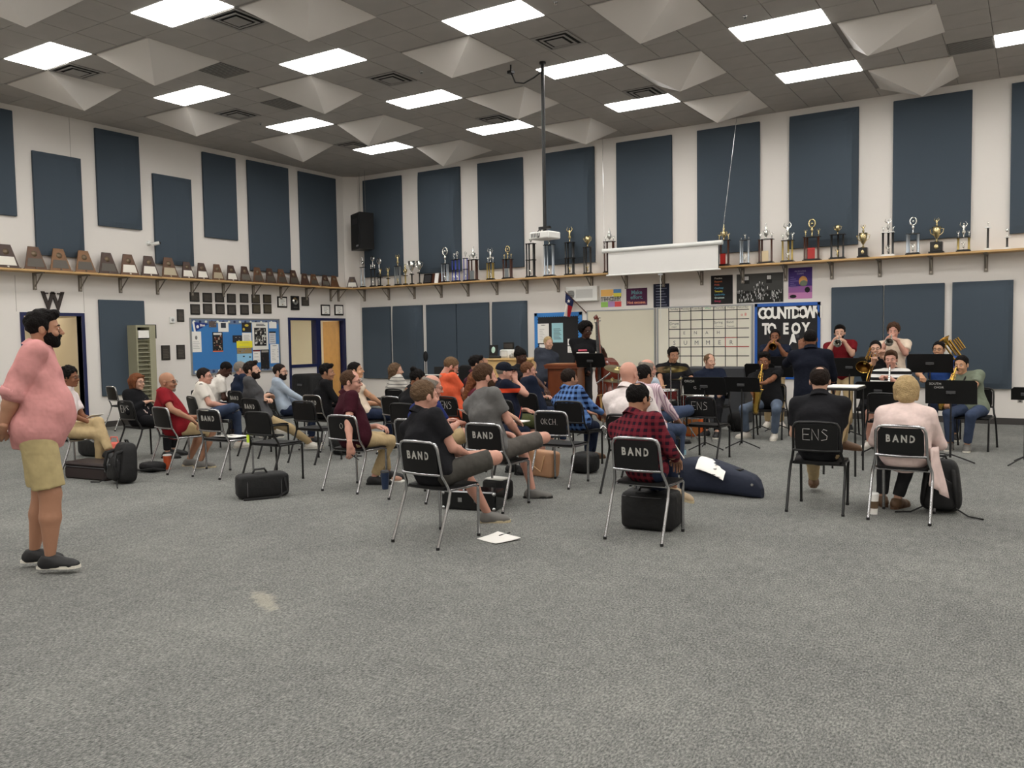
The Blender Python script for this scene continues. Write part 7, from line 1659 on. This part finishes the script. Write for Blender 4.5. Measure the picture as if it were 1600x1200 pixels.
person('capman', 'man in a navy cap and navy polo with orange chest stripe, hand to his chin', seat='c20b', az=25, hd=(789, 582), look=58, hair=('cap', 'navycap'), beard=('goatee', 'grey'), skin='pink', shirt=c_cap, pants=c_olive, shorts=True, shoes=('black', 'black'), R=('h', .03, .13, -.10, (.5, .2, -.5), (-.3, .1, 1)), tw=14, fat=1.15)
person('navyred', 'ginger haired man with glasses in a navy tee shirt, arms crossed', seat='c22b', az=20, hd=(826, 579), look=60, hair=('short', 'ginger'), glasses=True, skin='pink', shirt=c_navy, collar=False, pants=c_jeand, arms='cross', fat=1.22, tw=10)
person('plaidblue', 'man in a blue and black plaid shirt seen from behind', seat='c22', az=10, hd=(890, 592), look=30, hair=('short', 'dark'), skin='tan', shirt=c_bplaid, sleeve='long', pants=c_jeand, shoes=('brown', 'brown'), arms='knees', feet={1: ('f', 925, 717, 40)}, fat=1.08, tw=3)
person('baldwhite', 'bald man in a crisp white shirt seen from behind', seat='c23', az=-2, hd=(983, 585), look=10, hair=None, skin='pink', shirt=c_wshirt, sleeve='long', pants=c_dgrey, arms='lap', fat=1.18, sz=1.06, tw=2, glasses=True)
person('baldpale', 'bald man with black glasses in a pale shirt and jeans behind the white shirt', seat='c25b', az=25, hd=(1012, 577), look=40, hair=('fringe', 'grey'), skin='pink', glasses=True, shirt=c_lblue, sleeve='long', pants=c_jean, shoes=('black', 'black'), legs='crossR', feet={-1: ('f', 1072, 703, 60)}, sz=1.05)
person('pinkstripe', 'black haired man in a pink striped shirt', seat='c26b', az=5, hd=(1007, 587), look=25, hair=('short', 'black'), skin='tan', glasses=True, shirt=c_pstr, sleeve='long', pants=c_jean, arms='knees')
person('plaidred', 'man with a bald crown in a dark red plaid shirt writing on his lap', seat='c4', az=8, hd=(998, 623), look=22, pitch=-8, hair=('spot', 'black'), glasses=True, skin='tan', shirt=c_rplaid, sleeve='long', pants=c_jeand, shoes=('tan', 'cream'), legs='overL', R=('w', 1056, 716, .05, (.4, -.2, -.5), None), feet={-1: ('w', 1052, 762, .32, 68, -.25), 1: ('f', 1022, 808, 20)}, res=.013, tw=3, fat=1.08)
person('blackright', 'man with cropped thinning hair in a black polo seen from behind on the right', seat='c5', az=2, hd=(1281, 595), look=-12, hair=('spot', 'dark'), skin='fair', shirt=c_blk2, pants=c_khaki2, shoes=('brown', 'brown'), legs='overL', R=('w', 1304, 700, .22, (.12, -.25, -1), None), feet={1: ('w', 1315, 688, .45, 62, -.1), -1: ('f', 1272, 766, -10)}, res=.014, tw=-2, fat=1.12, sz=1.03)
person('blonde', 'blond woman in a long pale rose cardigan with her head bowed, seen from behind', seat='c6', az=0, hd=(1416, 610), look=-8, pitch=-14, hair=('bob', 'blond'), female=True, skin='fair', shirt=c_rose, sleeve='long', collar=False, pants=c_dgrey, shoes=('brown', 'brown'), arms='knees', feet={1: ('f', 1402, 794, 20), -1: ('f', 1378, 790, -30)}, res=.013, tw=0, fat=1.25)
# ---- the band
person('pianist', 'blond young man in a dark grey tee shirt standing behind the lectern', pos=(-7.72, 13.35), az=120, hd=(857, 536), look=122, dd=.0, stand=True, skin='fair', hair=('short', 'blond'), shirt=c_bgrey, collar=False, pants=c_jeand, R=('w', 849, 588, -.1, (.1, -.3, -1), None), arms='down', sz=.96)
person('bassist', 'tall young man with an afro in a black printed tee shirt playing the double bass', pos=(-6.72, 13.0), az=150, hd=(916, 517), look=118, pitch=-6, dd=.0, stand=True, skin='dark', hair=('afro', 'black'), glasses=True, shirt=c_black, collar=False, pants=c_dgrey, Lh=('w', 942, 545, -.12, (-.3, .1, -.4), (0, 0, 1)), R=('w', 925, 590, -.2, (.4, -.1, -.6), None), hpose=('grip', 'grip'), sz=1.06, tw=-4)
person('drummer', 'black haired young man in a black shirt playing the drums', pos=(-4.83, 12.35), az=170, hd=(1052, 555), look=140, pitch=-8, skin='tan', hair=('swept', 'black'), shirt=c_black, pants=c_black, R=('w', 1036, 607, -.3, (.4, 0, -.4), None), Lh=('w', 1078, 607, -.3, (-.4, 0, -.4), None), hpose=('grip', 'grip'))
person('navyplayer', 'fair haired young man in a navy polo seated behind the marked music stand', seat='m4', az=170, hd=(1109, 565), look=128, skin='fair', hair=('recede', 'sandy'), shirt=c_navy, pants=c_black, shoes=('black', 'white'), Lh=('w', 1128, 609, -.3, (-.4, 0, -.5), None), feet={1: ('f', 1103, 682, 200), -1: ('f', 1120, 684, 170)})
person('sax1', 'young man with high curly hair in a black tee shirt playing a tenor saxophone', seat='m5', az=172, hd=(1194, 565), look=172, skin='brown', hair=('hitop', 'black'), shirt=c_black, collar=False, pants=c_jeanl, shoes=('white', 'white'), R=('w', 1180, 627, -.38, (.4, 0, -.5), (-.3, .2, -.6)), Lh=('w', 1192, 600, -.40, (-.6, -.1, -.5), (.8, .5, 0)), hpose=('grip', 'grip'), feet={1: ('f', 1166, 684, 215), -1: ('f', 1210, 687, 175)}, fat=1.15, sz=1.02)
person('trumpet1', 'bearded young man in navy playing a brass trumpet before the countdown board', pos=(-3.80, 14.45), az=165, hd=(1211, 526), look=168, dd=.0, stand=True, skin='brown', hair=('short', 'black'), beard=('beard', 'black'), shirt=c_navy, collar=False, pants=c_khaki2, shoes=('white', 'white'), R=('h', .07, .20, -.105, (.45, -.1, -.8), (-.5, .3, .5)), Lh=('h', -.06, .24, -.130, (-.45, -.1, -.8), (.6, .3, .4)), hpose=('grip', 'grip'))
person('conductor', 'conductor in a navy blazer seen from behind, left hand raised', pos=(-2.42, 10.95), az=-8, hd=(1266, 530), look=-18, dd=.02, stand=True, skin='brown', hair=('buzz', 'black'), shirt=c_blazer, sleeve='long', collar=True, pants=c_blazer, shoes=('black', 'black'), Lh=('w', 1252, 546, .25, (-.4, .1, -.4), (0, .2, 1)), R=('w', 1303, 612, .15, (.5, -.1, -.4), None), fat=1.22, hem=.16, tw=0, sz=1.0, bulk=1.15)
person('trumpet2', 'dark haired young man in a maroon tee shirt playing a silver trumpet', pos=(-2.70, 14.45), az=178, hd=(1312, 520), look=171, dd=.0, stand=True, skin='fair', hair=('swept', 'black'), beard=('beard', 'black'), shirt=c_marT, collar=False, pants=c_khaki2, R=('h', .07, .18, -.11, (.45, -.1, -.8), (-.5, .3, .5)), Lh=('h', -.07, .22, -.135, (-.45, -.1, -.8), (.6, .3, .4)), hpose=('grip', 'grip'), fat=1.1)
person('trombone', 'young man with glasses in a black tee shirt playing the trombone', seat='m9', az=165, hd=(1368, 545), look=172, skin='fair', hair=('short', 'black'), glasses=True, shirt=c_black, collar=False, pants=c_black, R=('h', .02, .34, -.20, (.5, 0, -.4), (0, .3, .8)), Lh=('h', -.09, .16, -.10, (-.5, -.1, -.5), (0, .3, .8)), hpose=('grip', 'grip'))
person('trumpet3', 'curly haired young man in a cream tee shirt playing a trumpet', pos=(-1.93, 14.5), az=185, hd=(1396, 518), look=177, dd=.0, stand=True, skin='pink', hair=('curly', 'brown'), shirt=c_cream, collar=False, pants=c_jean, R=('h', .07, .18, -.11, (.45, -.1, -.8), (-.5, .3, .5)), Lh=('h', -.07, .22, -.135, (-.45, -.1, -.8), (.6, .3, .4)), hpose=('grip', 'grip'))
person('clarinet', 'boy in a black and white striped shirt playing a silver straight saxophone', seat='m11', az=180, hd=(1392, 562), look=178, skin='pink', hair=('swept', 'brown'), shirt=c_bw, collar=False, pants=c_black, shorts=True, shoes=('white', 'white'), sock=None, R=('h', -.01, .22, -.36, (.5, 0, -.4), (-.5, .5, .2)), Lh=('h', .01, .18, -.24, (-.5, 0, -.4), (.6, .4, .2)), hpose=('grip', 'grip'), feet={1: (.22, .36, .085, 200), -1: (-.22, .42, .085, 160)})
person('horn', 'black haired young man with glasses in a blue tee shirt behind the high music stand', seat='m12', az=178, hd=(1467, 546), look=190, skin='asian', hair=('short', 'black'), glasses=True, shirt=c_bluet, collar=False, pants=c_jeand, R=('w', 1440, 588, -.2, (.5, 0, -.3), None), Lh=('h', -.10, .1, -.2, (-.5, 0, -.4), (0, .3, .8)), hpose=('grip', 'grip'))
person('sax2', 'black haired young man in a sage green tee shirt playing an alto saxophone', seat='m13', az=192, hd=(1502, 570), look=196, pitch=-4, skin='asian', hair=('short', 'black'), shirt=c_green, collar=False, pants=c_jean, shoes=('grey', 'white'), R=('w', 1478, 628, -.25, (.4, 0, -.5), (0, .2, -.8)), Lh=('w', 1496, 604, -.25, (-.4, 0, -.5), (.5, .5, 0)), hpose=('grip', 'grip'), feet={1: ('f', 1484, 703, 190), -1: ('f', 1511, 705, 180)}, fat=1.08)
person('beanie', 'young man in a black beanie and glasses in a black tee shirt', pos=(-6.86, 11.6), az=95, hd=(814, 558), look=100, skin='dark', hair=('beanie', 'black'), glasses=True, shirt=c_black, collar=False, pants=c_black, arms='lap')
o = thing('stool', 'black stool under the young man in the black beanie', 'stool', (-6.86, 11.6, 0)); MB().lathe([(.17, .42), (.18, .44), (.17, .46)], M_black, n=18).build('seat', o)
for k in range(4): a_ = k * PI / 2 + .4; MB().tube([(.10 * math.cos(a_), .10 * math.sin(a_), .43), (.19 * math.cos(a_), .19 * math.sin(a_), 0)], .012, M_black, n=6).build('leg', o)
o = thing('stool', 'round black drum stool under the drummer', 'stool', (-4.83, 12.38, 0)); MB().lathe([(.17, .40), (.18, .44), (.16, .46)], M_black, n=18).build('seat', o); MB().tube([(0, 0, .2), (0, 0, .42)], .02, M_chrome).build('column', o)
for k in range(3): a_ = k * 2.09; MB().tube([(0, 0, .25), (.22 * math.cos(a_), .22 * math.sin(a_), 0.01)], .010, M_chrome, n=6).build('leg', o)
# print on the bassist's tee
p = PEO['bassist']; q = MB()
for k, (y, c, w_) in enumerate(((1.30, 'pink_print', .09), (1.255, 'white_print', .13), (1.21, 'pink_print', .10), (1.165, 'white_print', .07))):
    mm = mat(c, dict(pink_print=(206, 90, 110), white_print=(220, 210, 206))[c], .8)
    q.tube([(-w_, .150, y), (-w_ * .5, .166, y), (0, .172, y), (w_ * .5, .166, y), (w_, .150, y)], .016, mm, n=6)
q = q.build('shirt_print', p['o']); q.location.z = p['N'][2] - 1.30 - .17; q.rotation_euler.z = 0; q.scale = (.8, .88, 1)

# ================================================================ INSTRUMENTS
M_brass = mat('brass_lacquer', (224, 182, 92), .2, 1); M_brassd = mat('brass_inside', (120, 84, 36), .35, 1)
def basis(o, y, z): return Matrix(frame(np.array(o), np.array(y), np.array(z)))
def lip(key, fwd=.115, dz=-.066):
    p = PEO[key]; H4 = p['HM'] @ np.array([0, fwd, dz, 1]); H5 = p['HM'] @ np.array([0, 1, 0, 0]); q = wpt(key, H4[:3]); q2 = wpt(key, (H4 + H5)[:3]); return q, (q2 - q).normalized()
def bell(mb, X, r, L, m, mi=None, r0=.012, n=20):
    pr = [(r0 + (r - r0) * (t ** 4.5), L * t) for t in [k / 9 for k in range(10)]]
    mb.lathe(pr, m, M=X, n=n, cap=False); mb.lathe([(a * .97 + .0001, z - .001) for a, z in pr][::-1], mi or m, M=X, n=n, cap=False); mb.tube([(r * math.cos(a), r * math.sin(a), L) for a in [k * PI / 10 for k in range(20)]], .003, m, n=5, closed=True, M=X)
def trumpet(key, m, lab):
    q, d = lip(key); d = (d + Vector((0, 0, -.20))).normalized(); o = thing('trumpet', lab, 'trumpet', q)
    X = basis((0, 0, 0), d, (0, 0, 1))
    MB().tube([(0, 0, 0), (0, .02, 0), (0, .10, 0)], [.010, .005, .005], m, M=X).build('mouthpiece', o)
    MB().tube([(0, .08, 0), (0, .40, 0), (0, .435, -.02), (0, .44, -.05), (0, .41, -.075), (0, .30, -.08), (0, .12, -.08), (0, .09, -.06), (0, .085, -.03), (0, .12, -.0), (0.012, .30, .0)], .0062, m, n=8, M=X).build('tubing', o)
    mb = MB(); bell(mb, X @ Matrix.Translation((.012, .22, 0)) @ Matrix.Rotation(-PI / 2, 4, 'X'), .062, .27, m, M_brassd if m is M_brass else m); mb.build('bell', o)
    for k in range(3): MB().tube([(0, .20 + k * .026, -.10), (0, .20 + k * .026, .045), (0, .20 + k * .026, .06)], [.0105, .0105, .007], m, M=X).build('valve', o)
    return o
trumpet('trumpet1', M_brass, 'brass trumpet held by the bearded player at the countdown board')
trumpet('trumpet2', M_silver, 'silver trumpet held by the player in the maroon tee shirt')
trumpet('trumpet3', M_silver, 'silver trumpet held by the curly haired player')
def sax(key, s, lab, top, bot, m=M_brass):
    """top: mouthpiece point, bot: lowest bow point, both in the room"""
    o = thing('saxophone', lab, 'saxophone', top); dn = (bot - top); L = dn.length; u = dn.normalized()
    p = PEO[key]; a = p['a']; fwd = Vector((math.sin(a), math.cos(a), 0)); fwd = (fwd - fwd.dot(u) * u).normalized()
    X = basis((0, 0, 0), u, fwd)          # y down the body, z away from the player
    MB().tube([(0, -.01, -.02), (0, 0, .03), (0, -.01, .06)], [.008, .011, .009], M_black, M=X).build('mouthpiece', o)
    MB().tube([(0, -.01, .05), (0, -.03, .10), (0, 0, .13), (0, .06, .12)], [.007, .009, .011, .013], m, M=X).build('neck', o)
    MB().tube([(0, .05, .12), (0, L * .5, .11), (0, L * .88, .10), (0, L * .97, .12), (0, L, .17), (0, L * .95, .22), (0, L * .82, .245)], [.013, .022 * s, .032 * s, .036 * s, .040 * s, .044 * s, .050 * s], m, n=14, M=X).build('body_tube', o)
    mb = MB(); pr = [(.050 * s, 0), (.055 * s, .08), (.062 * s, .15), (.078 * s, .20), (.088 * s, .215)]
    Y = X @ Matrix.Translation((0, L * .83, .243)) @ Matrix.Rotation(PI / 2 - .16, 4, 'X')
    mb.lathe(pr, m, M=Y, n=22, cap=False).lathe([(r * .96, z) for r, z in pr][::-1], M_brassd, M=Y, n=22, cap=False).tube([(.088 * s * math.cos(t), .088 * s * math.sin(t), .215) for t in [k * PI / 10 for k in range(20)]], .004, m, n=5, closed=True, M=Y); mb.build('bell', o)
    mb = MB()
    for k in range(11):
        t = .14 + k * .065; r = .022 + .014 * t; mb.lathe([(.010 + .006 * t, 0), (.010 + .006 * t, .008)], m, M=X @ Matrix.Translation((.004, L * t, .115 + r * s)), n=10)
    for sx in (-1, 1): mb.tube([(sx * .026, L * .15, .12), (sx * .034, L * .5, .12), (sx * .038, L * .85, .11)], .003, m, n=5, M=X)
    for k in range(3): mb.ball((.05, L * (.55 + .1 * k), .15), (.022, .022, .008), m, M=X, n=10)
    mb.build('key', o); return o
q, d = lip('sax1'); sax('sax1', 1.0, 'gold tenor saxophone held by the player in the black tee shirt', q, on_y(1183, 645, q.y - .12))
q, d = lip('sax2'); sax('sax2', .95, 'gold alto saxophone held by the player in the green tee shirt', q, on_y(1476, 640, q.y - .12))
# silver straight saxophone
q, d = lip('clarinet'); o = thing('soprano_saxophone', 'silver straight saxophone held by the boy in stripes', 'saxophone', q)
e_ = on_y(1388, 618, q.y - .30) - q
MB().tube([(0, 0, 0), (e_ * .12)], [.008, .010], M_black).build('mouthpiece', o); MB().tube([e_ * .1, e_ * .5, e_ * .85], [.010, .018, .026], M_silver, n=12).build('body_tube', o)
mb = MB(); bell(mb, basis(e_ * .8, e_, (0, 1, 0)) @ Matrix.Rotation(-PI / 2, 4, 'X'), .055, e_.length * .2, M_silver, r0=.024); mb.build('bell', o)
mb = MB()
for k in range(9): c = e_ * (.2 + .07 * k) + Vector((0, -.018 - .001 * k, 0)); mb.ball(c, (.010, .005, .010), M_silver, n=8)
mb.build('key', o)
# trombone
q, d = lip('trombone'); o = thing('trombone', 'brass trombone held by the seated player in the black tee shirt', 'trombone', q)
d = (on_y(1355, 590, q.y - .50) - q).normalized()
X = basis((0, 0, 0), d, (0, 0, 1))
MB().tube([(0, 0, 0), (0, .03, 0)], [.013, .007], M_silver, M=X).build('mouthpiece', o)
MB().tube([(0, .02, 0), (0, .62, 0), (0, .66, -.02), (0, .66, -.06), (0, .62, -.085), (0, .05, -.085)], .0075, M_brass, M=X).build('slide', o)
MB().tube([(0, .05, -.085), (.05, .03, -.085), (.09, 0, -.06)], .0075, M_brass, M=X).tube([(.09, .30, .03), (.09, -.20, .03), (.09, -.27, .0), (.09, -.27, -.05), (.09, -.20, -.08), (.09, .05, -.08)], [.022, .012, .010, .009, .008, .0075], M_brass, M=X, n=10).tube([(0, .12, 0), (0, .12, -.085)], .005, M_brass, M=X).build('tubing', o)
mb = MB(); bell(mb, X @ Matrix.Translation((.09, .15, .03)) @ Matrix.Rotation(-PI / 2, 4, 'X'), .108, .24, M_brass, M_brassd, .018); mb.build('bell', o)
# upright brass behind the player in blue
p = on_y(1487, 545, 13.3); o = thing('baritone_horn', 'gold brass horn showing its coiled tubing over the blue tee player\'s shoulder', 'horn', p)
X = Matrix.Rotation(math.radians(-32), 4, 'Y') @ Matrix.Rotation(.2, 4, 'X')
MB().tube([(.04, 0, .12), (.04, 0, -.14), (.02, 0, -.2), (-.03, 0, -.2), (-.05, 0, -.14), (-.05, 0, .06), (-.03, 0, .1), (0, 0, .06), (0, 0, -.1)], [.02, .018, .016, .015, .013, .012, .011, .010, .010], M_brass, n=10, M=X).build('tubing', o)
for k in range(3): MB().tube([(.085 + k * .03, 0, -.08), (.085 + k * .03, 0, .10)], .012, M_brass, M=X).build('valve', o)
mb = MB(); bell(mb, X @ Matrix.Translation((.0, -.02, -.02)), .075, .20, M_brass, M_brassd, .016); mb.build('bell', o)
# double bass
n_ = on_y(937, 499, 12.70); b_ = on_y(955, 652, 12.60)
o = thing('double_bass', 'reddish brown double bass with tall scroll held by the afro haired player', 'double bass', (b_.x, 12.62, 0))
M_bass = mat('bass_varnish', (96, 36, 22), .22, var=.15, vscale=5, coat=.4); M_ebony = mat('ebony', (24, 20, 18), .35)
top = n_ - Vector((b_.x, 12.62, 0)); u = (top - Vector((0, 0, .18))); ang = math.atan2(u.x, u.z)
X = Matrix.Translation((0, 0, .18)) @ Matrix.Rotation(ang, 4, 'Y') @ Matrix.Rotation(math.radians(-7), 4, 'X') @ Matrix.Rotation(math.radians(-28), 4, 'Z'); Lb = u.length
W = [(0, .12), (.03, .24), (.10, .31), (.18, .33), (.28, .325), (.38, .29), (.46, .225), (.52, .19), (.58, .185), (.66, .20), (.74, .235), (.82, .25), (.90, .24), (.98, .19), (1.05, .11), (1.08, .05)]
sc = Lb / 1.74
rt = [(w_ * sc, z * sc) for z, w_ in W]; poly = [(x, z) for x, z in rt] + [(-x, z) for x, z in rt[::-1]]
mb = MB(); N_ = len(poly); F_ = []; Bk = []
for sgn, lst in ((-1, F_), (1, Bk)):
    for x, z in poly: lst.append((x, sgn * .085, z))
mb.add(F_ + Bk, [(i, N_ + i, N_ + (i + 1) % N_, (i + 1) % N_) for i in range(N_)], M_bass)
for sgn, lst in ((-1, F_), (1, Bk)):
    rings = [lst]; vs = list(lst); 
    for t, dp in ((.85, .030), (.55, .050), (.2, .058)): vs += [(x * t, sgn * (.085 + dp), .54 * sc + (z - .54 * sc) * (t ** .7)) for x, _, z in lst]
    fs = []
    for r_ in range(3):
        for i in range(N_):
            i2 = (i + 1) % N_; f_ = (r_ * N_ + i, r_ * N_ + i2, (r_ + 1) * N_ + i2, (r_ + 1) * N_ + i); fs.append(f_ if sgn < 0 else f_[::-1])
    fs.append([3 * N_ + i for i in range(N_)][::1 if sgn < 0 else -1]); mb.add(vs, fs, M_bass, True)
bb_ = mb.build('body', o); bb_.matrix_local = X
q = MB().tube([(0, -.13, 1.0 * sc), (0, -.12, 1.70 * sc)], [.030, .022], M_bass, n=8).tube([(0, -.12, 1.68 * sc), (0, -.11, 1.76 * sc), (0, -.14, 1.81 * sc), (0, -.17, 1.78 * sc), (0, -.15, 1.75 * sc)], [.024, .022, .026, .026, .02], M_bass, n=8).build('neck', o); q.matrix_local = X
q = MB().add([(-.022, -.150, 1.70 * sc), (.022, -.150, 1.70 * sc), (.042, -.185, .68 * sc), (-.042, -.185, .68 * sc), (-.022, -.135, 1.70 * sc), (.022, -.135, 1.70 * sc), (.042, -.165, .68 * sc), (-.042, -.165, .68 * sc)], [(0, 3, 2, 1), (4, 5, 6, 7), (0, 1, 5, 4), (1, 2, 6, 5), (2, 3, 7, 6), (3, 0, 4, 7)], M_ebony).build('fingerboard', o); q.matrix_local = X
q = MB().box(-.07, .07, -.20, -.14, .44 * sc, .455 * sc, mat('maple_bridge', (196, 158, 100), .5)).box(-.02, .02, -.19, -.14, .0, .46 * sc, mat('maple_bridge', (196, 158, 100), .5)).build('bridge', o); q.matrix_local = X
q = MB().box(-.04, .04, -.175, -.16, .10 * sc, .34 * sc, M_ebony).build('tailpiece', o); q.matrix_local = X
mb = MB()
for k in range(4): mb.tube([((k - 1.5) * .010, -.153, 1.70 * sc), ((k - 1.5) * .018, -.205, .455 * sc), ((k - 1.5) * .016, -.18, .33 * sc)], .0022, M_chrome, n=4)
q = mb.build('string', o); q.matrix_local = X
for s in (-1, 1):
    for k in (0, 1):
        q = MB().tube([(0, -.12, (1.70 + .05 * k) * sc), (s * .07, -.12, (1.71 + .05 * k) * sc)], .005, M_chrome, n=5).ball((s * .08, -.12, (1.71 + .05 * k) * sc), (.014, .004, .018), M_chrome, n=8).build('tuning_peg', o); q.matrix_local = X
    q = MB().tube([(s * .11 * sc, -.142, .62 * sc), (s * .13 * sc, -.142, .52 * sc), (s * .11 * sc, -.142, .46 * sc), (s * .14 * sc, -.142, .36 * sc)], .007, M_ebony, n=5).build('sound_hole', o); q.matrix_local = X
MB().tube([(0, 0, .2), (0, 0, 0)], .006, M_chrome).build('endpin', o)
# small things in hands
def inhand(key, s, name, lab, cat, mb, off=(0, .06, -.03)):
    p = PEO[key]; q = wpt(key, p['wr'][s] + V3(*off)); o = mb.build(name, label=lab, cat=cat); o.location = q; return o
inhand('maroonpolo', 1, 'pen', 'dark pen in the hanging hand of the man in the maroon polo', 'pen', MB().tube([(-.06, -.02, .04), (.08, .02, -.05)], .005, M_inkd, n=6), (0, .02, -.11))
inhand('plaidred', 1, 'pen', 'white pen in the right hand of the dark red plaid man', 'pen', MB().tube([(-.05, 0, .08), (.03, 0, -.03)], .005, M_paper, n=6), (0, .08, .02))
inhand('floral', 1, 'pencil', 'pencil in the writing hand of the woman in the flowered blouse', 'pencil', MB().tube([(.02, 0, .10), (-.02, 0, -.05)], .004, mat('pencil_red', (196, 70, 60), .5), n=6), (0, .07, .03))
o = inhand('floral', 1, 'notepad', 'small pale notepad on the knee of the woman in the flowered blouse', 'paper', MB().box(-.08, .08, -.06, .09, 0, .01, M_paper), (-.02, .08, -.045))
for k, s in enumerate((1, -1)): inhand('drummer', s, 'drumstick', 'pale wooden drumstick in the drummer\'s %s hand' % ['right', 'left'][k], 'drumstick', MB().tube([(.02 * s, .12, .03), (-.08 * s, -.26, -.01)], [.008, .005], mat('hickory', (206, 176, 130), .5), n=6), (0, .06, 0))
q0 = wpt('bluegrey', PEO['bluegrey']['wr'][1] + V3(-.12, .10, .0))
MB().add([(-.12, -.1, .10), (.12, -.1, .08), (.16, .16, -.08), (-.10, .16, -.05), (-.12, -.1, .094), (.12, -.1, .074), (.16, .16, -.086), (-.10, .16, -.056)], [(0, 1, 2, 3), (7, 6, 5, 4), (0, 4, 5, 1), (1, 5, 6, 2), (2, 6, 7, 3), (3, 7, 4, 0)], M_paper).build('sheet_of_paper', loc=q0 + Vector((.12, .06, .03)), rz=-.3, label='white papers held by the balding man in the blue shirt', cat='paper')
p = PEO['khaki']; inhand('khaki', -1, 'sheet_of_paper', 'white paper on the knee of the person in khaki', 'paper', MB().box(-.06, .06, -.08, .08, 0, .006, M_paper, M=Matrix.Rotation(-.3, 4, 'Y')), (.02, .05, .06))
q0 = wpt('navyplayer', PEO['navyplayer']['wr'][-1]); MB().box(-.004, .004, -.12, .02, -.16, .12, M_paper).build('sheet_music', loc=q0 + Vector((-.09, -.15, .05)), rz=-.2, label='white music sheet edge sticking out of the marked music stand', cat='paper')
# loose ends
MB().tube([wpt('sax2', PEO['sax2']['N'] + V3(-.07, .02, .06)), wpt('sax2', PEO['sax2']['N'] + V3(-.06, .10, -.02)), wpt('sax2', PEO['sax2']['N'] + V3(0, .15, -.2))], .012, M_black, n=5).build('neck_strap', label='black neck strap of the green tee saxophonist', cat='strap')
MB().tube([wpt('sax1', PEO['sax1']['N'] + V3(-.07, .04, .02)), wpt('sax1', PEO['sax1']['N'] + V3(-.04, .14, -.12)), wpt('sax1', PEO['sax1']['N'] + V3(-.03, .17, -.22)), wpt('sax1', PEO['sax1']['N'] + V3(.03, .14, -.1)), wpt('sax1', PEO['sax1']['N'] + V3(.07, .04, .02))], .004, M_chrome, n=5).build('necklace', label='silver chain around the neck of the black tee saxophonist', cat='necklace')

# long tail of the pale rose cardigan hanging beside the chair
p = PEO['blonde']; mb = MB(); V = []; n = 8; K_ = 7
for j in range(n + 1):
    v = j / n
    for i in range(K_ + 1):
        u = i / K_; V.append((.21 + .05 * u + .07 * v * u + .015 * math.sin(u * 11 + v * 3), -.10 + .20 * u - .03 * v, .62 - .40 * v * (.75 + .35 * u)))
mb.add(V, [(j * (K_ + 1) + i, (j + 1) * (K_ + 1) + i, (j + 1) * (K_ + 1) + i + 1, j * (K_ + 1) + i + 1) for j in range(n) for i in range(K_)], c_rose, True)
q = mb.build('cardigan_tail', p['o']); q.modifiers.new('thick', 'SOLIDIFY').thickness = .008
